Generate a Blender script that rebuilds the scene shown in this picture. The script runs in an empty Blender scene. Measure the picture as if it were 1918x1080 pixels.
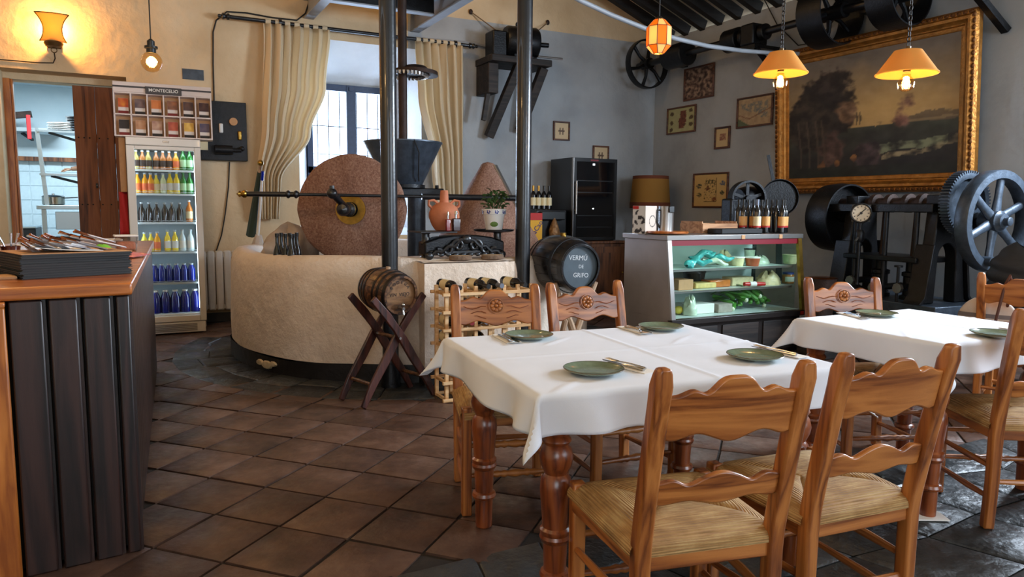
import bpy, math, random
from math import sin, cos, pi, radians, sqrt, atan2, exp
from mathutils import Vector, Matrix, noise

random.seed(7)
SC = bpy.context.scene
COL = SC.collection

# ------------------------------------------------------------------ camera
FPX, PITCH, ROLL, YAW, HC = 1359.0, radians(6.35), radians(0.5), radians(27.4), 1.30
V_F = Vector((sin(YAW) * cos(PITCH), cos(YAW) * cos(PITCH), -sin(PITCH)))
_r = Vector((cos(YAW), -sin(YAW), 0)); _u = _r.cross(V_F)
V_R = _r * cos(ROLL) + _u * sin(ROLL); V_U = _u * cos(ROLL) - _r * sin(ROLL)
CAM = Vector((0, 0, HC))
cd = bpy.data.cameras.new('camera'); cam = bpy.data.objects.new('camera', cd); COL.objects.link(cam)
cd.sensor_width = 36; cd.lens = FPX / 1918 * 36; cd.clip_start = 0.05; cd.clip_end = 100
cam.matrix_world = Matrix(((V_R.x, V_U.x, -V_F.x, 0), (V_R.y, V_U.y, -V_F.y, 0), (V_R.z, V_U.z, -V_F.z, HC), (0, 0, 0, 1)))
SC.camera = cam

def at(x, y, X=None, Y=None, Z=None, D=None):
    """point of the room seen at a photo pixel, on the plane X=, Y=, Z= or at depth D"""
    d = V_F + V_R * ((x - 959) / FPX) - V_U * ((y - 540) / FPX)
    t = D if D is not None else X / d.x if X is not None else Y / d.y if Y is not None else (Z - HC) / d.z
    return CAM + d * t
def pix(p):
    v = Vector(p) - CAM; z = v.dot(V_F)
    return (959 + FPX * v.dot(V_R) / z, 540 - FPX * v.dot(V_U) / z, z)

# ------------------------------------------------------------------ world, daylight, exposure
w = bpy.data.worlds.new('sky'); SC.world = w; w.use_nodes = True
w.node_tree.nodes['Background'].inputs[0].default_value = (0.75, 0.87, 1.0, 1)
w.node_tree.nodes['Background'].inputs[1].default_value = 5.0
def area(name, loc, target, sx, sy, watt, col):
    l = bpy.data.lights.new(name, 'AREA'); l.shape = 'RECTANGLE'; l.size = sx; l.size_y = sy; l.energy = watt; l.color = col
    o = bpy.data.objects.new(name, l); COL.objects.link(o); o.location = loc
    o.rotation_euler = (Vector(target) - Vector(loc)).to_track_quat('-Z', 'Y').to_euler(); return o
# daylight entering by the openings of the room
area('daylight_back_window', (2.5, 9.75, 1.9), (2.4, 5.5, 1.9), 1.5, 1.9, 260, (0.80, 0.90, 1.0))
area('daylight_right_window', (6.82, 2.1, 2.5), (4.0, 2.3, 1.6), 1.7, 1.1, 420, (0.72, 0.85, 1.0))
area('daylight_front_window', (4.4, -3.4, 2.0), (5.2, 4.0, 0.8), 3.2, 2.0, 115, (0.72, 0.85, 1.0))
area('daylight_front_window_two', (-1.6, -3.4, 2.0), (0.8, 5.0, 0.8), 1.7, 1.8, 38, (0.85, 0.92, 1.0))
def lamp_light(name, loc, watt, col=(1.0, 0.62, 0.25), r=0.03, parent=None):
    l = bpy.data.lights.new(name, 'POINT'); l.energy = watt; l.color = col; l.shadow_soft_size = r
    o = bpy.data.objects.new(name, l); COL.objects.link(o); o.location = loc; o.parent = parent; return o
# warm pendant bulbs over the bar and the tables on the camera's side of the room, above and behind the frame
for p_, w_ in (((-.35, 3.6, 2.55), 42), ((-.3, 1.6, 2.55), 9), ((1.2, .2, 2.5), 5), ((3.2, .6, 2.6), 4), ((3.1, 7.2, 4.35), 30)): lamp_light('bulb_behind_camera', p_, w_, (1.0, .60, .24), .06)
vs = SC.view_settings; vs.view_transform = 'Standard'; vs.look = 'None'; vs.gamma = 1.0; vs.exposure = -0.1; vs.use_curve_mapping = False
SC.cycles.sample_clamp_indirect = 4.0; SC.cycles.caustics_reflective = False; SC.cycles.caustics_refractive = False

# ------------------------------------------------------------------ mesh helpers
def axis_m(o, d, up=(0, 0, 1)):
    """matrix with local z along d, local y towards up"""
    z = Vector(d).normalized(); u = Vector(up)
    if abs(z.dot(u)) > 0.99: u = Vector((0, 1, 0)) if abs(z.y) < 0.9 else Vector((1, 0, 0))
    x = u.cross(z).normalized(); y = z.cross(x); o = Vector(o)
    return Matrix(((x.x, y.x, z.x, o.x), (x.y, y.y, z.y, o.y), (x.z, y.z, z.z, o.z), (0, 0, 0, 1)))
T = Matrix.Translation
def RZ(a): return Matrix.Rotation(a, 4, 'Z')
def RX(a): return Matrix.Rotation(a, 4, 'X')
def RY(a): return Matrix.Rotation(a, 4, 'Y')
I4 = Matrix()

class MB:
    def __init__(s): s.v = []; s.f = []; s.uv = None
    def add(s, vs, fs, m=None):
        o = len(s.v)
        s.v += [tuple((m @ Vector(p)) if m is not None else p) for p in vs]
        s.f += [tuple(i + o for i in f) for f in fs]; return s
    def box(s, x0, x1, y0, y1, z0, z1, m=None):
        return s.add([(x, y, z) for z in (z0, z1) for y in (y0, y1) for x in (x0, x1)],
                     [(0, 2, 3, 1), (4, 5, 7, 6), (0, 1, 5, 4), (2, 6, 7, 3), (0, 4, 6, 2), (1, 3, 7, 5)], m)
    def cbox(s, c, d, m=None):
        return s.box(c[0] - d[0] / 2, c[0] + d[0] / 2, c[1] - d[1] / 2, c[1] + d[1] / 2, c[2] - d[2] / 2, c[2] + d[2] / 2, m)
    def bar(s, a, b, wx, wy, up=(0, 0, 1), m=None):
        """box from a to b; wy thickness towards up, wx across"""
        L = (Vector(b) - Vector(a)).length; k = axis_m(a, Vector(b) - Vector(a), up)
        return s.box(-wx / 2, wx / 2, -wy / 2, wy / 2, 0, L, (m @ k) if m is not None else k)
    def lathe(s, prof, n=20, m=None, cap=True, a0=0.0, a1=2 * pi):
        full = abs(a1 - a0 - 2 * pi) < 1e-6; k = n if full else n + 1; vs = []; fs = []
        for r, z in prof:
            for i in range(k):
                a = a0 + (a1 - a0) * i / n; vs.append((r * cos(a), r * sin(a), z))
        for j in range(len(prof) - 1):
            for i in range(n):
                p, q = i, (i + 1) % k; fs.append((j * k + p, j * k + q, (j + 1) * k + q, (j + 1) * k + p))
        if cap and full:
            if prof[0][0] > 1e-4: fs.append(tuple(reversed(range(k))))
            if prof[-1][0] > 1e-4: fs.append(tuple((len(prof) - 1) * k + i for i in range(k)))
        return s.add(vs, fs, m)
    def ring(s, r0, r1, z0, z1, n=32, m=None):
        return s.lathe([(r0, z0), (r1, z0), (r1, z1), (r0, z1), (r0, z0)], n, m, cap=False)
    def cyl(s, a, b, r, n=12, r2=None, m=None):
        L = (Vector(b) - Vector(a)).length; k = axis_m(a, Vector(b) - Vector(a))
        return s.lathe([(r, 0), (r if r2 is None else r2, L)], n, (m @ k) if m is not None else k)
    def tube(s, pts, r, n=8, m=None, closed=False):
        P = [Vector(p) for p in pts]; k = len(P); vs = []; fs = []; prev = None
        for i, p in enumerate(P):
            d = (P[(i + 1) % k] - P[i - 1]) if closed else (P[min(i + 1, k - 1)] - P[max(i - 1, 0)])
            d.normalize()
            if prev is None:
                u = Vector((0, 0, 1)) if abs(d.z) < 0.9 else Vector((1, 0, 0)); x = u.cross(d).normalized()
            else: x = (prev - d * prev.dot(d)).normalized()
            prev = x; y = d.cross(x); ri = r[i] if isinstance(r, (list, tuple)) else r
            for j in range(n):
                a = 2 * pi * j / n; q = p + (x * cos(a) + y * sin(a)) * ri; vs.append(tuple(q))
        for i in range(k if closed else k - 1):
            for j in range(n):
                a, b = i * n, ((i + 1) % k) * n; fs.append((a + j, a + (j + 1) % n, b + (j + 1) % n, b + j))
        if not closed: fs += [tuple(reversed(range(n))), tuple((k - 1) * n + j for j in range(n))]
        return s.add(vs, fs, m)
    def prism(s, out, z0, z1, m=None):
        n = len(out)
        return s.add([(x, y, z0) for x, y in out] + [(x, y, z1) for x, y in out],
                     [tuple(reversed(range(n))), tuple(range(n, 2 * n))] + [(i, (i + 1) % n, n + (i + 1) % n, n + i) for i in range(n)], m)
    def grid(s, nu, nv, fn, m=None, wrap=False):
        vs = [fn(i / nu, j / nv) for j in range(nv + 1) for i in range(nu + (0 if wrap else 1))]; k = nu + (0 if wrap else 1)
        return s.add(vs, [(j * k + i, j * k + (i + 1) % k, (j + 1) * k + (i + 1) % k, (j + 1) * k + i) for j in range(nv) for i in range(nu)], m)
    def ball(s, c, r, n=12, sx=1, sy=1, sz=1, m=None):
        k = T(c) @ Matrix.Diagonal((sx, sy, sz, 1)); pr = [(r * sin(pi * j / n) + 1e-6, -r * cos(pi * j / n)) for j in range(n + 1)]
        return s.lathe(pr, n + n // 2, (m @ k) if m is not None else k, cap=False)
    def mesh(s, name, mat, smooth=True, ang=38):
        me = bpy.data.meshes.new(name); me.from_pydata(s.v, [], s.f); me.materials.append(mat)
        if smooth:
            me.polygons.foreach_set('use_smooth', [True] * len(me.polygons)); me.set_sharp_from_angle(angle=radians(ang))
        me.update(); return me
    def build(s, name, mat, parent=None, bevel=0, smooth=True, ang=38, seg=2, label=None):
        o = bpy.data.objects.new(name, s.mesh(name, mat, smooth, ang)); COL.objects.link(o); o.parent = parent
        if bevel:
            b = o.modifiers.new('bevel', 'BEVEL'); b.width = bevel; b.segments = seg; b.limit_method = 'ANGLE'; b.angle_limit = radians(50)
            b.harden_normals = False
        if label: o['label'] = label
        return o

def tag(o, label=None, cat=None, group=None, kind=None):
    if label: o['label'] = label
    if cat: o['category'] = cat; o['kind'] = kind or 'thing'
    if group: o['group'] = group
    if kind: o['kind'] = kind
    return o
def thing(name, label, cat, loc=(0, 0, 0), rz=0, group=None, kind=None):
    o = bpy.data.objects.new(name, None); COL.objects.link(o); o.location = loc; o.rotation_euler = (0, 0, rz); o.empty_display_size = 0.1
    return tag(o, label, cat, group, kind)
def copy_tree(o, parent=None):
    c = o.copy(); COL.objects.link(c); c.parent = parent
    for ch in list(o.children): copy_tree(ch, c)
    return c
def spawn(proto, used, loc, rot, label, group=None):
    """first call uses the prototype itself, later calls copy it with its parts"""
    o = proto if not used else copy_tree(proto)
    used.append(1); o.location = loc; o.rotation_euler = rot if isinstance(rot, (tuple, list)) else (0, 0, rot)
    return tag(o, label, None, group)
def text(name, body, mat, size, m, parent=None, extrude=0.0008, align='CENTER', bold=0.0, label=None):
    c = bpy.data.curves.new(name, 'FONT'); c.body = body; c.size = size; c.extrude = extrude; c.align_x = align; c.align_y = 'CENTER'; c.offset = bold
    c.materials.append(mat); c.resolution_u = 3
    tmp = bpy.data.objects.new(name, c); COL.objects.link(tmp); bpy.context.view_layer.update()
    me = bpy.data.meshes.new_from_object(tmp.evaluated_get(bpy.context.evaluated_depsgraph_get())); bpy.data.objects.remove(tmp); bpy.data.curves.remove(c); me.name = name
    o = bpy.data.objects.new(name, me); COL.objects.link(o); o.parent = parent; o.matrix_basis = m
    if label: o['label'] = label
    return o
def printed(name, wd, ht, nx, ny, fn, m, parent, mat=None, label=None):
    """flat print: a grid in the local xy plane, coloured per vertex by fn(u, v) (v up, sRGB)"""
    b = MB().grid(nx, ny, lambda u, v: ((u - 0.5) * wd, (v - 0.5) * ht, 0), m)
    me = b.mesh(name, mat or M['print'], False); at_ = me.color_attributes.new('Col', 'FLOAT_COLOR', 'POINT'); buf = []
    for j in range(ny + 1):
        for i in range(nx + 1):
            c = fn(i / nx, j / ny); buf += [max(0, x) ** 2.2 for x in c[:3]] + [1]
    at_.data.foreach_set('color', buf)
    o = bpy.data.objects.new(name, me); COL.objects.link(o); o.parent = parent
    if label: o['label'] = label
    return o

# ------------------------------------------------------------------ materials
M = {}
def nodes(name):
    m = bpy.data.materials.new(name); m.use_nodes = True; nt = m.node_tree; M[name] = m
    return m, nt, nt.nodes['Principled BSDF'], nt.nodes, nt.links
def srgb(c): return tuple((x / 255 / 12.92 if x / 255 < .04045 else ((x / 255 + .055) / 1.055) ** 2.4) for x in c) + (1,)
def plain(name, c, rough=0.5, metal=0.0, spec=0.5, coat=0.0, noise_amt=0.0, nscale=20, bump=0.0, bscale=60, emit=None, estr=0, trans=0.0):
    m, nt, b, N, L = nodes(name); c = srgb(c)
    b.inputs['Base Color'].default_value = c; b.inputs['Roughness'].default_value = rough; b.inputs['Metallic'].default_value = metal
    b.inputs['Specular IOR Level'].default_value = spec; b.inputs['Coat Weight'].default_value = coat; b.inputs['Transmission Weight'].default_value = trans
    if emit: b.inputs['Emission Color'].default_value = srgb(emit); b.inputs['Emission Strength'].default_value = estr
    if noise_amt or bump:
        tc = N.new('ShaderNodeTexCoord')
    if noise_amt:
        n = N.new('ShaderNodeTexNoise'); n.inputs['Scale'].default_value = nscale; n.inputs['Detail'].default_value = 6; L.new(tc.outputs['Object'], n.inputs['Vector'])
        r = N.new('ShaderNodeMapRange'); r.inputs['From Min'].default_value = 0.3; r.inputs['From Max'].default_value = 0.7
        r.inputs['To Min'].default_value = 1 - noise_amt; r.inputs['To Max'].default_value = 1 + noise_amt; L.new(n.outputs['Fac'], r.inputs['Value'])
        mx = N.new('ShaderNodeVectorMath'); mx.operation = 'SCALE'; mx.inputs[0].default_value = c[:3]; L.new(r.outputs[0], mx.inputs['Scale']); L.new(mx.outputs[0], b.inputs['Base Color'])
    if bump:
        n2 = N.new('ShaderNodeTexNoise'); n2.inputs['Scale'].default_value = bscale; n2.inputs['Detail'].default_value = 5; L.new(tc.outputs['Object'], n2.inputs['Vector'])
        bp = N.new('ShaderNodeBump'); bp.inputs['Strength'].default_value = bump; bp.inputs['Distance'].default_value = 0.02
        L.new(n2.outputs['Fac'], bp.inputs['Height']); L.new(bp.outputs[0], b.inputs['Normal'])
    return m
def ramp(N, stops):
    r = N.new('ShaderNodeValToRGB'); e = r.color_ramp.elements
    while len(e) < len(stops): e.new(0.5)
    for k, (p, c) in zip(e, stops): k.position = p; k.color = srgb(c) if len(c) == 3 else c
    return r
def wood(name, dark, mid, light, axis='z', rough=0.38, scale=9, coat=0.25, stretch=0.07, per_object=True, bump=0.12):
    m, nt, b, N, L = nodes(name)
    tc = N.new('ShaderNodeTexCoord'); mp = N.new('ShaderNodeMapping'); sc_ = [1, 1, 1]; sc_['xyz'.index(axis)] = stretch; mp.inputs['Scale'].default_value = sc_
    L.new(tc.outputs['Object'], mp.inputs['Vector'])
    if per_object:
        oi = N.new('ShaderNodeObjectInfo'); mm = N.new('ShaderNodeMath'); mm.operation = 'MULTIPLY'; mm.inputs[1].default_value = 37; L.new(oi.outputs['Random'], mm.inputs[0])
        cb = N.new('ShaderNodeCombineXYZ'); [L.new(mm.outputs[0], cb.inputs[i]) for i in range(3)]; L.new(cb.outputs[0], mp.inputs['Location'])
    n = N.new('ShaderNodeTexNoise'); n.inputs['Scale'].default_value = scale; n.inputs['Detail'].default_value = 4; n.inputs['Distortion'].default_value = 0.6; L.new(mp.outputs[0], n.inputs['Vector'])
    wv = N.new('ShaderNodeTexNoise'); wv.inputs['Scale'].default_value = scale * 6; wv.inputs['Detail'].default_value = 8; wv.inputs['Roughness'].default_value = .7; L.new(mp.outputs[0], wv.inputs['Vector'])
    # rings
    mu = N.new('ShaderNodeMath'); mu.operation = 'MULTIPLY'; mu.inputs[1].default_value = 5.0; L.new(n.outputs['Fac'], mu.inputs[0])
    fr = N.new('ShaderNodeMath'); fr.operation = 'PINGPONG'; fr.inputs[1].default_value = 0.5; L.new(mu.outputs[0], fr.inputs[0])
    ad = N.new('ShaderNodeMath'); ad.operation = 'ADD'; L.new(fr.outputs[0], ad.inputs[0])
    m2 = N.new('ShaderNodeMath'); m2.operation = 'MULTIPLY'; m2.inputs[1].default_value = 0.5; L.new(wv.outputs['Fac'], m2.inputs[0]); L.new(m2.outputs[0], ad.inputs[1])
    r = ramp(N, [(0.22, dark), (0.42, mid), (0.72, light)]); L.new(ad.outputs[0], r.inputs['Fac']); L.new(r.outputs[0], b.inputs['Base Color'])
    b.inputs['Roughness'].default_value = rough; b.inputs['Coat Weight'].default_value = coat; b.inputs['Coat Roughness'].default_value = 0.25
    bp = N.new('ShaderNodeBump'); bp.inputs['Strength'].default_value = bump; bp.inputs['Distance'].default_value = 0.01; L.new(wv.outputs['Fac'], bp.inputs['Height']); L.new(bp.outputs[0], b.inputs['Normal'])
    return m
def plaster(name, cols, bump=0.25, rough=0.85, scale=2.0):
    """cols: list of ramp stops driven by large noise"""
    m, nt, b, N, L = nodes(name); tc = N.new('ShaderNodeTexCoord')
    n = N.new('ShaderNodeTexNoise'); n.inputs['Scale'].default_value = scale; n.inputs['Detail'].default_value = 8; n.inputs['Roughness'].default_value = .62; L.new(tc.outputs['Object'], n.inputs['Vector'])
    r = ramp(N, cols); L.new(n.outputs['Fac'], r.inputs['Fac']); L.new(r.outputs[0], b.inputs['Base Color'])
    n2 = N.new('ShaderNodeTexNoise'); n2.inputs['Scale'].default_value = 9; n2.inputs['Detail'].default_value = 7; n2.inputs['Roughness'].default_value = .6; L.new(tc.outputs['Object'], n2.inputs['Vector'])
    bp = N.new('ShaderNodeBump'); bp.inputs['Strength'].default_value = bump; bp.inputs['Distance'].default_value = 0.05; L.new(n2.outputs['Fac'], bp.inputs['Height']); L.new(bp.outputs[0], b.inputs['Normal'])
    b.inputs['Roughness'].default_value = rough; b.inputs['Specular IOR Level'].default_value = 0.25
    return m
def varied(name, stops, rough=0.6, scale=7, bump=0.2, bscale=30, coat=0.0, spread=1.0, spec=0.5, bdist=.02):
    """colour by object random + noise: tiles, slates, bottles"""
    m, nt, b, N, L = nodes(name); tc = N.new('ShaderNodeTexCoord'); oi = N.new('ShaderNodeObjectInfo')
    n = N.new('ShaderNodeTexNoise'); n.noise_dimensions = '4D'; n.inputs['Scale'].default_value = scale; n.inputs['Detail'].default_value = 8; n.inputs['Roughness'].default_value = .65
    k = N.new('ShaderNodeMath'); k.operation = 'MULTIPLY'; k.inputs[1].default_value = 50; L.new(oi.outputs['Random'], k.inputs[0]); L.new(k.outputs[0], n.inputs['W']); L.new(tc.outputs['Object'], n.inputs['Vector'])
    r1 = N.new('ShaderNodeMapRange'); r1.inputs['To Min'].default_value = -0.22 * spread; r1.inputs['To Max'].default_value = 0.22 * spread; L.new(oi.outputs['Random'], r1.inputs['Value'])
    ad = N.new('ShaderNodeMath'); ad.operation = 'ADD'; L.new(n.outputs['Fac'], ad.inputs[0]); L.new(r1.outputs[0], ad.inputs[1])
    r = ramp(N, stops); L.new(ad.outputs[0], r.inputs['Fac']); L.new(r.outputs[0], b.inputs['Base Color'])
    n2 = N.new('ShaderNodeTexNoise'); n2.noise_dimensions = '4D'; n2.inputs['Scale'].default_value = bscale; n2.inputs['Detail'].default_value = 6; L.new(tc.outputs['Object'], n2.inputs['Vector']); L.new(k.outputs[0], n2.inputs['W'])
    bp = N.new('ShaderNodeBump'); bp.inputs['Strength'].default_value = bump; bp.inputs['Distance'].default_value = bdist; L.new(n2.outputs['Fac'], bp.inputs['Height']); L.new(bp.outputs[0], b.inputs['Normal'])
    rr = N.new('ShaderNodeMapRange'); rr.inputs['From Min'].default_value = .3; rr.inputs['From Max'].default_value = .7; rr.inputs['To Min'].default_value = rough - .12; rr.inputs['To Max'].default_value = rough + .12
    L.new(n2.outputs['Fac'], rr.inputs['Value']); L.new(rr.outputs[0], b.inputs['Roughness']); b.inputs['Coat Weight'].default_value = coat; b.inputs['Specular IOR Level'].default_value = spec
    return m
def clear(name, tint=(255, 255, 255), gloss=0.12, rough=0.03):
    """thin pane: mostly transparent, some mirror reflection"""
    m, nt, b, N, L = nodes(name); N.remove(b); out = N['Material Output']
    t = N.new('ShaderNodeBsdfTransparent'); t.inputs[0].default_value = srgb(tint); g = N.new('ShaderNodeBsdfGlossy'); g.inputs['Roughness'].default_value = rough
    f = N.new('ShaderNodeLayerWeight'); mx = N.new('ShaderNodeMixShader'); pw = N.new('ShaderNodeMath'); pw.operation = 'POWER'; pw.inputs[1].default_value = 5.0; L.new(f.outputs['Facing'], pw.inputs[0])
    k = N.new('ShaderNodeMath'); k.operation = 'MULTIPLY_ADD'; k.inputs[1].default_value = 0.7; k.inputs[2].default_value = gloss; k.use_clamp = True
    L.new(pw.outputs[0], k.inputs[0]); L.new(k.outputs[0], mx.inputs[0]); L.new(t.outputs[0], mx.inputs[1]); L.new(g.outputs[0], mx.inputs[2]); L.new(mx.outputs[0], out.inputs[0])
    return m
def translucent(name, c, amt=0.5, rough=0.9):
    m, nt, b, N, L = nodes(name); out = N['Material Output']; b.inputs['Base Color'].default_value = srgb(c); b.inputs['Roughness'].default_value = rough; b.inputs['Specular IOR Level'].default_value = .2
    t = N.new('ShaderNodeBsdfTranslucent'); t.inputs[0].default_value = srgb(c); mx = N.new('ShaderNodeMixShader'); mx.inputs[0].default_value = amt
    L.new(b.outputs[0], mx.inputs[1]); L.new(t.outputs[0], mx.inputs[2]); L.new(mx.outputs[0], out.inputs[0]); return m
def glow(name, c, s):
    m, nt, b, N, L = nodes(name); N.remove(b); e = N.new('ShaderNodeEmission'); e.inputs[0].default_value = srgb(c); e.inputs[1].default_value = s; L.new(e.outputs[0], N['Material Output'].inputs[0]); return m

_m, _nt, _b, _N, _L = nodes('print'); _a = _N.new('ShaderNodeAttribute'); _a.attribute_name = 'Col'; _L.new(_a.outputs['Color'], _b.inputs['Base Color']); _b.inputs['Roughness'].default_value = 0.55
wood('chair_wood_v', (104, 52, 18), (152, 86, 36), (186, 116, 56), 'z')
wood('chair_wood_h', (104, 52, 18), (154, 88, 38), (188, 118, 58), 'x')
wood('chair_wood_y', (104, 52, 18), (150, 86, 36), (180, 112, 54), 'y')
wood('leg_wood', (88, 38, 16), (128, 62, 28), (150, 80, 38), 'z', rough=.28, coat=.5)
wood('bar_dark', (16, 9, 8), (33, 19, 17), (54, 33, 28), 'z', rough=.42, scale=7, coat=.2)
wood('bar_top', (120, 58, 20), (160, 86, 34), (186, 108, 48), 'x', rough=.3, coat=.4)
wood('orange_wood', (140, 72, 20), (180, 104, 38), (200, 124, 54), 'z', rough=.45)
wood('door_wood', (60, 28, 14), (108, 60, 32), (142, 86, 50), 'z', rough=.6, coat=0, scale=6)
wood('stand_wood', (30, 12, 10), (58, 26, 20), (84, 42, 32), 'z', rough=.4, coat=.2)
wood('pine', (190, 140, 88), (216, 172, 120), (232, 194, 146), 'x', rough=.6, coat=0)
wood('crate_wood', (140, 96, 62), (176, 128, 88), (196, 150, 108), 'x', rough=.7, coat=0)
wood('black_wood', (14, 10, 9), (30, 23, 20), (50, 40, 35), 'x', rough=.65, coat=0)
wood('branch', (120, 92, 70), (160, 130, 104), (186, 158, 130), 'z', rough=.8, coat=0)
wood('barrel_wood', (44, 26, 16), (84, 54, 32), (120, 82, 52), 'x', rough=.35, coat=.5)
wood('barrel_head', (60, 38, 22), (110, 76, 46), (140, 102, 66), 'x', rough=.4, coat=.4)
plain('iron', (26, 27, 30), .38, .5, noise_amt=.3, nscale=25, bump=.15, bscale=80)
plain('iron_gloss', (18, 20, 25), .34, .0, coat=.25, noise_amt=.25, nscale=12, bump=.06, bscale=40)
plain('iron_blue_lit', (64, 74, 86), .38, .4, noise_amt=.3, nscale=18, bump=.12, bscale=60)  # blue-grey iron, lightened to carry the flywheel's cool window light in its colour
plain('iron_rust', (52, 36, 29), .6, .4, noise_amt=.4, nscale=12, bump=.2, bscale=70)
plain('black', (14, 14, 15), .35)
plain('black_matte', (18, 18, 19), .7)
plain('chrome', (190, 192, 196), .2, 1)
plain('steel', (168, 164, 160), .32, .9, noise_amt=.1, nscale=3, bump=.02, bscale=30)
plain('steel_side', (150, 140, 134), .42, .6, noise_amt=.12, nscale=4)
plain('brass', (168, 132, 62), .3, 1, noise_amt=.2, nscale=30)
plain('white', (226, 224, 220), .45)
plain('white_plastic', (222, 216, 208), .35, noise_amt=.04)
plain('paper', (235, 230, 222), .8)
plain('cloth', (230, 234, 243), .9, spec=.15, bump=.05, bscale=400, noise_amt=.03, nscale=6)
plain('plate_green', (124, 138, 114), .16, coat=.6, noise_amt=.16, nscale=40)
plain('plate_rim', (86, 74, 56), .25, coat=.4)
plain('rope', (120, 96, 70), .9)
# ------------------------------------------------------------------ setting materials
plaster('cream_wall', [(0.2, (190, 170, 138)), (0.5, (214, 196, 162)), (0.8, (226, 210, 180))], .3)
plaster('grey_wall', [(0.25, (146, 149, 152)), (0.5, (166, 170, 174)), (0.75, (176, 180, 183))], .12, scale=1.3)
plaster('white_plaster', [(0.2, (202, 182, 162)), (0.5, (228, 210, 192)), (0.8, (236, 222, 206))], .5)
plaster('niche_white', [(0.2, (214, 218, 222)), (0.8, (234, 236, 238))], .2)
plaster('kitchen_white', [(0.2, (190, 206, 214)), (0.8, (214, 226, 232))], .05)
varied('terracotta', [(0.25, (48, 36, 31)), (0.45, (80, 58, 48)), (0.6, (100, 74, 61)), (0.8, (126, 100, 86))], rough=.42, scale=5, bump=.25, bscale=22, spread=.5)
varied('slate', [(0.3, (26, 28, 30)), (0.5, (44, 47, 49)), (0.75, (64, 67, 68))], rough=.42, scale=5, bump=.6, bscale=11, spread=.7, bdist=.04)
plain('grout', (42, 36, 32), .85, noise_amt=.3, nscale=15, bump=.3, bscale=40)
plain('skirt_black', (26, 23, 22), .5, noise_amt=.4, nscale=8, bump=.3, bscale=20)
wood('rafter_wood', (10, 8, 8), (20, 16, 15), (34, 28, 25), 'x', rough=.7, coat=0)
plain('roof_board', (204, 184, 154), .8, noise_amt=.08, nscale=3)
plain('window_blue', (52, 66, 92), .5, noise_amt=.15)
plain('beam_grey', (150, 154, 160), .5, noise_amt=.1, nscale=6)
clear('pane', (236, 244, 255), .05)

# two-colour paint of the back wall: cream to the left, blue-grey to the right of the window below the paint line
def wall_paint():
    m, nt, b, N, L = nodes('wall_back_paint'); g = N.new('ShaderNodeNewGeometry'); s = N.new('ShaderNodeSeparateXYZ'); L.new(g.outputs['Position'], s.inputs[0])
    n = N.new('ShaderNodeTexNoise'); n.inputs['Scale'].default_value = 1.6; n.inputs['Detail'].default_value = 8; L.new(g.outputs['Position'], n.inputs['Vector'])
    rc = ramp(N, [(0.25, (194, 166, 130)), (0.5, (214, 188, 152)), (0.75, (224, 202, 170))]); rg = ramp(N, [(0.25, (146, 149, 152)), (0.5, (166, 170, 174)), (0.75, (176, 180, 183))])
    L.new(n.outputs['Fac'], rc.inputs[0]); L.new(n.outputs['Fac'], rg.inputs[0])
    a = N.new('ShaderNodeMath'); a.operation = 'GREATER_THAN'; a.inputs[1].default_value = 3.05; L.new(s.outputs['X'], a.inputs[0])
    c = N.new('ShaderNodeMath'); c.operation = 'LESS_THAN'; c.inputs[1].default_value = 3.66; L.new(s.outputs['Z'], c.inputs[0])
    k = N.new('ShaderNodeMath'); k.operation = 'MULTIPLY'; L.new(a.outputs[0], k.inputs[0]); L.new(c.outputs[0], k.inputs[1])
    mx = N.new('ShaderNodeMix'); mx.data_type = 'RGBA'; L.new(k.outputs[0], mx.inputs[0]); L.new(rc.outputs[0], mx.inputs[6]); L.new(rg.outputs[0], mx.inputs[7]); L.new(mx.outputs[2], b.inputs['Base Color'])
    n2 = N.new('ShaderNodeTexNoise'); n2.inputs['Scale'].default_value = 7; n2.inputs['Detail'].default_value = 8; L.new(g.outputs['Position'], n2.inputs['Vector'])
    bp = N.new('ShaderNodeBump'); bp.inputs['Strength'].default_value = .3; bp.inputs['Distance'].default_value = .06; L.new(n2.outputs['Fac'], bp.inputs['Height']); L.new(bp.outputs[0], b.inputs['Normal'])
    b.inputs['Roughness'].default_value = .85; b.inputs['Specular IOR Level'].default_value = .2
wall_paint()
def struct(o, label=None): return tag(o, label, None, None, 'structure')

XL, XR, YF, YB, ZW = -2.8, 6.84, -3.6, 8.7, 3.7
DX0, DX1, DZ = -1.12, -0.02, 2.61          # kitchen doorway
NX0, NX1, NZ0, NZ1 = 1.72, 3.22, 0.95, 3.22  # window niche
RDX, RZ_ = 2.0, 5.6                         # ridge
# ---- walls
b = MB()
b.box(XL - .3, DX0, YB, YB + .5, 0, ZW); b.box(DX0, DX1, YB, YB + .5, DZ, ZW); b.box(DX1, NX0, YB, YB + .5, 0, ZW)
b.box(NX0, NX1, YB, YB + .5, 0, NZ0); b.box(NX0, NX1, YB, YB + .5, NZ1, ZW); b.box(NX1, XR + .3, YB, YB + .5, 0, ZW)
b.prism([(XL - .3, ZW), (XR + .3, ZW), (RDX, RZ_ + .3)], -YB - .5, -YB, Matrix(((1, 0, 0, 0), (0, 0, -1, 0), (0, 1, 0, 0), (0, 0, 0, 1))))
struct(b.build('wall_back', M['wall_back_paint'], smooth=False))
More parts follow.
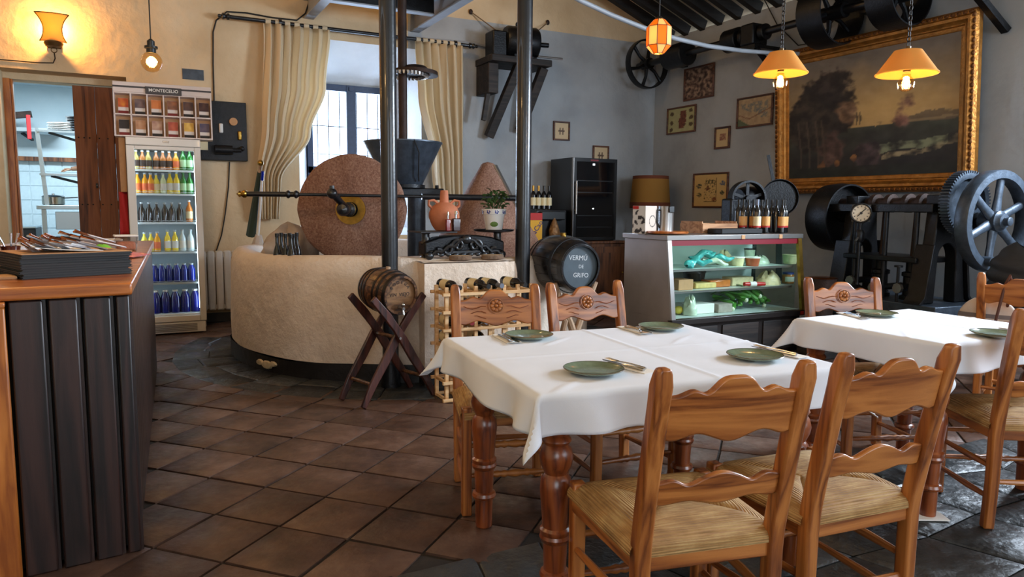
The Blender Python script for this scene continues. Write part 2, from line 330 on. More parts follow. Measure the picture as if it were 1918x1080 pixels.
# niche lining: splayed reveals, sloping soffit, sill
b = MB(); Y1, wx0, wx1, wz0, wz1 = YB + .55, 1.92, 3.04, 1.12, 2.80
F_ = [(NX0, YB, NZ0), (NX1, YB, NZ0), (NX1, YB, NZ1), (NX0, YB, NZ1)]; B_ = [(wx0, Y1, wz0), (wx1, Y1, wz0), (wx1, Y1, wz1), (wx0, Y1, wz1)]
b.add(F_ + B_, [(0, 1, 5, 4), (1, 2, 6, 5), (2, 3, 7, 6), (3, 0, 4, 7)])
struct(b.build('trim_1', M['niche_white'], smooth=False), 'white splayed lining of the deep window niche')
b = MB(); b.box(XR, XR + .3, 3.0, YB, 0, ZW); b.box(XR, XR + .3, YF, 1.2, 0, ZW); b.box(XR, XR + .3, 1.2, 3.0, 0, 1.9); b.box(XR, XR + .3, 1.2, 3.0, 3.1, ZW)
struct(b.build('wall_right', M['grey_wall'], smooth=False))
b = MB(); b.box(XL - .3, XL, YF, YB, 0, ZW); struct(b.build('wall_left', M['cream_wall'], smooth=False))
b = MB()
for x0, x1, z0, z1 in ((XL, -2.5, 0, ZW), (-2.5, -.7, 0, 1.0), (-2.5, -.7, 3, ZW), (-.7, 2.7, 0, ZW), (2.7, 6.1, 0, .9), (2.7, 6.1, 3.1, ZW), (6.1, XR, 0, ZW)): b.box(x0, x1, YF - .3, YF, z0, z1)
b.prism([(XL - .3, ZW), (XR + .3, ZW), (RDX, RZ_ + .3)], -YF, -YF + .3, Matrix(((1, 0, 0, 0), (0, 0, -1, 0), (0, 1, 0, 0), (0, 0, 0, 1))))
struct(b.build('wall_front', M['cream_wall'], smooth=False))
# ---- roof: boards and rafters
sl = (RZ_ - ZW) / (XR - RDX)
ceil = MB().add([(XR + .3, YF, ZW + .17 - .3 * sl), (XR + .3, YB + .5, ZW + .17 - .3 * sl), (RDX, YB + .5, RZ_ + .17), (RDX, YF, RZ_ + .17), (XL - .3, YF, ZW + .17), (XL - .3, YB + .5, ZW + .17)],
                [(0, 1, 2, 3), (3, 2, 5, 4)]).build('ceiling', M['roof_board'], smooth=False)
struct(ceil)
raf = MB().bar((XR + .02, 0, ZW + .03), (RDX, 0, RZ_ + .03), .085, .13, (0, 0, 1)).mesh('rafter', M['rafter_wood'], False)
y = 8.38
while y > 2.6:
    o = bpy.data.objects.new('rafter', raf); COL.objects.link(o); o.parent = ceil; o.location = (0, y, 0); y -= .325
# ---- window
wn = thing('window_1', 'blue framed casement window with iron grille in the white niche', None, kind='structure')
f = MB(); yw = Y1 - .02; t = .035
f.box(wx0, wx0 + .07, yw - t, yw + t, wz0, wz1); f.box(wx1 - .07, wx1, yw - t, yw + t, wz0, wz1); f.box(wx0, wx1, yw - t, yw + t, wz1 - .08, wz1); f.box(wx0, wx1, yw - t, yw + t, wz0, wz0 + .08)
f.box(2.41, 2.53, yw - t - .01, yw + t, wz0, wz1); f.box(wx0, wx1, yw - t, yw + t, 1.70, 1.79)
f.build('window_frame', M['window_blue'], wn, bevel=.006)
for x0, x1 in ((wx0 + .07, 2.41), (2.53, wx1 - .07)):
    for z0, z1 in ((wz0 + .08, 1.70), (1.79, wz1 - .08)): MB().box(x0, x1, yw - .004, yw + .004, z0, z1).build('pane', M['pane'], wn)
for x in (2.08, 2.22, 2.36, 2.58, 2.72, 2.86): MB().cyl((x, yw + .12, wz0), (x, yw + .12, wz1), .006, 6).build('grille_bar', M['iron'], wn)
for z in (1.45, 1.95, 2.3): MB().box(wx0, wx1, yw + .112, yw + .128, z - .005, z + .005).build('grille_rail', M['iron'], wn)
MB().box(2.44, 2.5, yw - t - .03, yw - t - .008, 2.73, 2.78).build('latch', M['window_blue'], wn, bevel=.004)

# ---- floor: dark bed, terracotta tiles laid diagonally, slate around the mill and in front
floor = MB().box(XL - .3, XR + .3, YF - .3, 12.9, -.12, -.012).build('floor', M['grout'], smooth=False); struct(floor)
PV = (2.36, 6.59); MR = 1.67
def bev_tile(w_, h_, mat, name, t_=.014, e=.008):
    b = MB(); b.add([(-w_, -h_, -t_), (w_, -h_, -t_), (w_, h_, -t_), (-w_, h_, -t_), (-w_, -h_, -.004), (w_, -h_, -.004), (w_, h_, -.004), (-w_, h_, -.004),
                     (-w_ + e, -h_ + e, 0), (w_ - e, -h_ + e, 0), (w_ - e, h_ - e, 0), (-w_ + e, h_ - e, 0)],
                    [(0, 1, 5, 4), (1, 2, 6, 5), (2, 3, 7, 6), (3, 0, 4, 7), (4, 5, 9, 8), (5, 6, 10, 9), (6, 7, 11, 10), (7, 4, 8, 11), (8, 9, 10, 11)])
    return b.mesh(name, mat, True, 60)
tm = bev_tile(.1565, .1565, M['terracotta'], 'tile')
ca, sa = cos(radians(43.0)), sin(radians(43.0)); S = .3265; rnd = random.Random(3); spots = []
for i in range(-30, 40):
    for j in range(-30, 40):
        x = .47 + (i + .5) * S * ca - (j + .5) * S * sa; y = 2.96 + (i + .5) * S * sa + (j + .5) * S * ca
        if not (XL < x < XR - .2 and 2.36 < y < YB - .1): continue
        if math.hypot(x - PV[0], y - PV[1]) < MR + .36: continue
        if x < -.1 and y > 3.1: continue
        q = pix((x, y, 0))
        if q[2] < .5 or not (-350 < q[0] < 2250 and 300 < q[1] < 1500): continue
        spots.append((q[2], x, y))
spots.sort()
for k, (d, x, y) in enumerate(spots[:295]):
    o = bpy.data.objects.new('tile', tm); COL.objects.link(o); o.parent = floor
    o.location = (x + rnd.uniform(-.002, .002), y + rnd.uniform(-.002, .002), rnd.uniform(-.0025, .0015)); o.rotation_euler = (rnd.uniform(-.006, .006), rnd.uniform(-.006, .006), radians(43.0) + rnd.uniform(-.008, .008))
if len(spots) > 295:
    b = MB()
    for d, x, y in spots[295:]: b.box(-.156, .156, -.156, .156, -.014, -.001, T((x, y, 0)) @ RZ(radians(43)))
    tag(b.build('far_tile', M['terracotta'], floor), kind='stuff')
# slates: crazy-paved quads with jittered corners
rs = random.Random(11)
def slate_piece(poly, th=.016):
    c = [sum(p[0] for p in poly) / len(poly), sum(p[1] for p in poly) / len(poly)]; n = len(poly)
    lo = [(p[0] - c[0], p[1] - c[1]) for p in poly]
    def inset(p, d): L_ = math.hypot(*p); k = max(.1, 1 - d / L_); return (p[0] * k, p[1] * k)
    A = [inset(p, .006) for p in lo]; B2 = [inset(p, .02) for p in lo]
    vs = [(x, y, -th) for x, y in A] + [(x, y, -.006) for x, y in A] + [(x, y, rs.uniform(-.002, .002)) for x, y in B2] + [(0, 0, rs.uniform(0, .003))]
    fs = [(i, (i + 1) % n, n + (i + 1) % n, n + i) for i in range(n)] + [(n + i, n + (i + 1) % n, 2 * n + (i + 1) % n, 2 * n + i) for i in range(n)] + [(2 * n + i, 2 * n + (i + 1) % n, 3 * n) for i in range(n)]
    o = MB().add(vs, fs).build('slate_slab', M['slate'], floor); o.location = (c[0], c[1], 0); return o
ys = [2.37]; 
while ys[-1] > .6: ys.append(ys[-1] - rs.uniform(.26, .36))
nodes_ = []
for r_, y in enumerate(ys):
    row = []; x = -.6 - rs.random() * .2
    for c_ in range(22): row.append((x, y + (rs.uniform(-.045, .045) if r_ else 0))); x += rs.uniform(.26, .44) if r_ == 0 else (nodes_[0][c_ + 1][0] - nodes_[0][c_][0] if c_ < 21 else .3) + rs.uniform(-.04, .04)
    nodes_.append(row)
for r_ in range(len(ys) - 1):
    for c_ in range(21):
        q = [nodes_[r_ + 1][c_], nodes_[r_ + 1][c_ + 1], nodes_[r_][c_ + 1], nodes_[r_][c_]]
        if max(p[0] for p in q) < XR - .3: slate_piece(q)
na = 34
for k in range(na):      # ring of slate around the mill basin
    a0, a1 = 2 * pi * k / na, 2 * pi * (k + 1) / na; m_ = (a0 + a1) / 2
    if 0.2 < m_ < pi * .8: continue
    rr = [MR - .03, MR + .22 + .05 * sin(k * 2.3), MR + .47]
    for j in range(2):
        e0 = [rr[j], rr[j + 1]]; q = [(PV[0] + e0[0] * cos(a0), PV[1] + e0[0] * sin(a0)), (PV[0] + e0[1] * cos(a0), PV[1] + e0[1] * sin(a0)), (PV[0] + e0[1] * cos(a1), PV[1] + e0[1] * sin(a1)), (PV[0] + e0[0] * cos(a1), PV[1] + e0[0] * sin(a1))]
        s_ = slate_piece(q); s_.location.z = .003

# ---- kitchen behind the doorway
b = MB(); KX0, KX1, KY1, KZ = -2.3, .9, 12.4, 2.95
b.box(KX0 - .1, KX1 + .1, KY1, KY1 + .1, 0, KZ); b.box(KX0 - .1, KX0, YB + .5, KY1, 0, KZ); b.box(KX1, KX1 + .1, YB + .5, KY1, 0, KZ); b.box(KX0 - .1, KX1 + .1, YB + .5, KY1 + .1, KZ, KZ + .1)
struct(b.build('wall_kitchen', M['kitchen_white'], smooth=False))
area('kitchen_ceiling_light', (-.7, 10.6, 2.9), (-.7, 10.6, 0), 1.2, .5, 130, (.72, .9, 1.0))
plain('tile_white', (196, 212, 220), .25, noise_amt=.05)
# glazed tiles on the kitchen wall
wk = bpy.data.objects['wall_kitchen']; ktm = MB().box(-.095, .095, -.006, .006, -.095, .095).mesh('wall_tile', M['tile_white'], False)
for i in range(9):
    for j in range(8):
        o = bpy.data.objects.new('wall_tile', ktm); COL.objects.link(o); o.parent = wk; o.location = (-2.0 + i * .2, KY1 - .004, .45 + j * .2)
# ------------------------------------------------------------------ bar counter on the left
plain('menu_black', (20, 19, 20), .55); plain('menu_edge', (52, 50, 50), .7); plain('kraft', (186, 140, 96), .7, noise_amt=.08)
plain('brown_glaze', (70, 26, 18), .2, coat=.6, noise_amt=.2); plain('napkin_lilac', (206, 200, 204), .85); plain('green_rag', (120, 196, 60), .8)
plain('pink_plastic', (200, 110, 110), .35); clear('clear_plastic', (232, 228, 226), .16, .12); plain('copper', (176, 104, 60), .25, 1.0)
plain('salmon', (206, 130, 100), .6, noise_amt=.2, nscale=60)
bar = thing('bar_counter', 'dark plank bar counter with honey wood top at the left edge', 'counter')
NR, FR = Vector((-.02, 2.94, 0)), Vector((.125, 6.35, 0)); NLc = Vector((-.397, 2.889, 0)); NL = Vector((-1.5, 2.78, 0)); FL = Vector((-.75, 6.4, 0))
MB().prism([NL[:2], NR[:2], FR[:2], FL[:2]], .975, 1.02).build('worktop', M['bar_top'], bar, bevel=.008)
def ins(p, dx, dy): return (p.x + dx, p.y + dy)
MB().prism([ins(NL, .03, .05), ins(NR, -.035, .05), ins(FR, -.035, -.05), ins(FL, .03, -.05)], 0.02, .974).build('carcass', M['black_matte'], bar)
d = (NR - NLc); n = 4; wds = [.30, .27, .27, .16]; s = 0
for k, wf in enumerate(wds):
    a = NLc + d * s + Vector((0, .03, 0)); s += wf; c = NLc + d * s + Vector((0, .03, 0)); e = (c - a).normalized()
    MB().bar(a + e * .005 + Vector((0, 0, .04)), a + e * .005 + Vector((0, 0, .974)), .02, .001) if 0 else None
    L_ = (c - a).length - .012
    MB().box(.006, L_, -.008, .02, .0, .972, T(a) @ RZ(atan2(e.y, e.x))).build('front_plank', M['bar_dark'], bar, bevel=.006)
    MB().box(L_ - .002, L_ + .010, .006, .02, .0, .972, T(a) @ RZ(atan2(e.y, e.x))).build('groove_strip', M['bar_dark'], bar)
d = (FR - NR); e = d.normalized(); np_ = 24
for k in range(np_):
    a = NR + d * (k / np_) + Vector((-.03, .03, 0)); L_ = d.length / np_ - .008
    MB().box(0, L_, -.012, .008, .0, .972, T(a) @ RZ(atan2(e.y, e.x))).build('side_plank', M['bar_dark'], bar, bevel=.004)
pc = thing('side_cabinet', 'orange varnished wood panel unit beside the dark bar front', 'cabinet')
e = (NLc - NL).normalized(); ang = atan2(e.y, e.x)
MB().box(0, (NLc - NL).length - .004, -.03, .02, 0, .955, T(NL + Vector((0, .03, 0))) @ RZ(ang)).build('panel', M['orange_wood'], pc, bevel=.006)
MB().box(0, (NLc - NL).length - .002, -.045, .03, .956, .974, T(NL + Vector((0, .03, 0))) @ RZ(ang)).build('top_moulding', M['bar_top'], pc, bevel=.004)
ZT = 1.02
# menus: a stack of black folders
p0 = at(40, 524, Z=ZT); p1 = at(247, 512, Z=ZT); e = (p1 - p0); e.z = 0; Lm = e.length; am = atan2(e.y, e.x); rs = random.Random(5)
names = ['lowest', 'second lowest', 'third from the bottom', 'fourth from the bottom', 'fifth from the bottom', 'sixth from the bottom', 'seventh from the bottom', 'eighth from the bottom', 'ninth from the bottom', 'topmost']
for k in range(10):
    z = ZT + .001 + k * .0093; j = rs.uniform(-.006, .006)
    t_ = thing('menu_folder', f'black menu folder, {names[k]} of the stack on the bar', 'menu', (p0.x + j, p0.y + rs.uniform(-.004, .006), z), am + rs.uniform(-.015, .015), 'black menus stacked on the bar')
    MB().box(0, Lm, 0, .32, 0, .0022).build('back_cover', M['menu_black'], t_); MB().box(.004, Lm - .004, .002, .318, .0024, .0066).build('page_block', M['menu_edge'], t_)
    MB().box(0, Lm, 0, .32, .0068, .009).build('front_cover', M['kraft'] if k == 9 else M['menu_black'], t_)
zs = ZT + .001 + 10 * .0093
tr = tag(MB().grid(10, 6, lambda u, v: (.05 + u * .24, .02 + v * .26, .004 + .02 * (1 - u) * (1 - u)), T((p0.x, p0.y, zs)) @ RZ(am)).build('paper_liner', M['paper']), 'white paper sheet under the cutlery pile on the menus', 'paper')
so = tr.modifiers.new('s', 'SOLIDIFY'); so.thickness = .0015
# wrapped cutlery
names = ['at the left end of the pile', 'second from the left of the pile', 'third from the left of the pile', 'fourth from the left of the pile', 'fifth from the left of the pile', 'left of the middle of the pile', 'in the middle of the pile', 'right of the middle of the pile', 'fifth from the right of the pile', 'fourth from the right of the pile', 'third from the right of the pile', 'second from the right of the pile', 'at the right end of the pile']
for k in range(13):
    u = k / 12; x = .055 + u * .235; base = T((p0.x, p0.y, zs + .014 + .012 * (k % 3) + .018 * u)) @ RZ(am) @ T((x, .07 + .03 * (k % 2), 0)) @ RZ(radians(-40 - 22 * u + rs.uniform(-8, 8)) + pi) @ RX(radians(10 + rs.uniform(-3, 6)))
    t_ = thing('cutlery_roll', f'napkin roll with copper cutlery, {names[k]} on the menus', 'cutlery', group='wrapped cutlery on the menus'); t_.matrix_basis = base
    MB().grid(6, 6, lambda a, v: (-.014 + .03 * a, -.13 + .15 * v, .006 * sin(pi * a) + (.004 * v)), None).build('napkin', M['napkin_lilac'], t_).modifiers.new('s', 'SOLIDIFY').thickness = .002
    MB().tube([(0, .0, .008), (.001, .05, .010), (0, .085, .012)], [.003, .0035, .005], 6).build('fork_handle', M['copper'], t_)
    MB().tube([(.009, .0, .006), (.011, .05, .007), (.012, .078, .008)], [.003, .003, .0045], 6).build('knife_handle', M['copper'] if k % 2 else M['chrome'], t_)
# brown cup with spoons and a clear tub of cutlery, left edge
def lathe_thing(name, label, cat, prof, mat, loc, n=20, group=None):
    t_ = thing(name, label, cat, loc, 0, group); MB().lathe(prof, n).build('body', mat, t_); return t_
c1 = at(22, 490, Z=ZT)
c = lathe_thing('glazed_cup', 'brown glazed ceramic cup holding spoons beside the menus', 'cup', [(.03, 0), (.036, .004), (.04, .06), (.043, .075), (.039, .074), (.036, .02), (0, .012)], M['brown_glaze'], (c1.x - .005, c1.y + .03, ZT))
c2 = lathe_thing('glazed_cup', 'brown glazed ceramic cup at the far left edge of the bar', 'cup', [(.03, 0), (.036, .004), (.04, .06), (.043, .075), (.039, .074), (.036, .02), (0, .012)], M['brown_glaze'], (c1.x - .11, c1.y + .01, ZT))
for k, (dx, a) in enumerate(((.012, .12), (-.012, -.2), (0, .02))):
    s_ = tag(MB().tube([(0, 0, .03), (a * .09, .0, .09), (a * .2, 0, .135)], [.003, .004, .008], 8, T((c1.x - .005 + dx, c1.y + .03 + .006 * k, ZT))).build('table_spoon', M['chrome']), ['spoon leaning right out of the brown cup', 'spoon leaning left out of the brown cup', 'upright spoon in the brown cup'][k], 'spoon')
t_ = thing('plastic_cup', 'clear plastic cup standing in front of the brown cups', 'cup', (c1.x - .07, c1.y - .035, ZT)); MB().lathe([(.026, 0), (.034, .085), (.0325, .085), (.025, .003), (0, .003)], 20).build('body', M['clear_plastic'], t_)
q = at(6, 522, Z=ZT); tag(MB().box(-.09, .05, -.05, .07, 0, .012, T((q.x - .01, q.y, ZT)) @ RZ(.2)).build('order_pad', M['kraft'], bevel=.003), 'tan paper order pad at the left edge of the bar', 'notepad')
# tubs, green rag, plastic bag behind the menus
def tub(loc, label, w_, h_, fill):
    t_ = thing('plastic_tub', label, 'tub', loc, .1)
    b = MB()
    for z0, z1, k0, k1 in ((0, h_, .88, 1.0),):
        pr = [(-w_ * k0, -w_ * .7 * k0), (w_ * k0, -w_ * .7 * k0), (w_ * k0, w_ * .7 * k0), (-w_ * k0, w_ * .7 * k0)]; pt = [(x / k0 * k1, y / k0 * k1) for x, y in pr]
        b.add([(x, y, z0) for x, y in pr] + [(x, y, z1) for x, y in pt], [(3, 2, 1, 0)] + [(i, (i + 1) % 4, 4 + (i + 1) % 4, 4 + i) for i in range(4)])
    b.build('body', M['clear_plastic'], t_, bevel=.006)
    MB().prism([(-w_ * 1.05, -w_ * .74), (w_ * 1.05, -w_ * .74), (w_ * 1.05, w_ * .74), (-w_ * 1.05, w_ * .74)], h_, h_ + .012).build('lid', M['white_plastic'], t_, bevel=.004)
    if fill: MB().prism([(-w_ * .8, -w_ * .55), (w_ * .8, -w_ * .55), (w_ * .8, w_ * .55), (-w_ * .8, w_ * .55)], .004, h_ * .65).build('contents', M[fill], t_, bevel=.012)
    return t_
q = at(205, 446, Z=ZT); tub((q.x + .01, 5.15, ZT), 'wide clear plastic tub behind the green rag on the bar', .10, .055, 'paper')
q = at(244, 448, Z=ZT); tub((-.055, 5.0, ZT), 'clear plastic tub with pinkish food on the bar near the fridge', .062, .085, 'salmon')
g = MB().grid(14, 10, lambda u, v: ((u - .5) * .2, (v - .5) * .14, .012 + .04 * exp(-((u - .55) ** 2 + (v - .5) ** 2) * 9) + .008 * sin(9 * u + 4 * v)), T((-.19, 4.75, ZT + .001)) @ RZ(-.2)).build('cleaning_rag', M['green_rag']); g.modifiers.new('s', 'SOLIDIFY').thickness = .004
tag(g, 'bright green cleaning rag crumpled on the bar', 'rag')
g = MB().grid(14, 10, lambda u, v: ((u - .5) * .2, (v - .5) * .12, .008 + .012 * noise.noise((u * 4, v * 4, 1)) + .012 * sin(pi * u) * sin(pi * v)), T((-.03, 4.35, ZT + .004)) @ RZ(1.1)).build('plastic_bag', M['pink_plastic']); g.modifiers.new('s', 'SOLIDIFY').thickness = .003
tag(g, 'flat pink and clear plastic packet on the bar edge', 'packet')

# ------------------------------------------------------------------ kitchen door, frame and kitchen furniture
YD = 9.02
dr = thing('door_1', 'old dark plank door standing half across the kitchen doorway', None, kind='structure')
x0 = -.525; ws = [.2, .17, .12]
for k, wv in enumerate(ws):
    MB().box(x0 + .0008, x0 + wv - .0008, YD - .02, YD + .02, 0.02, 2.53).build('door_plank', M['door_wood'], dr, bevel=.006); x0 += wv
for z in (.5, 1.25, 1.95):
    MB().box(-.52, -.04, YD + .021, YD + .05, z, z + .09).build('ledge', M['door_wood'], dr)
    for x in (-.49, -.44, -.39, -.30, -.22, -.12): MB().ball((x, YD - .022, z + .045), .008, 6).build('nail_head', M['iron'], dr)
MB().box(-.355, -.335, YD - .03, YD - .019, 1.47, 1.52).build('keyhole_plate', M['iron'], dr, bevel=.003)
MB().cyl((-.345, YD - .0308, 1.50), (-.345, YD - .032, 1.50), .004, 8).build('keyhole', M['white'], dr)
tr2 = MB(); tr2.box(-1.125, -1.06, YD - .06, YD + .05, 0, 2.55); tr2.box(-1.06, -1.04, YD - .02, YD + .05, 0, 2.55)
struct(tr2.build('trim_2', M['orange_wood'], bevel=.006), 'wooden door jamb at the left of the kitchen doorway')
struct(MB().box(DX0, DX1, YD - .05, YB + .5, 2.545, DZ + .02).build('trim_3', M['cream_wall']), 'plastered lintel step above the kitchen door')
struct(MB().box(-1.3, DX0 + .002, YB + .02, YB + .5, 0, DZ).build('trim_4', M['cream_wall']), 'plaster reveal left of the kitchen doorway')
plain('kitchen_steel', (176, 190, 198), .35, .6); plain('kitchen_dark', (34, 34, 38), .5); plain('red_cloth', (190, 40, 44), .7); plain('pot_steel', (150, 146, 136), .25, .9)
def KP(x, y, Y): return at(x, y, Y=Y)
# steel shelf rack on a work table
a = KP(82, 384, 10.6); yk = 10.6; zt = a.z; xk = a.x - .03
wt = thing('steel_work_table', 'steel work table with drawer inside the kitchen', 'table')
MB().box(xk - .05, .2, yk, yk + .65, zt - .05, zt).build('worktop', M['kitchen_steel'], wt, bevel=.006)
MB().box(xk, xk + .05, yk + .02, yk + .07, 0, zt - .05).build('leg', M['kitchen_steel'], wt); MB().box(.1, .15, yk + .02, yk + .07, 0, zt - .05).build('leg', M['kitchen_steel'], wt)
MB().box(xk + .14, .1, yk + .03, yk + .1, zt - .3, zt - .08).build('drawer', M['kitchen_steel'], wt, bevel=.006)
MB().box(xk + .1, .1, yk + .15, yk + .6, zt - .7, zt - .4).build('undershelf_box', M['kitchen_dark'], wt)
rk = thing('steel_shelf_rack', 'white steel shelf rack standing on the kitchen table', 'shelf rack')
for z, y_ in ((KP(110, 244, yk + .05).z, 0), (KP(110, 325, yk + .05).z, 0)):
    MB().box(xk + .0, .2, yk + .05, yk + .45, z - .025, z).build('shelf', M['kitchen_steel'], rk)
    MB().bar((xk + .12, yk + .08, z - .03), (-.25, yk + .4, z - .2), .02, .03).build('brace', M['kitchen_dark'], rk)
ztop = KP(110, 244, yk + .05).z
MB().bar((xk + .06, yk + .07, zt), (xk - .0, yk + .07, ztop + .02), .045, .03).build('upright', M['kitchen_steel'], rk)
for k in range(5): tag(MB().lathe([(.02, 0), (.16, .012), (.17, .018), (.165, .02), (.02, .008)], 24, T((xk + .26, yk + .25, ztop + .002 + .02 * k))).build('white_platter', M['white']), ['lowest', 'second', 'middle', 'fourth', 'topmost'][k] + ' white platter in the stack on the kitchen shelf', 'platter', 'platters on the kitchen shelf')
for k in range(6): tag(MB().lathe([(.05, 0), (.09, .02), (.1, .035), (.095, .035), (.04, .006)], 20, T((-.62, yk + .2, ztop + .002 + .03 * k))).build('dark_bowl', M['kitchen_dark']), ['lowest', 'second lowest', 'third', 'fourth', 'fifth', 'topmost'][k] + ' dark bowl in the stack on the kitchen shelf by the door', 'bowl', 'dark bowls on the kitchen shelf')
q = KP(100, 372, 10.9); pt = thing('saucepan', 'steel saucepan with lid on the kitchen table', 'pan', (q.x, 10.9, zt + .001))
MB().lathe([(.11, 0), (.125, .012), (.125, .1), (.13, .105), (.0, .105)], 20).build('body', M['pot_steel'], pt); MB().lathe([(.13, .106), (.11, .122), (.02, .13), (.02, .145), (0, .147)], 20).build('lid', M['chrome'], pt); MB().bar((.12, 0, .09), (.27, -.05, .1), .02, .012).build('handle', M['kitchen_dark'], pt)
zz = KP(60, 297, 12.3).z; tag(MB().box(-2.2, -.2, 12.3, 12.37, zz - .03, zz + .03).build('wall_rail', M['door_wood']), 'dark wooden rail across the kitchen tiles', 'rail')
zz = KP(50, 238, 11.9).z; sh = thing('wall_shelf', 'pale wall shelf on brackets high in the kitchen', 'shelf'); MB().box(-2.2, -.9, 11.95, 12.38, zz - .05, zz + .0).build('board', M['kitchen_steel'], sh); MB().bar((-1.35, 12.3, zz - .05), (-1.2, 12.0, zz - .16), .03, .03).build('bracket', M['kitchen_dark'], sh)
q = KP(52, 235, 11.6); tag(MB().box(-.025, .025, -.01, .01, -.32, .0, T((q.x, 11.7, q.z + .15))).build('red_towel', M['red_cloth'], bevel=.008), 'narrow red cloth hanging from the kitchen shelf', 'towel')
q = KP(22, 218, 11.9); tag(MB().bar((q.x - .25, 11.95, q.z - .02), (q.x + .22, 11.95, q.z + .05), .1, .08).build('pan_brush', M['iron_rust']), 'brown bundle lying above the kitchen shelf', 'bundle')
q = KP(38, 405, 11.3); stv = thing('kitchen_stove', 'black kitchen stove at the left of the doorway view', 'stove')
MB().box(-1.75, q.x + .16, 11.3, 12.0, 0.05, .98).build('body', M['kitchen_dark'], stv, bevel=.01); MB().box(-1.7, q.x + .1, 11.285, 11.299, .3, .7).build('oven_door', M['black'], stv, bevel=.01); MB().box(-1.75, q.x + .16, 11.29, 12.0, .981, 1.0).build('hob', M['kitchen_steel'], stv)
MB().cyl((-1.6, 11.26, .76), (q.x, 11.26, .76), .012, 8).build('handle', M['chrome'], stv)
plain('skin', (200, 150, 120), .6); q = KP(128, 315, 10.75)
b = MB(); b.tube([(q.x + .3, 10.85, q.z - .02), (q.x + .12, 10.82, q.z + .01), (q.x + .03, 10.8, q.z - .005)], [.04, .036, .025], 10)
b.lathe([(.001, -.05), (.022, -.04), (.03, -.015), (.03, .015), (.024, .035), (.001, .045)], 10, T((q.x - .005, 10.795, q.z - .012)) @ RY(pi / 2) @ Matrix.Diagonal((.55, 1.1, 1, 1)))
for k in range(4): b.tube([(q.x - .03, 10.775 + .015 * k, q.z - .012), (q.x - .065 + .006 * abs(k - 1.5), 10.77 + .016 * k, q.z - .022), (q.x - .085 + .008 * abs(k - 1.3), 10.77 + .016 * k, q.z - .045)], [.009, .008, .006], 6)
b.tube([(q.x + .01, 10.768, q.z - .015), (q.x - .03, 10.745, q.z - .03), (q.x - .055, 10.74, q.z - .045)], [.010, .009, .007], 6)
tag(b.build('person', M['skin']), 'bare forearm and hand of a person reaching onto the kitchen shelf', 'person')

# ------------------------------------------------------------------ drinks fridge
plain('fridge_white', (226, 220, 212), .3, coat=.2); plain('fridge_inner', (224, 236, 240), .5); glow('fridge_led', (225, 244, 255), 13.0); plain('shelf_wire', (210, 222, 226), .3, .3)
clear('fridge_glass', (250, 253, 255), .025, .02)
YFR = 7.98; fx0, fx1, fz = -.05, .612, 1.945
fr = thing('drinks_fridge', 'tall white glass-door drinks fridge full of bottles', 'fridge', (0, 0, 0))
b = MB(); b.box(fx0, fx0 + .04, YFR + .06, YFR + .62, .05, fz); b.box(fx1 - .04, fx1, YFR + .06, YFR + .62, .05, fz); b.box(fx0, fx1, YFR + .58, YFR + .62, .05, fz); b.box(fx0, fx1, YFR + .06, YFR + .62, fz - .1, fz); b.box(fx0, fx1, YFR + .06, YFR + .62, .05, .2)
b.build('cabinet', M['fridge_white'], fr, bevel=.006)
b = MB(); b.box(fx0 + .041, fx0 + .046, YFR + .07, YFR + .575, .2, fz - .101); b.box(fx1 - .046, fx1 - .041, YFR + .07, YFR + .575, .2, fz - .101); b.box(fx0 + .046, fx1 - .046, YFR + .57, YFR + .576, .2, fz - .101); b.build('liner', M['fridge_inner'], fr)
MB().box(fx0, fx1, YFR - .004, YFR + .058, fz - .075, fz).build('header', M['fridge_white'], fr, bevel=.006)
b = MB(); iz0, iz1 = .185, fz - .115; b.box(fx0, fx0 + .072, YFR, YFR + .05, .125, fz - .078); b.box(fx1 - .06, fx1, YFR, YFR + .05, .125, fz - .078); b.box(fx0 + .072, fx1 - .06, YFR, YFR + .05, .125, iz0); b.box(fx0 + .072, fx1 - .06, YFR, YFR + .05, iz1, fz - .078)
dd = b.build('door', M['fridge_white'], fr, bevel=.006)
MB().box(fx0 + .073, fx1 - .061, YFR + .02, YFR + .026, iz0 + .001, iz1 - .001).build('glass', M['fridge_glass'], dd)
MB().box(.27, .33, YFR - .006, YFR - .0005, fz - .045, fz - .025).build('badge', M['chrome'], dd, bevel=.004)
MB().box(fx0 + .01, fx1 - .01, YFR + .01, YFR + .06, .012, .12).build('kick_plate', M['fridge_white'], fr, bevel=.005)
for k in range(5): MB().box(.12, .52, YFR + .004, YFR + .0095, .03 + .016 * k, .038 + .016 * k).build('vent_slat', M['steel_side'], fr)
for x in (fx0 + .06, fx1 - .06): MB().box(x - .02, x + .02, YFR + .1, YFR + .5, 0, .05).build('foot', M['black_matte'], fr)
for x in (fx0 + .055, fx1 - .056): MB().box(x - .004, x + .004, YFR + .075, YFR + .09, .25, fz - .15).build('light_strip', M['fridge_led'], fr)
MB().box(fx0 + .06, fx1 - .06, YFR + .075, YFR + .095, fz - .109, fz - .102).build('light_strip', M['fridge_led'], fr)
shz = [at(310, y, Y=8.15).z for y in (320, 364, 417, 472, 529)] + [.203]
for z in shz[:5]:
    b = MB()
    for k in range(9): b.cyl((fx0 + .05 + k * .07, YFR + .09, z), (fx0 + .05 + k * .07, YFR + .56, z), .003, 5)
    b.box(fx0 + .047, fx1 - .047, YFR + .085, YFR + .093, z - .012, z + .008); b.box(fx0 + .047, fx1 - .047, YFR + .56, YFR + .565, z - .004, z + .004); b.box(fx0 + .047, fx1 - .047, YFR + .093, YFR + .55, z - .006, z - .004)
    b.cyl((fx0 + .05, YFR + .088, z + .022), (fx1 - .05, YFR + .088, z + .022), .002, 5)
    b.build('shelf', M['shelf_wire'], fr)
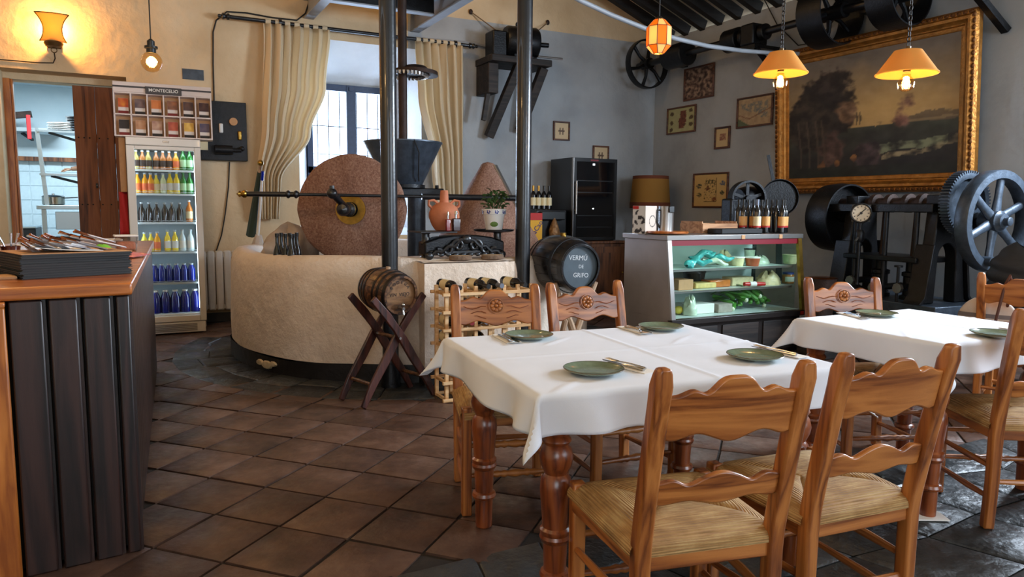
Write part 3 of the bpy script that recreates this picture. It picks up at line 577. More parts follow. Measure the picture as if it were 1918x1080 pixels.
MB().box(fx0 + .047, fx1 - .047, YFR + .07, YFR + .57, .2, .202).build('shelf', M['fridge_inner'], fr)
for nm, c in (('juice_pale', (196, 176, 96)), ('juice_amber', (190, 120, 60)), ('juice_orange', (240, 160, 30)), ('green_glass', (30, 120, 40)), ('orange_soda', (245, 170, 20)), ('lemon_soda', (236, 216, 70)), ('pale_soda', (214, 226, 180)), ('yellow_soda', (244, 214, 40)), ('cola', (36, 22, 20)), ('amber_drink', (206, 120, 40)), ('clear_drink', (206, 222, 226)), ('blue_glass', (16, 40, 150)), ('deep_blue', (10, 24, 120))):
    plain(nm, c, .12, spec=.6, coat=.4)
for nm, c in (('cap_white', (232, 232, 228)), ('cap_green', (30, 110, 50)), ('cap_red', (150, 30, 30)), ('cap_silver', (180, 190, 196)), ('label_dark', (60, 40, 30)), ('label_white', (228, 226, 216)), ('label_green', (180, 220, 170)), ('label_orange', (230, 110, 60)), ('label_cream', (232, 214, 170)), ('label_red', (180, 40, 36))): plain(nm, c, .5)
def bottle_proto(name, body, cap, lab, r, h, neck=.38, label=None, shoulder=.55, capr=.45):
    if body in ('blue_glass', 'deep_blue'): neck, shoulder, capr = .5, .66, .58
    t_ = thing(name, label or 'bottle', 'bottle')
    MB().lathe([(r * .85, 0), (r, .004), (r, h * shoulder), (r * .8, h * (shoulder + .12)), (r * neck, h * (shoulder + .25)), (r * neck, h * .93), (0, h * .93)], 14).build('glass', M[body], t_)
    MB().lathe([(r * capr, h * .925), (r * capr, h), (0, h)], 10).build('cap', M[cap], t_)
    if lab: MB().lathe([(r * 1.015, h * .16), (r * 1.015, h * (shoulder - .06))], 14, cap=False).build('label', M[lab], t_)
    return t_
kinds = {
 'jp': ('juice_bottle', 'juice_pale', 'cap_white', 'label_dark', .0315, .185), 'ja': ('juice_bottle', 'juice_amber', 'cap_white', 'label_dark', .0315, .185), 'jo': ('juice_bottle', 'juice_orange', 'cap_white', 'label_orange', .0315, .185),
 'g': ('green_bottle', 'green_glass', 'cap_green', 'label_green', .033, .215), 'os': ('soda_bottle', 'orange_soda', 'cap_silver', 'label_orange', .0325, .20), 'ls': ('soda_bottle', 'lemon_soda', 'cap_silver', 'label_cream', .0315, .195),
 'ps': ('soda_bottle', 'pale_soda', 'cap_silver', 'label_white', .0325, .20), 'ys': ('soda_bottle', 'yellow_soda', 'cap_silver', 'label_white', .0325, .215), 'co': ('cola_bottle', 'cola', 'cap_silver', None, .0315, .195), 'am': ('amber_bottle', 'amber_drink', 'cap_white', 'label_cream', .033, .22),
 'cl': ('clear_bottle', 'clear_drink', 'cap_silver', 'label_white', .033, .22), 'bl': ('water_bottle', 'blue_glass', 'cap_silver', None, .036, .185), 'db': ('large_water_bottle', 'deep_blue', 'cap_white', None, .046, .235)}
rows = [  # (shelf, [(crop x, kind)])
 (0, [(100, 'jp'), (134, 'ja'), (165, 'jp'), (207, 'ja'), (243, 'ja'), (277, 'ja'), (312, 'jo'), (350, 'g'), (385, 'g')]),
 (1, [(108, 'os'), (148, 'os'), (178, 'os'), (208, 'ls'), (245, 'ps'), (281, 'ys'), (316, 'ys'), (352, 'g'), (386, 'g')]),
 (2, [(130, 'co'), (170, 'co'), (210, 'co'), (254, 'co'), (291, 'co'), (333, 'co'), (383, 'am')]),
 (3, [(145, 'ls'), (180, 'ls'), (213, 'os'), (268, 'ys'), (308, 'ys'), (348, 'cl'), (391, 'cl')]),
 (4, [(163, 'bl'), (200, 'bl'), (237, 'bl'), (276, 'bl'), (316, 'bl'), (356, 'bl'), (395, 'bl')]),
 (5, [(206, 'db'), (258, 'db'), (310, 'db'), (362, 'db'), (415, 'db')])]
desc = {'jp': 'small bottle of pale yellow juice', 'ja': 'small bottle of amber juice', 'jo': 'small bottle of bright orange juice', 'g': 'green glass soda bottle', 'os': 'orange soda bottle', 'ls': 'cloudy lemon soda bottle', 'ps': 'pale clear soda bottle', 'ys': 'yellow soda bottle', 'co': 'dark cola bottle', 'am': 'amber drink bottle', 'cl': 'clear tonic bottle', 'bl': 'blue glass water bottle', 'db': 'large deep blue water bottle'}
rown = ['top shelf', 'second shelf', 'third shelf', 'fourth shelf', 'fifth shelf', 'bottom shelf']; ordn = ['first', 'second', 'third', 'fourth', 'fifth', 'sixth', 'seventh', 'eighth', 'ninth']
protos = {}
for si, lst in rows:
    for k, (cx, kd) in enumerate(lst):
        z = shz[si] + .0085 if si < 5 else .2025; yb = YFR + .15 if si < 5 else YFR + .16
        x = at(220 + cx / 2.84, 1, Y=yb).x; x = at(220 + cx / 2.84, pix((x, yb, z + .05))[1], Y=yb).x
        x = min(max(x, fx0 + .085), fx1 - .09)
        lb = f'{desc[kd]}, {ordn[k]} from the left on the fridge {rown[si]}'
        if kd not in protos: protos[kd] = (bottle_proto(*kinds[kd]), [])
        spawn(protos[kd][0], protos[kd][1], (x, yb + .004 * (k % 2), z), 0, lb, 'bottles on the fridge ' + rown[si])
# beige carton beside the fridge top
tag(MB().box(-.11, -.056, 8.05, 8.3, 1.42, 1.94).build('beige_carton', M['kraft']), 'narrow beige carton panel fixed to the left side of the fridge', 'carton')
tag(MB().grid(8, 10, lambda u, v: (-.13 + .075 * u, 8.1 + .02 * sin(5 * u + 3 * v), 1.0 + .42 * v)).build('red_apron', M['red_cloth']), 'dark red cloth hanging between door and fridge', 'cloth').modifiers.new('s', 'SOLIDIFY').thickness = .01

# ------------------------------------------------------------------ cigarette display on the fridge
plain('display_white', (222, 208, 204), .4); plain('display_inner', (200, 160, 120), .6); plain('sign_grey', (64, 62, 66), .5)
cgm = T((.295, 7.99, fz + .005)) @ RZ(radians(-3)) @ RX(radians(-4)); cg = thing('cigarette_display', 'white cigarette display rack with dark name strip on top of the fridge', 'display rack'); cg.matrix_basis = cgm
cw, ch = .87, .52
MB().box(-cw / 2, cw / 2, .10, .112, 0, ch).build('back_panel', M['display_inner'], cg)
for z in (0, .205, .41): MB().box(-cw / 2, cw / 2, 0, .1, z, z + .012).build('shelf', M['display_white'], cg)
for k in range(7): x = -cw / 2 + k * (cw - .012) / 6; MB().box(x, x + .012, 0, .099, .0121, .4099).build('divider', M['display_white'], cg)
MB().box(-cw / 2, cw / 2, -.004, .1, .4221, ch).build('header', M['display_white'], cg, bevel=.004); MB().box(-cw / 2, cw / 2, -.0065, -.0041, .465, .482).build('header_stripe', M['sign_grey'], cg)
MB().box(-.155, .165, -.02, -.007, .415, .485).build('name_plate', M['sign_grey'], cg, bevel=.003)
text('lettering', 'MONTECELIO', M['cap_white'], .042, T((.005, -.021, .45)) @ RX(pi / 2), cg, bold=.0006)
pc1 = [((226, 150, 50), (170, 40, 40)), ((150, 120, 110), (70, 60, 70)), ((230, 140, 80), (200, 110, 60)), ((190, 120, 80), (80, 60, 60)), ((120, 80, 60), (60, 50, 60)), ((90, 60, 50), (50, 30, 40)), ((60, 50, 50), (30, 30, 36)), ((230, 190, 150), (150, 90, 60)), ((230, 200, 170), (140, 90, 80)), ((210, 110, 80), (150, 60, 50)), ((240, 200, 110), (200, 150, 60)), ((110, 90, 100), (60, 60, 90))]
for k in range(12):
    i, j = k % 6, k // 6; x = -cw / 2 + .012 + (i + .5) * (cw - .012) / 6; z = .2175 if j == 0 else .0125
    t_ = thing('cigarette_pack', f'cigarette pack, {ordn[i]} from the left in the {"upper" if j == 0 else "lower"} row of the rack', 'pack', group='cigarette packs in the rack'); t_.matrix_basis = cgm @ T((x, .03, z)) @ RX(radians(-5))
    MB().box(-.045, .045, 0, .03, 0, .155).build('carton', M['display_white'], t_, bevel=.003)
    A, B_2 = pc1[k]; A = [v / 255 for v in A]; B2 = [v / 255 for v in B_2]; ph = k * 1.7
    def pk(u, v, A=A, B2=B2, ph=ph):
        if v < .42: return (.86, .82, .8) if v > .22 - .05 * sin(pi * u) else ((.1, .07, .08) if k % 3 else (.45, .1, .1))
        n_ = .5 + .5 * noise.noise((u * 3 + ph, v * 4, ph)); c_ = .35 * exp(-((u - .5) ** 2 + (v - .72) ** 2) * 14); n_ = min(1, n_ * .8 + c_)
        return tuple(a * n_ + b_ * (1 - n_) for a, b_ in zip(A, B2))
    printed('printed_front', .088, .15, 12, 18, pk, T((0, -.001, .0775)) @ RX(pi / 2), t_)
# ------------------------------------------------------------------ wall sconce, bare bulb, electric panel, radiator, cables
translucent('horn_amber', (250, 214, 140), .7); plain('old_brass', (96, 72, 40), .45, .7, noise_amt=.25); glow('bulb_white', (255, 214, 140), 26.0); glow('filament', (255, 190, 90), 60.0)
clear('bulb_glass', (255, 236, 200), .1, .03); plain('cable_black', (24, 22, 22), .6); plain('cable_cream', (196, 176, 140), .7)
sx, sz = -.635, 2.85; sy = YB - .1
sc_ = thing('brass_sconce', 'brass wall sconce with curved amber shade glowing above the kitchen door', 'wall lamp')
def shade(u, v):
    z = sz + .02 + .27 * v; hw = .078 + .05 * (2 * v - .85) ** 2; a = (u - .5) * 2
    return (sx + hw * a, sy - .07 + .035 * a * a, z)
g = MB().grid(10, 12, shade).build('front_shade', M['horn_amber'], sc_); g.modifiers.new('s', 'SOLIDIFY').thickness = .004
b = MB()
for s_ in (-1, 1): b.tube([shade(.5 + .5 * s_, v / 8) for v in range(9)], .005, 6)
b.tube([shade(u / 8, 1) for u in range(9)], .005, 6); b.build('shade_rim', M['old_brass'], sc_)
MB().lathe([(.0, 0), (.07, .0), (.085, .03), (.08, .045), (.06, .05), (.05, .08), (.025, .085), (.02, .11), (0, .11)], 18, T((sx, sy - .01, sz - .02))).build('base_cup', M['old_brass'], sc_)
MB().box(sx - .06, sx + .06, YB - .02, YB - .001, sz - .02, sz + .2).build('back_plate', M['old_brass'], sc_, bevel=.006)
MB().box(sx - .02, sx + .02, sy - .005, YB - .02, sz + .0, sz + .02).build('arm', M['old_brass'], sc_)
MB().tube([(sx + .025 * cos(a * pi / 6), sy, sz - .05 + .025 * sin(a * pi / 6)) for a in range(12)], .005, 6, closed=True).build('ring', M['old_brass'], sc_)
MB().lathe([(.001, 0), (.022, .015), (.034, .06), (.028, .1), (.001, .12)], 14, T((sx, sy - .01, sz + .09))).build('bulb', M['bulb_glass'], sc_)
lamp_light('sconce_light', (sx, sy - .012, sz + .15), 46, (1.0, .58, .20), .025)
tag(MB().tube([(sx, sy, sz - .076), (sx, sy + .06, sz - .12), (sx - .02, YB - .012, sz - .16), (sx - .15, YB - .01, sz - .17), (-1.3, YB - .01, sz - .17)], .006, 6).build('sconce_cable', M['cable_black']), 'thin cable running left from the sconce along the wall', 'cable')
def edison(name, label, p, r, top, watt, shade_=None, col=(1.0, .58, .22), cable='cable_black'):
    """globe bulb hanging from its cable; p = bulb centre"""
    t_ = thing(name, label, 'pendant lamp', p)
    MB().ball((0, 0, 0), r, 14).build('bulb', M['bulb_glass'], t_)
    b = MB()
    for k in range(6): a = k * pi / 3; b.tube([(.12 * r * cos(a), .12 * r * sin(a), .5 * r), (.42 * r * cos(a), .42 * r * sin(a), .05 * r), (.2 * r * cos(a + .5), .2 * r * sin(a + .5), -.5 * r)], .035 * r, 5)
    b.build('filament', M['filament'], t_)
    MB().lathe([(.45 * r, .85 * r), (.45 * r, 1.25 * r), (.62 * r, 1.3 * r), (.62 * r, 1.5 * r), (.36 * r, 1.55 * r), (.36 * r, 2.0 * r), (.14 * r, 2.2 * r), (0, 2.2 * r)], 14).build('socket', M['black'], t_)
    MB().cyl((0, 0, 2.15 * r), (0, 0, top - p[2]), .0045, 6).build('cable', M[cable], t_)
    lamp_light(name + '_light', (0, 0, 0), watt, col, r * .6, t_)
    return t_
p = at(284, 116, D=5.4); edison('pendant_bulb', 'bare globe bulb hanging on a black cable over the bar', p, .075, 4.4, 9)
# electric panel
ep = thing('electric_panel', 'old black electric switch panel on the wall beside the fridge', 'panel'); xa, xb, za, zb = .66, 1.14, 1.785, 2.42
MB().box(xa, xb, YB - .1, YB - .002, za, zb).build('board', M['iron'], ep, bevel=.006)
def on_panel(x, y): return at(x, y, Y=YB - .11)
q = on_panel(414, 240); MB().box(q.x - .02, q.x + .02, YB - .13, YB - .101, q.z - .05, q.z + .05).build('fuse_holder', M['white'], ep, bevel=.01)
q = on_panel(449, 254); MB().box(q.x - .02, q.x + .02, YB - .13, YB - .101, q.z - .05, q.z + .05).build('fuse_holder', M['brass'], ep, bevel=.01)
q = on_panel(437, 228); MB().cyl((q.x, YB - .101, q.z), (q.x, YB - .13, q.z), .042, 20).build('dial', M['kraft'], ep)
q = on_panel(382, 273); MB().box(q.x - .04, q.x + .04, YB - .12, YB - .101, q.z - .045, q.z + .045).build('meter', M['label_cream'], ep, bevel=.004)
q = on_panel(420, 281); MB().cyl((q.x - .1, YB - .15, q.z), (q.x + .08, YB - .15, q.z), .05, 16).build('switch_drum', M['iron'], ep); MB().cyl((q.x + .08, YB - .15, q.z), (q.x + .17, YB - .15, q.z), .022, 10).build('switch_lever', M['iron'], ep); MB().ball((q.x + .18, YB - .15, q.z + .02), .028, 8).build('knob', M['iron'], ep)
c = [at(x, y, Y=YB - .012) for x, y in ((401, 190), (399, 120), (399, 60), (405, 38), (425, 22), (460, 24), (510, 33), (556, 38), (572, 25), (580, 0))]
tag(MB().tube(c, .009, 6).build('wall_cable', M['cable_black']), 'black cable arching from the electric panel up the wall', 'cable')
c = [at(x, y, Y=YB - .014) for x, y in ((430, 303), (428, 350), (422, 400), (415, 440), (405, 470))]
tag(MB().tube(c, .007, 6).build('floor_cable', M['cable_black']), 'thin black cable dropping from the electric panel', 'cable')
c = [at(x, y, Y=YB - .025) for x, y in ((525, 42), (615, 55), (760, 71), (895, 82), (912, 87), (919, 96), (921, 112))]
tag(MB().tube(c, .022, 8).build('wall_conduit', M['beam_grey']), 'pale grey conduit above the curtain rod ending at the wall bracket', 'conduit')
c = [at(x, y, Y=YB - .012) for x, y in ((880, 12), (1000, 30), (1150, 52))]
q0, q1 = at(341, 128, Y=YB - .006), at(382, 151, Y=YB - .006)
tag(MB().box(q0.x, q1.x, YB - .01, YB - .002, q1.z, q0.z).build('postcard', M['iron_blue_lit']), 'small dark postcard on the cream wall above the rack', 'postcard')
rd = thing('wall_radiator', 'cream ribbed radiator low on the wall between fridge and mill', 'radiator')
for k in range(7): MB().box(.60 + k * .085, .60 + k * .085 + .076, YB - .12, YB - .05, .14, .80).build('rib', M['white_plastic'], rd, bevel=.018)
MB().box(.60, 1.19, YB - .1, YB - .06, .16, .2).build('lower_header', M['white_plastic'], rd); MB().box(.60, 1.19, YB - .1, YB - .06, .73, .77).build('upper_header', M['white_plastic'], rd); MB().box(.7, 1.1, YB - .05, YB - .001, .5, .56).build('wall_bracket', M['steel'], rd)
struct(MB().box(DX1 + .0, 6.84, YB - .02, YB - .001, 0, .1).build('baseboard_back', M['skirt_black']))

# ------------------------------------------------------------------ curtains and rod
translucent('curtain_cloth', (236, 220, 190), .38)
ry, rz = YB - .13, 3.31
rod = thing('curtain_rod', 'black iron curtain rod with turned finials over the window', 'curtain rod')
MB().cyl((1.0, ry, rz), (3.80, ry, rz), .022, 12).build('pole', M['iron_gloss'], rod)
for x, s_ in ((1.0, -1), (3.80, 1)):
    MB().lathe([(.022, 0), (.035, .01), (.035, .03), (.02, .04), (.032, .06), (.034, .075), (.014, .09), (.02, .105), (.016, .12), (0, .125)], 14, axis_m((x, ry, rz), (s_, 0, 0))).build('finial', M['iron_gloss'], rod)
for x in (1.52, 3.62):
    MB().ring(.026, .04, -.015, .015, 16, axis_m((x, ry, rz), (1, 0, 0))).build('bracket_ring', M['iron_gloss'], rod); MB().cyl((x, ry + .038, rz), (x, YB - .001, rz), .012, 8).build('wall_arm', M['iron_gloss'], rod)
def lerp_pts(pts, t):
    for (t0, a), (t1, b_) in zip(pts, pts[1:]):
        if t <= t1: k = (t - t0) / (t1 - t0); k = k * k * (3 - 2 * k); return a + (b_ - a) * k
    return pts[-1][1]
def curtain(label, left, right, nf, z_top, z_bot, gather):
    t_ = thing('window_curtain', label, 'curtain', group='curtains of the mill window')
    def fn(u, v):
        x0, x1 = lerp_pts(left, v), lerp_pts(right, v); w_ = x1 - x0; amp = .035 * (1 - .35 * v) + .01
        x = x0 + w_ * (u + .012 * sin(2 * pi * nf * u * 2 + 3 * v)); y = ry - .01 + amp * sin(2 * pi * nf * u + .9 * sin(3 * v + 5 * u)) + .02 * sin(6 * pi * u + 2 * v)
        return (x, y - gather * sin(pi * min(1, v)) * .12, z_top + (z_bot - z_top) * v)
    o = MB().grid(110, 44, fn).build('fabric', M['curtain_cloth'], t_); o.modifiers.new('s', 'SOLIDIFY').thickness = .003
    x0, x1 = left[0][1], right[0][1]
    for k in range(7):
        x = x0 + (x1 - x0) * (k + .5) / 7; MB().ring(.0235, .027, -.028, .028, 14, axis_m((x, ry, rz), (1, 0, 0))).build('hanging_tab', M['curtain_cloth'], t_)
    return t_
curtain('cream curtain drawn to the left of the mill window', [(0, 1.34), (.5, 1.28), (.78, 1.22), (1, 1.24)], [(0, 2.06), (.3, 1.98), (.55, 1.80), (.8, 1.48), (1, 1.46)], 7, rz - .025, 1.15, 1)
curtain('cream curtain hanging at the right of the mill window', [(0, 3.09), (.3, 3.12), (.7, 3.30), (1, 3.36)], [(0, 3.70), (.5, 3.70), (1, 3.73)], 6, rz - .025, 1.2, .4)

# ------------------------------------------------------------------ steel frame under the roof above the window
fm = thing('loft_beams', 'grey steel loft beams fixed to the wall above the window', 'beam')
zb_ = 3.42
for x in (1.86, 3.14):
    MB().box(x - .055, x + .055, 6.2, YB - .001, zb_, zb_ + .014).build('flange', M['beam_grey'], fm); MB().box(x - .006, x + .006, 6.2, YB - .001, zb_ + .0141, zb_ + .2).build('web', M['beam_grey'], fm); MB().box(x - .055, x + .055, 6.2, YB - .001, zb_ + .2001, zb_ + .214).build('flange', M['beam_grey'], fm)
MB().box(1.92, 3.08, 7.88, 7.98, zb_ + .02, zb_ + .034).build('cross_flange', M['beam_grey'], fm); MB().box(1.92, 3.08, 7.90, 7.96, zb_ + .0341, zb_ + .5).build('cross_web', M['iron'], fm)
MB().box(1.90, 3.10, 6.3, 7.9, zb_ + .2, zb_ + .26).build('deck', M['black_wood'], fm)

# ------------------------------------------------------------------ the mill
mill = thing('mill_basin', 'round whitewashed masonry mill basin with dark painted foot', 'mill')
def wob(a): return .012 * sin(3 * a + 1) + .01 * sin(7 * a) + .006 * sin(13 * a + 2)
prof = [(MR - .02, .13), (MR - .015, .3), (MR - .025, .6), (MR - .03, .80), (MR - .05, .875), (MR - .09, .915), (MR - .14, .925), (MR - .20, .915), (MR - .24, .88), (MR - .26, .80), (MR - .265, .72)]
na = 96; b = MB()
b.grid(na, len(prof) - 1, lambda u, v: (PV[0] + (prof[round(v * (len(prof) - 1))][0] + wob(2 * pi * u)) * cos(2 * pi * u), PV[1] + (prof[round(v * (len(prof) - 1))][0] + wob(2 * pi * u)) * sin(2 * pi * u), prof[round(v * (len(prof) - 1))][1] + (.012 * sin(5 * 2 * pi * u) if v > .3 else 0)), wrap=True)
b.build('basin_wall', M['white_plaster'], mill)
MB().grid(na, 2, lambda u, v: (PV[0] + (MR - .005 + .8 * wob(2 * pi * u)) * cos(2 * pi * u), PV[1] + (MR - .005 + .8 * wob(2 * pi * u)) * sin(2 * pi * u), .002 + .13 * v + .01 * sin(40 * u) * v), wrap=True).build('painted_foot', M['skirt_black'], mill)
plain('flake', (196, 176, 140), .9, noise_amt=.2); a = radians(222)
for (da, z, w_) in ((0, .07, .05), (.055, .06, .07), (.1, .075, .045)):
    a = atan2(at(500, 680, Z=.05).y - PV[1], at(500, 680, Z=.05).x - PV[0]) + da; c = Vector((PV[0] + (MR + .0) * cos(a), PV[1] + (MR + .0) * sin(a), z))
    MB().lathe([(w_, -.004), (w_ * .8, .009), (0, .012)], 9, axis_m(c, (cos(a), sin(a), 0)) @ Matrix.Diagonal((1, .5, 1, 1))).build('flaked_patch', M['flake'], mill)
MB().lathe([(MR - .255, .70), (0, .72)], 48, T((PV[0], PV[1], 0))).build('basin_floor', M['grout'], mill)
blk = MB(); BX0, BX1, BY0, BY1, BZ = 1.83, 2.56, 4.90, 5.55, .905
blk.grid(14, 10, lambda u, v: (BX0 + (BX1 - BX0) * u, BY0 + .008 * noise.noise((u * 5, v * 5, 0)), BZ * v - (.0 if v < .95 else .012)))
blk.grid(14, 8, lambda u, v: (BX0 + (BX1 - BX0) * u, BY0 + (BY1 - BY0) * v + (.0 if v > .05 else .012), BZ - (.0 if .05 < v else .004) + .006 * noise.noise((u * 6, v * 6, 3))))
blk.grid(8, 8, lambda u, v: (BX0, BY1 + (BY0 - BY1) * u, BZ * v - (.012 if v > .95 else 0))); blk.grid(8, 8, lambda u, v: (BX1, BY0 + (BY1 - BY0) * u, BZ * v - (.012 if v > .95 else 0))); blk.grid(4, 4, lambda u, v: (BX1 + (BX0 - BX1) * u, BY1, BZ * v))
mb_ = thing('masonry_block', 'square whitewashed masonry block built against the mill basin', 'block'); blk.build('body', M['white_plaster'], mb_)
MB().box(BX0 - .006, BX1 + .006, BY0 - .012, BY1, .002, .13).build('painted_foot', M['skirt_black'], mb_)
tag(MB().box(2.74, 3.0, 5.12, 5.5, 0.0, .66).build('white_plinth', M['white_plaster'], bevel=.02), 'low white plinth half hidden behind the black barrel', 'plinth')
# posts
def post(x, y, label):
    t_ = thing('iron_post', label, 'post', (x, y, 0), group='round iron posts'); MB().cyl((0, 0, .0), (0, 0, 4.9), .058, 24).build('shaft', M['iron_gloss'], t_); MB().lathe([(.07, .0), (.07, .02), (.066, .05), (.066, .16), (.059, .18)], 24, cap=False).build('foot', M['iron'], t_)
post(1.602, 4.99, 'black iron post behind the small barrel on its stand'); post(2.672, 4.98, 'black iron post at the right end of the masonry block')
# millstones
def granite():
    m, nt, b_, N, L = nodes('granite'); tc = N.new('ShaderNodeTexCoord'); n1 = N.new('ShaderNodeTexNoise'); n1.inputs['Scale'].default_value = 60; n1.inputs['Detail'].default_value = 6; n1.inputs['Roughness'].default_value = .8; L.new(tc.outputs['Object'], n1.inputs[0])
    n2 = N.new('ShaderNodeTexNoise'); n2.inputs['Scale'].default_value = 3; L.new(tc.outputs['Object'], n2.inputs[0]); k = N.new('ShaderNodeMath'); k.operation = 'MULTIPLY_ADD'; k.inputs[1].default_value = .35; L.new(n2.outputs[0], k.inputs[0]); L.new(n1.outputs[0], k.inputs[2])
    r = ramp(N, [(.42, (84, 56, 44)), (.62, (134, 94, 76)), (.82, (172, 136, 116))]); L.new(k.outputs[0], r.inputs[0]); L.new(r.outputs[0], b_.inputs['Base Color']); b_.inputs['Roughness'].default_value = .85
    bp = N.new('ShaderNodeBump'); bp.inputs['Strength'].default_value = .7; bp.inputs['Distance'].default_value = .015; L.new(n1.outputs[0], bp.inputs['Height']); L.new(bp.outputs[0], b_.inputs['Normal'])
granite()
def millstone(label, c, nrm, R_, T_, R2):
    t_ = thing('millstone', label, 'millstone', group='granite millstones'); m = axis_m(c, nrm)
    n = 72; b = MB(); pr = [(.11, .0), (R_ - .03, .0), (R_ - .008, -.012), (R_, -.035)] + [(R_ + (R2 - R_) * k / 12 + (.004 if k % 2 else -.004), -.035 - (T_ - .06) * k / 12) for k in range(1, 12)] + [(R2, -T_ + .02), (R2 - .02, -T_), (.0, -T_)]
    b.lathe(pr, n, m, cap=False)
    b.v = [tuple(Vector(p) + Vector((noise.noise(Vector(p) * 9) * .008, noise.noise(Vector(p) * 9 + Vector((5, 0, 0))) * .008, noise.noise(Vector(p) * 9 + Vector((0, 7, 0))) * .008))) for p in b.v]
    b.build('stone', M['granite'], t_, ang=50); return t_, m
cs = at(657, 392, D=6.02); nrm = (-.49, -.87, 0)
st, m = millstone('large front millstone facing the room with brass hub plate', cs, nrm, .455, .36, .40)
MB().ring(.062, .125, .001, .012, 28, m).build('hub_plate', M['brass'], st); MB().lathe([(.112, -.03), (.0, -.03)], 20, m).build('hub_well', M['iron'], st)
MB().cyl((0, 0, -.03), (0, 0, .16), .036, 14, m=m).build('axle', M['iron_gloss'], st); MB().lathe([(.036, .05), (.06, .06), (.06, .09), (.04, .1)], 16, m).build('collar', M['iron_gloss'], st)
MB().lathe([(.036, .0), (.042, .02), (.03, .05), (.05, .08), (.055, .11), (.04, .14), (0, .15)], 14, m @ T((-.0, .0, .13))).build('knob', M['iron_gloss'], st)
ca_ = at(914, 303, D=6.7); cz0 = .725; chh = ca_.z - cz0
st2 = thing('millstone', 'rear conical millstone with iron strap half hidden behind the right iron post', 'millstone', (ca_.x, ca_.y, cz0), 0, 'granite millstones')
b = MB().lathe([(.0, .0), (.60, .0), (.62, .03)] + [(.62 - .555 * k / 12, .03 + (chh - .055) * k / 12) for k in range(1, 13)] + [(.05, chh - .012), (.0, chh)], 64, cap=False)
b.v = [tuple(Vector(p) + Vector((noise.noise(Vector(p) * 8), noise.noise(Vector(p) * 8 + Vector((5, 0, 0))), noise.noise(Vector(p) * 8 + Vector((0, 7, 0))))) * .01) for p in b.v]
b.build('stone', M['granite'], st2, ang=50)
a = radians(-52); u_ = Vector((cos(a), sin(a), 0))
MB().bar(u_ * .075 + Vector((0, 0, chh - .03)), u_ * .42 + Vector((0, 0, .03 + (chh - .055) * (.2 / .555))), .05, .014, u_).build('iron_strap', M['steel'], st2)
# push rod in front of the stone
rodp = [at(463, 363, D=5.66), at(560, 364, D=5.68), at(640, 366, D=5.74), at(790, 368, D=6.0), at(900, 369, D=6.1), at(966, 371, D=6.18)]
rdt = thing('mill_drive_rod', 'long black iron rod crossing in front of the millstone', 'rod')
MB().cyl(rodp[0], rodp[1], .021, 10).build('handle_section', M['iron_gloss'], rdt); MB().cyl(rodp[1], rodp[3], .013, 10).build('thin_section', M['iron_gloss'], rdt); MB().cyl(rodp[3], rodp[5], .026, 10).build('drive_section', M['iron_gloss'], rdt)
MB().lathe([(.02, 0), (.03, .01), (.03, .03), (.018, .045), (.026, .06), (0, .085)], 12, axis_m(rodp[0], rodp[0] - rodp[1])).build('end_knob', M['brass'], rdt)
d_ = (rodp[1] - rodp[0]).normalized()
for s0 in (.30, .36): MB().lathe([(.02, 0), (.03, .008), (.032, .02), (.02, .035)], 12, axis_m(rodp[0] + d_ * s0, d_)).build('collar', M['iron_gloss'], rdt)
q = at(622, 362, D=5.68); b = MB(); b.ball(q, .042, 10); b.cyl(q + Vector((0, .0, .02)), q + Vector((-.0, -.0, .06)), .02, 8); b.build('coupling', M['iron_gloss'], rdt)
MB().cyl(q, Vector(cs) + Vector(nrm) * .1, .028, 10).build('crank_arm', M['iron_gloss'], rdt)
# hopper, its pedestal, shaft and crown gear
hp = at(756, 400, D=6.75)
ho = thing('grain_hopper', 'dark conical iron hopper above the mill pivot', 'hopper', (hp.x, hp.y, 0))
zt_ = at(756, 270, D=6.75).z; zn = at(756, 346, D=6.75).z
MB().lathe([(.175, zn), (.355, zt_), (.362, zt_), (.362, zt_ + .012), (.345, zt_ + .012), (.165, zn + .02), (0, zn + .02)], 36).build('cone', M['iron_blue_lit'], ho)
MB().lathe([(.18, zn - .03), (.2, zn - .03), (.2, zn), (.17, zn)], 30).build('collar', M['iron'], ho)
MB().box(-.05, .36, -.11, .11, zn - .1, zn - .03).build('bearing_beam', M['iron'], ho, bevel=.008)
for x in (.06, .3): MB().cyl((x, -.08, zn - .03), (x, -.08, zn + .0), .018, 6).build('bolt', M['iron'], ho)
MB().cyl((.125, .0, .72), (.125, .0, zn - .1), .085, 20).build('pedestal', M['iron_blue_lit'], ho)
MB().tube([(-.02, -.36, zt_ + .01), (.03, -.34, zt_ - .1), (.06, -.24, zt_ - .3), (.08, -.2, zn + .03)], .006, 6).build('cord', M['cable_black'], ho)
sh = thing('vertical_shaft', 'rusty brown vertical drive shaft with toothed crown gear over the hopper', 'shaft', (hp.x, hp.y, 0))
MB().cyl((0, 0, zn + .05), (0, 0, 4.6), .04, 16).build('shaft', M['iron_rust'], sh)
zg = at(756, 140, D=6.75).z
MB().lathe([(.04, zg + .07), (.09, zg + .065), (.13, zg + .03), (.2, zg + .02), (.205, zg - .015), (.12, zg - .02), (.1, zg - .01), (.041, zg - .01)], 36, T((.04, 0, 0)) @ RY(radians(2))).build('gear_disc', M['iron_rust'], sh)
tb = MB().prism([(-.011, -.0), (.011, 0), (.006, -.03), (-.006, -.03)], -.03, .0).mesh('gear_tooth', M['steel'], False)
for k in range(34):
    a = 2 * pi * k / 34; o = bpy.data.objects.new('gear_tooth', tb); COL.objects.link(o); o.parent = sh; o.matrix_basis = T((.04, 0, zg - .012)) @ RZ(a) @ T((.2, 0, 0)) @ RZ(pi / 2) @ RX(pi / 2)
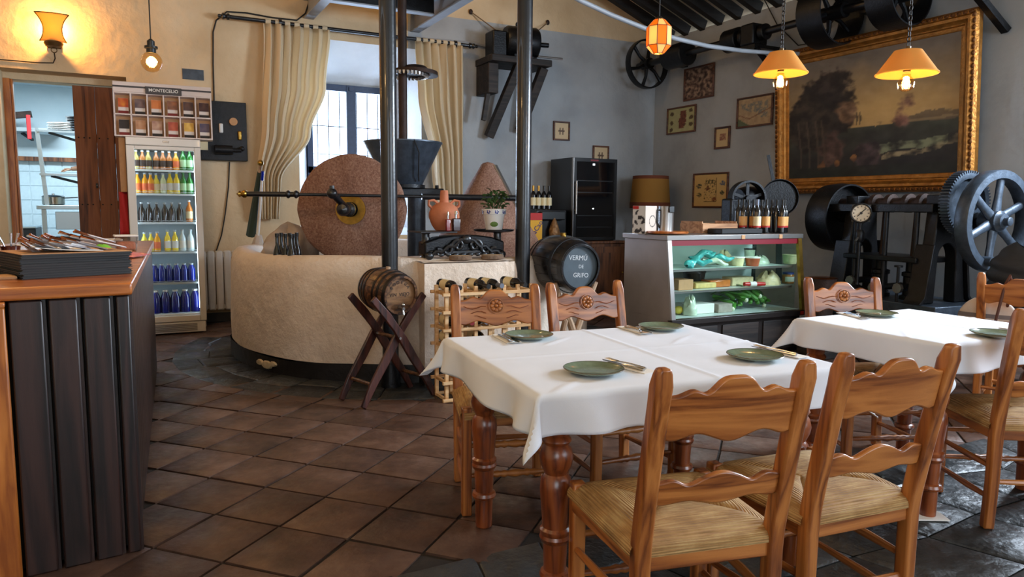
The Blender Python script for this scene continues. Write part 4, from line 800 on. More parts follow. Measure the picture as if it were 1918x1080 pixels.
# bottles, sack and brooms in the basin
plain('dark_bottle', (16, 16, 18), .18, coat=.3); plain('sack', (176, 160, 146), .95, noise_amt=.15, nscale=8, bump=.3, bscale=30)
for kk, (px_, py_, dd_) in enumerate(((519, 455, 5.75), (527, 448, 5.9), (535, 455, 5.7), (543, 450, 5.85), (551, 456, 5.7), (556, 446, 5.95), (546, 462, 5.62))):
    if kk == 0: ob, ub = bottle_proto('oil_bottle', 'dark_bottle', 'black', 'label_white' if 0 else None, .032, .24, shoulder=.5), []
    q = at(px_, py_, D=dd_); spawn(ob, ub, (q.x, q.y, .722), 0, f'small dark bottle in the mill basin, {ordn[kk]} of the cluster', 'dark bottles in the mill basin').scale = (1.1, 1.1, 1.5)
q = at(530, 430, D=6.2)
def sackf(u, v):
    a = 2 * pi * u; z = v; r = (.20 * sin(pi * min(1, .15 + v * .85)) ** .6) * (1 + .2 * sin(3 * a + 4 * v) + .14 * sin(5 * a + 2) + .25 * noise.noise((2 * cos(a), 2 * sin(a), 4 * v))); return (q.x + .06 + r * 1.1 * cos(a), q.y + .1 + r * .8 * sin(a), .715 + .42 * v + .03 * sin(2 * a + 3 * v))
tag(MB().grid(28, 14, sackf, wrap=True).build('burlap_sack', M['sack']), 'grey burlap sack slumped in the basin left of the millstone', 'sack')
a0, a1 = at(488, 305, D=6.9), at(470, 440, D=7.3); bm = thing('broom', 'old greenish broom leaning in the window corner', 'broom'); MB().cyl(a0, a0.lerp(a1, .4), .016, 8).build('stick', M['branch'], bm); 
plain('dark_green', (52, 64, 50), .7); MB().cyl(a0.lerp(a1, .12), a1, .02, 8, .05).build('brush', M['dark_green'], bm); MB().ball(a0, .03, 8).build('knob', M['brass'], bm)
a0, a1 = at(492, 320, D=6.7), at(484, 440, D=6.95); bm = thing('mop', 'thin white mop stick with blue grip beside the broom', 'mop'); MB().cyl(a0, a1, .011, 8).build('stick', M['white'], bm); MB().cyl(a0, a0.lerp(a1, .14), .014, 8).build('grip', M['blue_glass'], bm); MB().cyl(a1, a1 + (a1 - a0) * .15, .03, 8, .06).build('mop_head', M['sack'], bm)
# ------------------------------------------------------------------ chairs
def rush():
    m, nt, b, N, L = nodes('rush'); uv = N.new('ShaderNodeUVMap'); s = N.new('ShaderNodeSeparateXYZ'); L.new(uv.outputs[0], s.inputs[0])
    tc = N.new('ShaderNodeTexCoord'); n = N.new('ShaderNodeTexNoise'); n.inputs['Scale'].default_value = 14; n.inputs['Detail'].default_value = 5; L.new(tc.outputs['Object'], n.inputs[0])
    mp = N.new('ShaderNodeMapping'); mp.inputs['Scale'].default_value = (6, 190, 1); L.new(uv.outputs[0], mp.inputs[0]); n2 = N.new('ShaderNodeTexNoise'); n2.inputs['Scale'].default_value = 1; n2.inputs['Detail'].default_value = 3; L.new(mp.outputs[0], n2.inputs[0])
    r = ramp(N, [(.3, (110, 78, 42)), (.5, (172, 130, 78)), (.68, (208, 172, 116))]); a = N.new('ShaderNodeMath'); a.operation = 'MULTIPLY_ADD'; a.inputs[1].default_value = .45; L.new(n.outputs[0], a.inputs[0])
    k = N.new('ShaderNodeMath'); k.operation = 'MULTIPLY'; k.inputs[1].default_value = .6; L.new(n2.outputs[0], k.inputs[0]); L.new(k.outputs[0], a.inputs[2]); L.new(a.outputs[0], r.inputs[0]); L.new(r.outputs[0], b.inputs['Base Color'])
    w_ = N.new('ShaderNodeMath'); w_.operation = 'MULTIPLY'; w_.inputs[1].default_value = 2 * pi / .0075; L.new(s.outputs['Y'], w_.inputs[0]); sn = N.new('ShaderNodeMath'); sn.operation = 'SINE'; L.new(w_.outputs[0], sn.inputs[0])
    ad = N.new('ShaderNodeMath'); ad.operation = 'ADD'; L.new(sn.outputs[0], ad.inputs[0]); L.new(n2.outputs[0], ad.inputs[1])
    bp = N.new('ShaderNodeBump'); bp.inputs['Strength'].default_value = .55; bp.inputs['Distance'].default_value = .003; L.new(ad.outputs[0], bp.inputs['Height']); L.new(bp.outputs[0], b.inputs['Normal']); b.inputs['Roughness'].default_value = .75
rush()
def rush_seat(parent, zs=.45):
    """four wedges of woven rush over a trapezoid frame; strands run parallel to each side"""
    cr = [(-.205, -.2), (.205, -.2), (.225, .215), (-.225, .215)]; c0 = (-.02, .0), (.02, .0); vs = []; fs = []; uvs = []
    ctr = [Vector((-.03, .01)), Vector((.03, .01))]
    ends = [(ctr[0], ctr[1]), (ctr[1], ctr[1]), (ctr[1], ctr[0]), (ctr[0], ctr[0])]
    for k in range(4):
        a, b_ = Vector(cr[k]), Vector(cr[(k + 1) % 4]); ea, eb = ends[k][0], ends[k][1]; nu, nv = 14, 12; o = len(vs); nrm = Vector(((b_ - a).y, -(b_ - a).x)).normalized()
        for j in range(-4, nv + 1):
            for i in range(nu + 1):
                u = i / nu; t = max(0, j) / nv; p = a.lerp(b_, u).lerp(ea.lerp(eb, u), t)
                h = zs + .032 * min(1, t * 3.2) ** .6 - .020 * t ** 3 - .010 * (abs(2 * u - 1) ** 8) * min(1, .3 + 3 * t)
                if j < 0: ang = -j / 4 * pi * .55; p = p + nrm * .018 * sin(ang); h = zs + .0 - .022 * (1 - cos(ang)) * 1.2
                vs.append((p.x, p.y, h)); uvs.append((u * (b_ - a).length + k * .7, (-.012 * -j if j < 0 else (a.lerp(b_, .5) - ea.lerp(eb, .5)).length * t)))
        for j in range(nv + 4):
            for i in range(nu): q = o + j * (nu + 1) + i; fs.append((q, q + 1, q + nu + 2, q + nu + 1))
    b = MB().add(vs, fs); me = b.mesh('rush_seat', M['rush'], True, 70); ul = me.uv_layers.new(name='UVMap')
    for l in me.loops: ul.data[l.index].uv = uvs[l.vertex_index]
    ob = bpy.data.objects.new('rush_seat', me); COL.objects.link(ob); ob.parent = parent; return ob
def back_y(z): return -.2 - (max(0, z - .42) / .51) ** 1.15 * .10
def wavy(lo, hi, x, kind):
    """profiles of the shaped rails: lower and upper edge over x in -1..1"""
    a = abs(x)
    up = .048 * exp(-(a / .34) ** 4) + .016 * exp(-((a - .62) / .16) ** 2)
    dn = .014 * exp(-(a / .22) ** 2) - .011 * exp(-((a - .5) / .2) ** 2) + .006 * exp(-((a - .85) / .12) ** 2)
    if kind == 'top': return lo - dn * 1.0, hi + up
    return lo - dn * .5, hi + .022 * exp(-(a / .3) ** 2) - .010 * exp(-((a - .5) / .14) ** 2) + .008 * exp(-((a - .75) / .14) ** 2)
def rail(name, lo, hi, kind, parent, th=.024, hw=.178):
    n = 40; b = MB(); vs = []; fs = []
    for i in range(n + 1):
        x = -1 + 2 * i / n; l, h = wavy(lo, hi, x, kind); arch = .012 * (1 - x * x)
        for z in (l, h):
            for s_ in (-.5, .5): vs.append((x * hw, back_y((lo + hi) / 2) - arch + s_ * th - ((z - (lo + hi) / 2) * .2), z))
    for i in range(n):
        o = i * 4; fs += [(o, o + 4, o + 6, o + 2), (o + 1, o + 3, o + 7, o + 5), (o, o + 1, o + 5, o + 4), (o + 2, o + 6, o + 7, o + 3)]
    fs += [(0, 2, 3, 1), (n * 4, n * 4 + 1, n * 4 + 3, n * 4 + 2)]
    return b.add(vs, fs).build(name, M['chair_wood_h'], parent, bevel=.005)
def make_chair():
    t_ = thing('dining_chair', 'chair', 'chair')
    for s_ in (-1, 1):
        b = MB(); zs = [0, .2, .40, .46, .55, .65, .75, .84, .885, .915, .93]; vs = []; w_ = .0225
        for i, z in enumerate(zs):
            wx = w_ * (.92 if z < .3 else 1.0) * (1 if z < .9 else .9 if z < .925 else .62); dy0 = .022 if z < .85 else (.024 if z < .9 else .017)
            y = back_y(z) + (.012 if z < .1 else 0); x = s_ * (.193 + .006 * max(0, z - .4))
            for dx, dy in ((-wx, -dy0), (wx, -dy0), (wx, dy0), (-wx, dy0)): vs.append((x + dx, y + dy, z))
        fs = [(3, 2, 1, 0)] + [(i * 4 + j, i * 4 + (j + 1) % 4, i * 4 + 4 + (j + 1) % 4, i * 4 + 4 + j) for i in range(len(zs) - 1) for j in range(4)] + [tuple(len(zs) * 4 - 4 + j for j in range(4))]
        b.add(vs, fs).build('back_post', M['chair_wood_v'], t_, bevel=.007)
        MB().box(s_ * .212 - .021, s_ * .212 + .021, .178, .222, 0, .468).build('front_leg', M['chair_wood_v'], t_, bevel=.006)
        for z in (.13, .26): MB().tube([(s_ * .193, -.19, z), (s_ * .205, -.05, z), (s_ * .22, .19, z)], [.010, .014, .010], 8).build('side_stretcher', M['chair_wood_y'], t_)
        MB().bar((s_ * .2, -.19, .405), (s_ * .225, .19, .405), .022, .05).build('side_rail', M['chair_wood_y'], t_, bevel=.004)
    for z in (.17, .30):
        pr = [(.009, 0), (.011, .04), (.011, .1), (.016, .12), (.012, .135), (.017, .15), (.012, .165), (.018, .2), (.012, .235), (.017, .25), (.012, .265), (.016, .28), (.011, .3), (.011, .36), (.009, .4)]
        MB().lathe(pr, 10, axis_m((-.2, .2, z), (1, 0, 0))).build('front_stretcher', M['chair_wood_h'], t_)
    MB().tube([(-.19, -.195, .2), (0, -.195, .2), (.19, -.195, .2)], [.010, .014, .010], 8).build('rear_stretcher', M['chair_wood_h'], t_)
    MB().box(-.2, .2, .182, .206, .38, .43).build('front_rail', M['chair_wood_h'], t_, bevel=.004); MB().box(-.18, .18, -.212, -.188, .38, .43).build('rear_rail', M['chair_wood_h'], t_, bevel=.004)
    rush_seat(t_, .452)
    tr_ = rail('top_rail', .745, .855, 'top', t_); rail('lower_rail', .565, .625, 'low', t_, .02)
    # carved rosette on the front of the top rail
    y0 = back_y(.8) + .012 - .008; rm = T((0, y0, .828)) @ RX(-pi / 2 + .2)
    b = MB(); b.lathe([(.037, -.004), (.037, .004), (.034, .004), (.034, -.002)], 20, rm, cap=False)
    for k in range(8): a = k * pi / 4; b.ball((.021 * cos(a), .021 * sin(a), .002), .010, 6, 1, 1, .5, m=rm @ T((0, 0, 0)))
    b.ball((0, 0, .003), .009, 6, m=rm); b.build('rosette', M['chair_wood_h'], tr_)
    b = MB()
    for s_ in (-1, 1):
        for dz in (-.03, -.008, .016): b.tube([(s_ * (.05 + .022 * k), y0 + .006 - .0006 * k - .006 * ((.05 + .022 * k) / .178 - .3), .806 + dz + .007 * sin(1.3 * k + dz * 50)) for k in range(6)], .0022, 5)
    b.build('carved_lines', M['leg_wood'], tr_)
    return t_
chair, uc = make_chair(), []
def put_chair(x, y, deg, label): return spawn(chair, uc, (x, y, 0.002), radians(deg), label, 'rush-seated dining chairs')
put_chair(1.335, 1.565, -12, 'large rush-seated pine chair nearest the camera, its plain back towards us')
put_chair(1.86, 1.53, -6, 'rush-seated pine chair with strong grain, right of the nearest chair')
put_chair(1.455, 2.85, 164.5, 'carved rush-seated chair behind the near table in front of the wine rack')
put_chair(2.0, 2.79, 177, 'carved rush-seated chair behind the near table in front of the black barrel')
put_chair(3.37, 2.45, 158, 'carved rush-seated chair behind the right table in front of the iron press')
put_chair(4.94, 2.515, -72.5, 'rush-seated chair with a striped bag hung on it below the flywheel')
put_chair(3.34, 1.70, -33, 'rush-seated chair at the right edge pushed up to the right table')
qj = at(1936, 508, D=5.2); put_chair(qj.x + .26, qj.y + .08, -72.5, 'rush-seated chair under the black jacket at the right edge')
# bag on the chair, jacket
plain('stripe_bag', (196, 184, 172), .9, noise_amt=.06); plain('stripe_dark', (110, 104, 104), .9); plain('strap_brown', (84, 46, 30), .7); plain('jacket', (22, 24, 28), .62, noise_amt=.2, nscale=10, bump=.2, bscale=18)
bg = thing('striped_bag', 'grey and white striped cloth bag hanging on the chair below the flywheel', 'bag', (4.655, 2.605, 0), radians(-72.5))
def bagf(u, v):
    a = 2 * pi * u; r = (sin(pi * (.06 + .88 * v)) ** .45); return (.165 * r * cos(a), .075 + .055 * r * sin(a) * (1.1 - .3 * v), .50 + .26 * v)
MB().grid(30, 14, bagf, wrap=True).build('bag_body', M['stripe_bag'], bg)
for v0 in (.30, .55): MB().grid(30, 2, lambda u, v: tuple(c * (1.02 if i < 2 else 1) + (-.0015 if i == 1 else 0) for i, c in enumerate(bagf(u, v0 + .1 * v))), wrap=True).build('stripe', M['stripe_dark'], bg)
MB().tube([(.1, .06, .72), (.13, -.0, .85), (.12, -.035, .92), (.1, -.05, .86), (.06, -.04, .6)], .009, 6).build('strap', M['strap_brown'], bg)
MB().tube([(-.17, .05, .62), (-.16, .0, .56), (-.08, -.03, .55), (.0, -.03, .58), (.06, -.03, .6)], .01, 6).build('strap', M['black'], bg)
mj = T((qj.x + .26, qj.y + .08, 0)) @ RZ(radians(-72.5))
def jk(u, v):
    a = 2 * pi * u; z = .40 + .66 * v; e = sin(pi * (.10 + .86 * v)) ** .4; puff = 1 + .10 * abs(sin(7 * pi * v)) + .12 * noise.noise((1.5 * cos(a), 1.5 * sin(a), 3 * v))
    return (.30 * e * puff * cos(a) * (1 - .12 * v), back_y(min(z, .93)) + (.115 - .03 * v) * e * puff * sin(a), z + .03 * cos(2 * a) * v)
tag(MB().grid(40, 40, jk, mj, wrap=True).build('puffer_jacket', M['jacket']), 'black padded jacket heaped over a chair at the right edge', 'jacket')

# ------------------------------------------------------------------ tables with cloths
LEG = [(.034, 0), (.036, .01), (.040, .16), (.043, .17), (.034, .185), (.052, .2), (.052, .215), (.036, .23), (.040, .30), (.046, .40), (.044, .44), (.032, .462), (.05, .475), (.05, .49), (.034, .50), (.052, .54), (.055, .565), (.048, .60), (.034, .622), (.044, .635), (.040, .65), (.046, .67)]
LEG2 = [(.030, 0), (.034, .004), (.036, .12), (.046, .125), (.050, .135), (.046, .147), (.036, .152), (.038, .2), (.040, .245), (.047, .25), (.051, .262), (.047, .272), (.050, .278), (.050, .288), (.042, .296), (.046, .36), (.052, .42), (.048, .455), (.036, .47), (.050, .50), (.054, .525), (.048, .55), (.038, .565), (.048, .578), (.044, .588), (.036, .596), (.050, .64), (.056, .67)]
TZ = .765
def make_table(x, y, deg, w_, d_, legs, label):
    t_ = thing('dining_table', label, 'table', (x, y, 0), radians(deg), 'dining tables')
    MB().box(-w_ / 2 + .01, w_ / 2 - .01, -d_ / 2 + .01, d_ / 2 - .01, TZ - .03, TZ - .002).build('tabletop', M['leg_wood'], t_, bevel=.006)
    for (lx, ly) in legs:
        MB().lathe(LEG2, 22, T((lx, ly, 0))).build('leg', M['leg_wood'], t_); MB().cbox((lx, ly, .702), (.09, .09, .064)).build('leg_block', M['leg_wood'], t_, bevel=.004)
    (ax, ay), (bx, by) = legs[0], legs[3]
    for yy in (ay, by): MB().box(min(ax, bx) + .045, max(ax, bx) - .045, yy - .012, yy + .012, .645, TZ - .031).build('apron', M['leg_wood'], t_)
    for xx in (ax, bx): MB().box(xx - .012, xx + .012, min(ay, by) + .045, max(ay, by) - .045, .645, TZ - .031).build('apron', M['leg_wood'], t_)
    return t_
def make_cloth(x, y, deg, w_, d_, drop, label, seed):
    rs_ = random.Random(seed); hw, hd = w_ / 2 + .004, d_ / 2 + .004; n = 150; nv = 130
    def fn(u, v):
        X = (u - .5) * 2 * (hw + drop); Y = (v - .5) * 2 * (hd + drop); sx = 1 if X > 0 else -1; sy = 1 if Y > 0 else -1
        a, b_ = max(0, abs(X) - hw), max(0, abs(Y) - hd); r = math.hypot(a, b_)
        cr = .0032 * exp(-((X - .05) / .010) ** 2) + .0030 * exp(-((Y - .02 - .01 * X) / .010) ** 2) + .014 * max(0, noise.noise((X * 3 + Y * 3, X * 9 - Y * 11, seed)) - .42) + .0012 * noise.noise((X * 5, Y * 5, seed + 3))
        if r == 0:
            ed = min(hw - abs(X), hd - abs(Y)); return (X, Y, TZ + .0025 + cr - .002 * exp(-ed / .008))
        fl = .10 * r + (.018 * sin((X if b_ > a else Y) * 17 + seed * 2 + 1.5 * sin(X * 5 + Y * 7)) * (r / drop))
        th = atan2(b_, a); s2 = sin(2 * th); rr = (min(r, .012) * .8 + fl) + .055 * s2 * r / drop
        px_ = sx * (hw + (rr * cos(th) if a > 0 else 0) + 0) if a > 0 else X; py_ = sy * (hd + (rr * sin(th))) if b_ > 0 else Y
        if a > 0 and b_ == 0: px_ = sx * (hw + rr)
        dr = r * (.985 - .02 * s2); return (px_, py_, TZ + .001 - dr)
    o = MB().grid(n, nv, fn).build('tablecloth', M['cloth'], None, ang=70); o.modifiers.new('s', 'SOLIDIFY').thickness = .0016
    o.location = (x, y, 0); o.rotation_euler = (0, 0, radians(deg)); return tag(o, label, 'tablecloth', 'white tablecloths')
T1 = (1.636, 2.195, -6.0, 1.15, .965); legs1 = [(-.455, -.345), (-.44, .35), (.50, -.34), (.51, .335)]
t1 = make_table(*T1, [(-.455, -.345), (-.455, .345), (.50, -.345), (.50, .345)], 'pine table with turned legs, the nearer one in the middle'); make_cloth(*T1, .125, 'white cloth on the nearer table in the middle', 1)
T2 = (3.325, 2.135, -1.0, .85, .755)
t2 = make_table(*T2, [(-.355, -.31), (-.355, .31), (.355, -.31), (.355, .31)], 'pine table with turned legs at the right edge'); make_cloth(*T2, .13, 'white cloth on the table at the right edge', 2)
q = at(1738, 968, Z=0); tag(MB().box(-.07, .07, -.045, .045, 0, .006, T((q.x - .005, q.y, .004)) @ RZ(-.5)).build('folded_paper', M['paper']), 'folded paper wedge under a leg of the right table', 'paper')
# place settings
def make_plate():
    t_ = thing('side_plate', 'plate', 'plate'); MB().lathe([(.045, 0), (.06, .0), (.075, .005), (.095, .013), (.099, .0165), (.0985, .018), (.092, .0155), (.074, .0085), (.055, .006), (0, .0058)], 40).build('dish', M['plate_green'], t_)
    MB().lathe([(.0972, .0172), (.0995, .0165), (.1, .0175), (.0988, .0188), (.0972, .0186)], 40, cap=False).build('rim', M['plate_rim'], t_); return t_
plate, up_ = make_plate(), []
def make_fork():
    t_ = thing('table_fork', 'fork', 'fork'); MB().tube([(0, -.09, .003), (0, -.02, .006), (0, .03, .004), (0, .045, .004)], [.0045, .003, .0025, .004], 8).build('handle', M['chrome'], t_)
    for k in range(4): MB().tube([((k - 1.5) * .0035, .043, .004), ((k - 1.5) * .0058, .06, .0035), ((k - 1.5) * .0058, .098, .006)], [.0022, .0018, .001], 6).build('tine', M['chrome'], t_)
    return t_
def make_knife():
    t_ = thing('table_knife', 'knife', 'knife'); MB().tube([(0, -.1, .003), (0, -.02, .004), (0, .0, .003)], [.005, .0045, .003], 8).build('handle', M['chrome'], t_)
    MB().prism([(-.006, 0), (.006, 0), (.009, .06), (.004, .105), (-.006, .09)], .0025, .0038).build('blade', M['chrome'], t_); return t_
fork, uf = make_fork(), []; knife, uk = make_knife(), []
def make_napkin():
    t_ = thing('paper_napkin', 'napkin', 'napkin'); MB().box(-.032, .032, -.1, .1, 0, .0014).build('sheet', M['paper'], t_); MB().box(-.031, .028, -.098, .099, .0015, .0028).build('folded_layer', M['paper'], t_); return t_
nap, un = make_napkin(), []
ZP = TZ + .0045
def setting(px_, py_, nx, ny, nang, who, cut=True):
    q = at(px_, py_, Z=ZP + .012); spawn(plate, up_, (q.x, q.y, ZP), 0, f'green glazed plate {who}', 'green plates')
    n_ = at(nx, ny, Z=ZP); spawn(nap, un, (n_.x, n_.y, ZP + .0005), radians(nang), f'white paper napkin beside the plate {who}', 'paper napkins')
    if cut:
        e = Vector((cos(radians(nang)), sin(radians(nang)), 0)); f_ = Vector((-e.y, e.x, 0))
        spawn(fork, uf, n_ + e * .012 + f_ * .03 + Vector((0, 0, .0040)), radians(nang), f'steel fork on the napkin beside the plate {who}', 'steel forks')
        spawn(knife, uk, n_ - e * .012 + f_ * .025 + Vector((0, 0, .0040)), radians(nang), f'steel knife on the napkin beside the plate {who}', 'steel knives')
setting(1112, 691, 1180, 688, 8, 'at the front left of the near table')
setting(1414, 665, 1462, 661, 6, 'at the front right of the near table')
setting(991, 627, 948, 634, 172, 'at the back left of the near table')
setting(1238, 611, 1188, 618, 174, 'at the back right of the near table')
setting(1642, 586, 1598, 591, 160, 'at the back left of the right table')
setting(1866, 624, 1900, 612, -80, 'at the right side of the right table', False)
# ------------------------------------------------------------------ small barrel on its crossed stand
plain('hoop', (58, 54, 52), .35, .8, noise_amt=.2); plain('stamp_ink', (40, 30, 24), .7); plain('chalk', (196, 200, 202), .9)
AX = radians(15.5); bs = thing('barrel_stand', 'dark brown crossed wooden stand under the small barrel', 'stand', (1.49, 4.70, .002), AX)
for yy in (-.14, .14):
    for s_ in (-1, 1):
        pts = [(-.275 * s_, 0), (-.20 * s_, .14), (-.10 * s_, .29), (-.02 * s_, .42), (.035 * s_, .50), (.10 * s_, .585), (.21 * s_, .71)]; wd = [.019, .026, .031, .031, .026, .029, .024]
        L_, R_ = [], []
        for i, (x, z) in enumerate(pts):
            a = pts[min(i + 1, 6)]; c = pts[max(i - 1, 0)]; d = Vector((a[0] - c[0], a[1] - c[1])).normalized(); n_ = Vector((-d.y, d.x)) * wd[i]; L_.append((x + n_.x, z + n_.y)); R_.append((x - n_.x, z - n_.y))
        o_ = yy - .012 + (.026 if s_ > 0 else 0)
        MB().prism(L_ + R_[::-1], -o_ - .012, -o_ + .012, Matrix(((1, 0, 0, 0), (0, 0, -1, 0), (0, 1, 0, 0), (0, 0, 0, 1)))).build('crossed_leg', M['stand_wood'], bs, bevel=.006)
    MB().cyl((-.016, yy - .03, .435), (-.016, yy - .037, .435), .009, 10).build('bolt', M['steel'], bs)
for x, z in ((-.2, .14), (.2, .14), (0, .43)): MB().cyl((x, -.13, z), (x, .13, z), .013, 10).build('cross_bar', M['barrel_wood'], bs)
def make_barrel(name, label, c, nrm, L_, rb, rh, mwood, mhead, hoops, inset=.02):
    t_ = thing(name, label, 'barrel'); m = axis_m(c, nrm)
    pr = [(rh + (rb - rh) * (1 - ((k - 8) / 8) ** 2), -L_ / 2 + L_ * k / 16) for k in range(17)]
    body = MB(); ns = 22
    for k in range(ns):                                   # staves
        a0, a1 = 2 * pi * k / ns + .006, 2 * pi * (k + 1) / ns - .006
        MB().lathe(pr + [(r - .014, z) for r, z in pr[::-1]] + [pr[0]], 3, m, False, a0, a1).build('stave', mwood, t_)
    MB().lathe([(rh - .006, L_ / 2 - inset - .01), (rh - .006, L_ / 2 - inset), (0, L_ / 2 - inset)], 40, m).build('head', mhead, t_); MB().lathe([(0, -L_ / 2 + inset), (rh - .006, -L_ / 2 + inset)], 40, m).build('head', mhead, t_)
    for z0, w_ in hoops:
        z0 = z0 * L_; r0 = rh + (rb - rh) * (1 - (2 * z0 / L_) ** 2); r1 = rh + (rb - rh) * (1 - (2 * (z0 + w_) / L_) ** 2)
        MB().lathe([(r0, z0), (r0 + .004, z0), (r1 + .004, z0 + w_), (r1, z0 + w_)], 44, m, cap=False).build('hoop', M['hoop'] if mwood is not M['black_paint'] else M['iron_gloss'], t_)
    return t_, m
wood('black_paint', (12, 12, 13), (20, 20, 22), (30, 30, 33), 'y', rough=.25, coat=.5); plain('chalkboard', (66, 78, 86), .5, noise_amt=.12, nscale=14)
cb_ = Vector((1.49, 4.70, .735)); nb = Vector((sin(AX), -cos(AX), -.08)).normalized()
sb, m = make_barrel('small_barrel', 'small varnished oak barrel with metal hoops on a crossed stand', cb_, nb, .33, .152, .128, M['barrel_wood'], M['barrel_head'], [(-.48, .02), (-.34, .018), (-.2, .016), (.12, .016), (.26, .018), (.42, .022)])
text('stamp', 'VIN  VIEJO', M['stamp_ink'], .034, m @ T((0, .0, .1465)), sb, extrude=.0004)
for k, ch_ in enumerate('BODEGA'): a = radians(150 - k * 24); text('stamp', ch_, M['stamp_ink'], .03, m @ T((.075 * cos(a), .012 + .07 * sin(a), .1465)) @ RZ(a - pi / 2), sb, extrude=.0004)
MB().cyl((0, -.085, .14), (0, -.085, .2), .011, 10, m=m).build('tap', M['steel'], sb); MB().cyl((0, -.085, .185), (0, -.125, .2), .009, 10, m=m).build('tap_spout', M['chrome'], sb); MB().ball((.0, -.06, .19), .014, 8, m=m).build('tap_handle', M['chrome'], sb); MB().cyl((0, -.085, .175), (0, -.062, .188), .006, 8, m=m).build('tap_stem', M['chrome'], sb)
MB().cyl((0, .148, 0), (0, .165, 0), .016, 10, m=m).build('bung', M['branch'], sb)

# ------------------------------------------------------------------ wine rack with bottles
rx0, ryf, rw, rdep, nc, nr = 1.808, 4.40, .64, .24, 6, 6; cs_ = rw / nc; rs_h = .119
rk = thing('wine_rack', 'pale pine lattice wine rack standing against the masonry block', 'wine rack', (rx0, ryf, .003))
for j in range(nr + 1):
    z = j * rs_h
    for y in (0, rdep - .02): MB().box(-.035, rw + .035, y, y + .02, z - .002, z + .019).build('shelf_slat', M['pine'], rk, bevel=.002)
for i in range(nc + 1):
    x = i * cs_
    for y in (.021, rdep - .041): MB().box(x - .0125, x + .0125, y, y + .02, 0, .77).build('upright', M['pine'], rk, bevel=.002)
    for j in range(nr + 1): MB().box(x - .008, x + .008, .0415, rdep - .0415, j * rs_h, j * rs_h + .018).build('cross_slat', M['pine'], rk)
def make_wine(capsule):
    t_ = thing('wine_bottle', 'wine', 'bottle'); MB().lathe([(.0, .004), (.03, 0), (.037, .006), (.037, .18), (.03, .205), (.015, .23), (.0145, .29), (0, .29)], 16).build('glass', M['dark_bottle'], t_)
    MB().lathe([(.0155, .235), (.0155, .292), (.017, .293), (.017, .302), (0, .302)], 14).build('capsule', M[capsule], t_); MB().lathe([(.0375, .05), (.0375, .15)], 16, cap=False).build('label', M['label_cream'], t_); return t_
plain('capsule_grey', (120, 126, 140), .35, .4); plain('capsule_red', (130, 30, 36), .4); plain('capsule_gold', (196, 150, 70), .35, .6)
wines = {c: (make_wine(c), []) for c in ('capsule_grey', 'capsule_red', 'capsule_gold', 'black')}
lay = (radians(90), 0, 0)
spots_ = [(1, 4, 'capsule_red'), (2, 4, 'capsule_grey'), (3, 4, 'capsule_grey'), (4, 4, 'capsule_grey'), (1, 5, 'black'), (2, 5, 'capsule_grey'), (3, 5, 'black'), (4, 5, 'capsule_red'), (0, 4, 'black'), (2, 3, 'black'), (1, 2, 'capsule_grey'), (3, 2, 'black'), (0, 3, 'capsule_grey')]
rnn = {5: 'top row', 4: 'second row', 3: 'third row', 2: 'fourth row'}; lnn = ['leftmost column', 'second column', 'third column', 'fourth column', 'fifth column']
for i, j, c in spots_:
    spawn(wines[c][0], wines[c][1], (rx0 + (i + .5) * cs_, ryf + rdep + .03, .003 + j * rs_h + .016 + .0385), lay, f'wine bottle with {c.replace("capsule_", "")} capsule lying in the rack, {rnn[j]}, {lnn[i]}', 'wine bottles lying in the rack')
tops = [(.03, 'black', 'left end'), (.24, 'black', 'middle'), (.34, 'capsule_grey', 'right of the middle'), (.52, 'black', 'right end')]
for dx, c, w_ in tops: spawn(wines[c][0], wines[c][1], (rx0 + dx + .03, ryf + rdep + .04, .003 + nr * rs_h + .017 + .038), (radians(90), 0, radians(3)), f'wine bottle lying on top of the rack at its {w_}', 'wine bottles on top of the rack')

# ------------------------------------------------------------------ black chalk barrel on forked branches
bc = Vector((3.035, 4.98, .855))
bb, m = make_barrel('black_barrel', 'black painted barrel with chalk writing on its head', bc, (0.02, -1, -.03), .54, .232, .176, M['black_paint'], M['chalkboard'], [(-.47, .03), (-.3, .025), (.25, .025), (.42, .035)], .03)
for k, (s_, sz_, dx) in enumerate((('VERMÚ', .054, -.01), ('DE', .038, .02), ('GRIFO', .05, .02))): text('chalk_writing', s_, M['chalk'], sz_, m @ T((dx, .07 - .068 * k, .2408)) @ RZ(radians(-3)), bb, extrude=.0004)
MB().cyl((0, .226, 0), (0, .25, 0), .024, 12, m=m).build('bung', M['brass'], bb)
bst = thing('branch_stand', 'forked bare branches carrying the black barrel', 'stand')
for y in (4.80, 5.16):
    for s_ in (-1, 1): MB().tube([(3.05, y, .30), (3.05 + s_ * .05, y, .42), (3.05 + s_ * .13, y + .01, .58), (3.05 + s_ * .19, y, .72)], [.032, .028, .026, .02], 9).build('fork_limb', M['branch'], bst)
    MB().tube([(3.05, y, .002), (3.04, y, .15), (3.05, y, .32)], [.05, .04, .036], 9).build('trunk', M['branch'], bst)
MB().cyl((3.05, 4.80, .2), (3.05, 5.16, .2), .025, 9).build('tie_branch', M['branch'], bst)
MB().tube([(2.84, 4.78, .002), (2.90, 4.79, .2), (2.96, 4.80, .42), (2.88, 4.82, .56)], [.03, .028, .025, .018], 9).build('side_branch', M['branch'], bst)

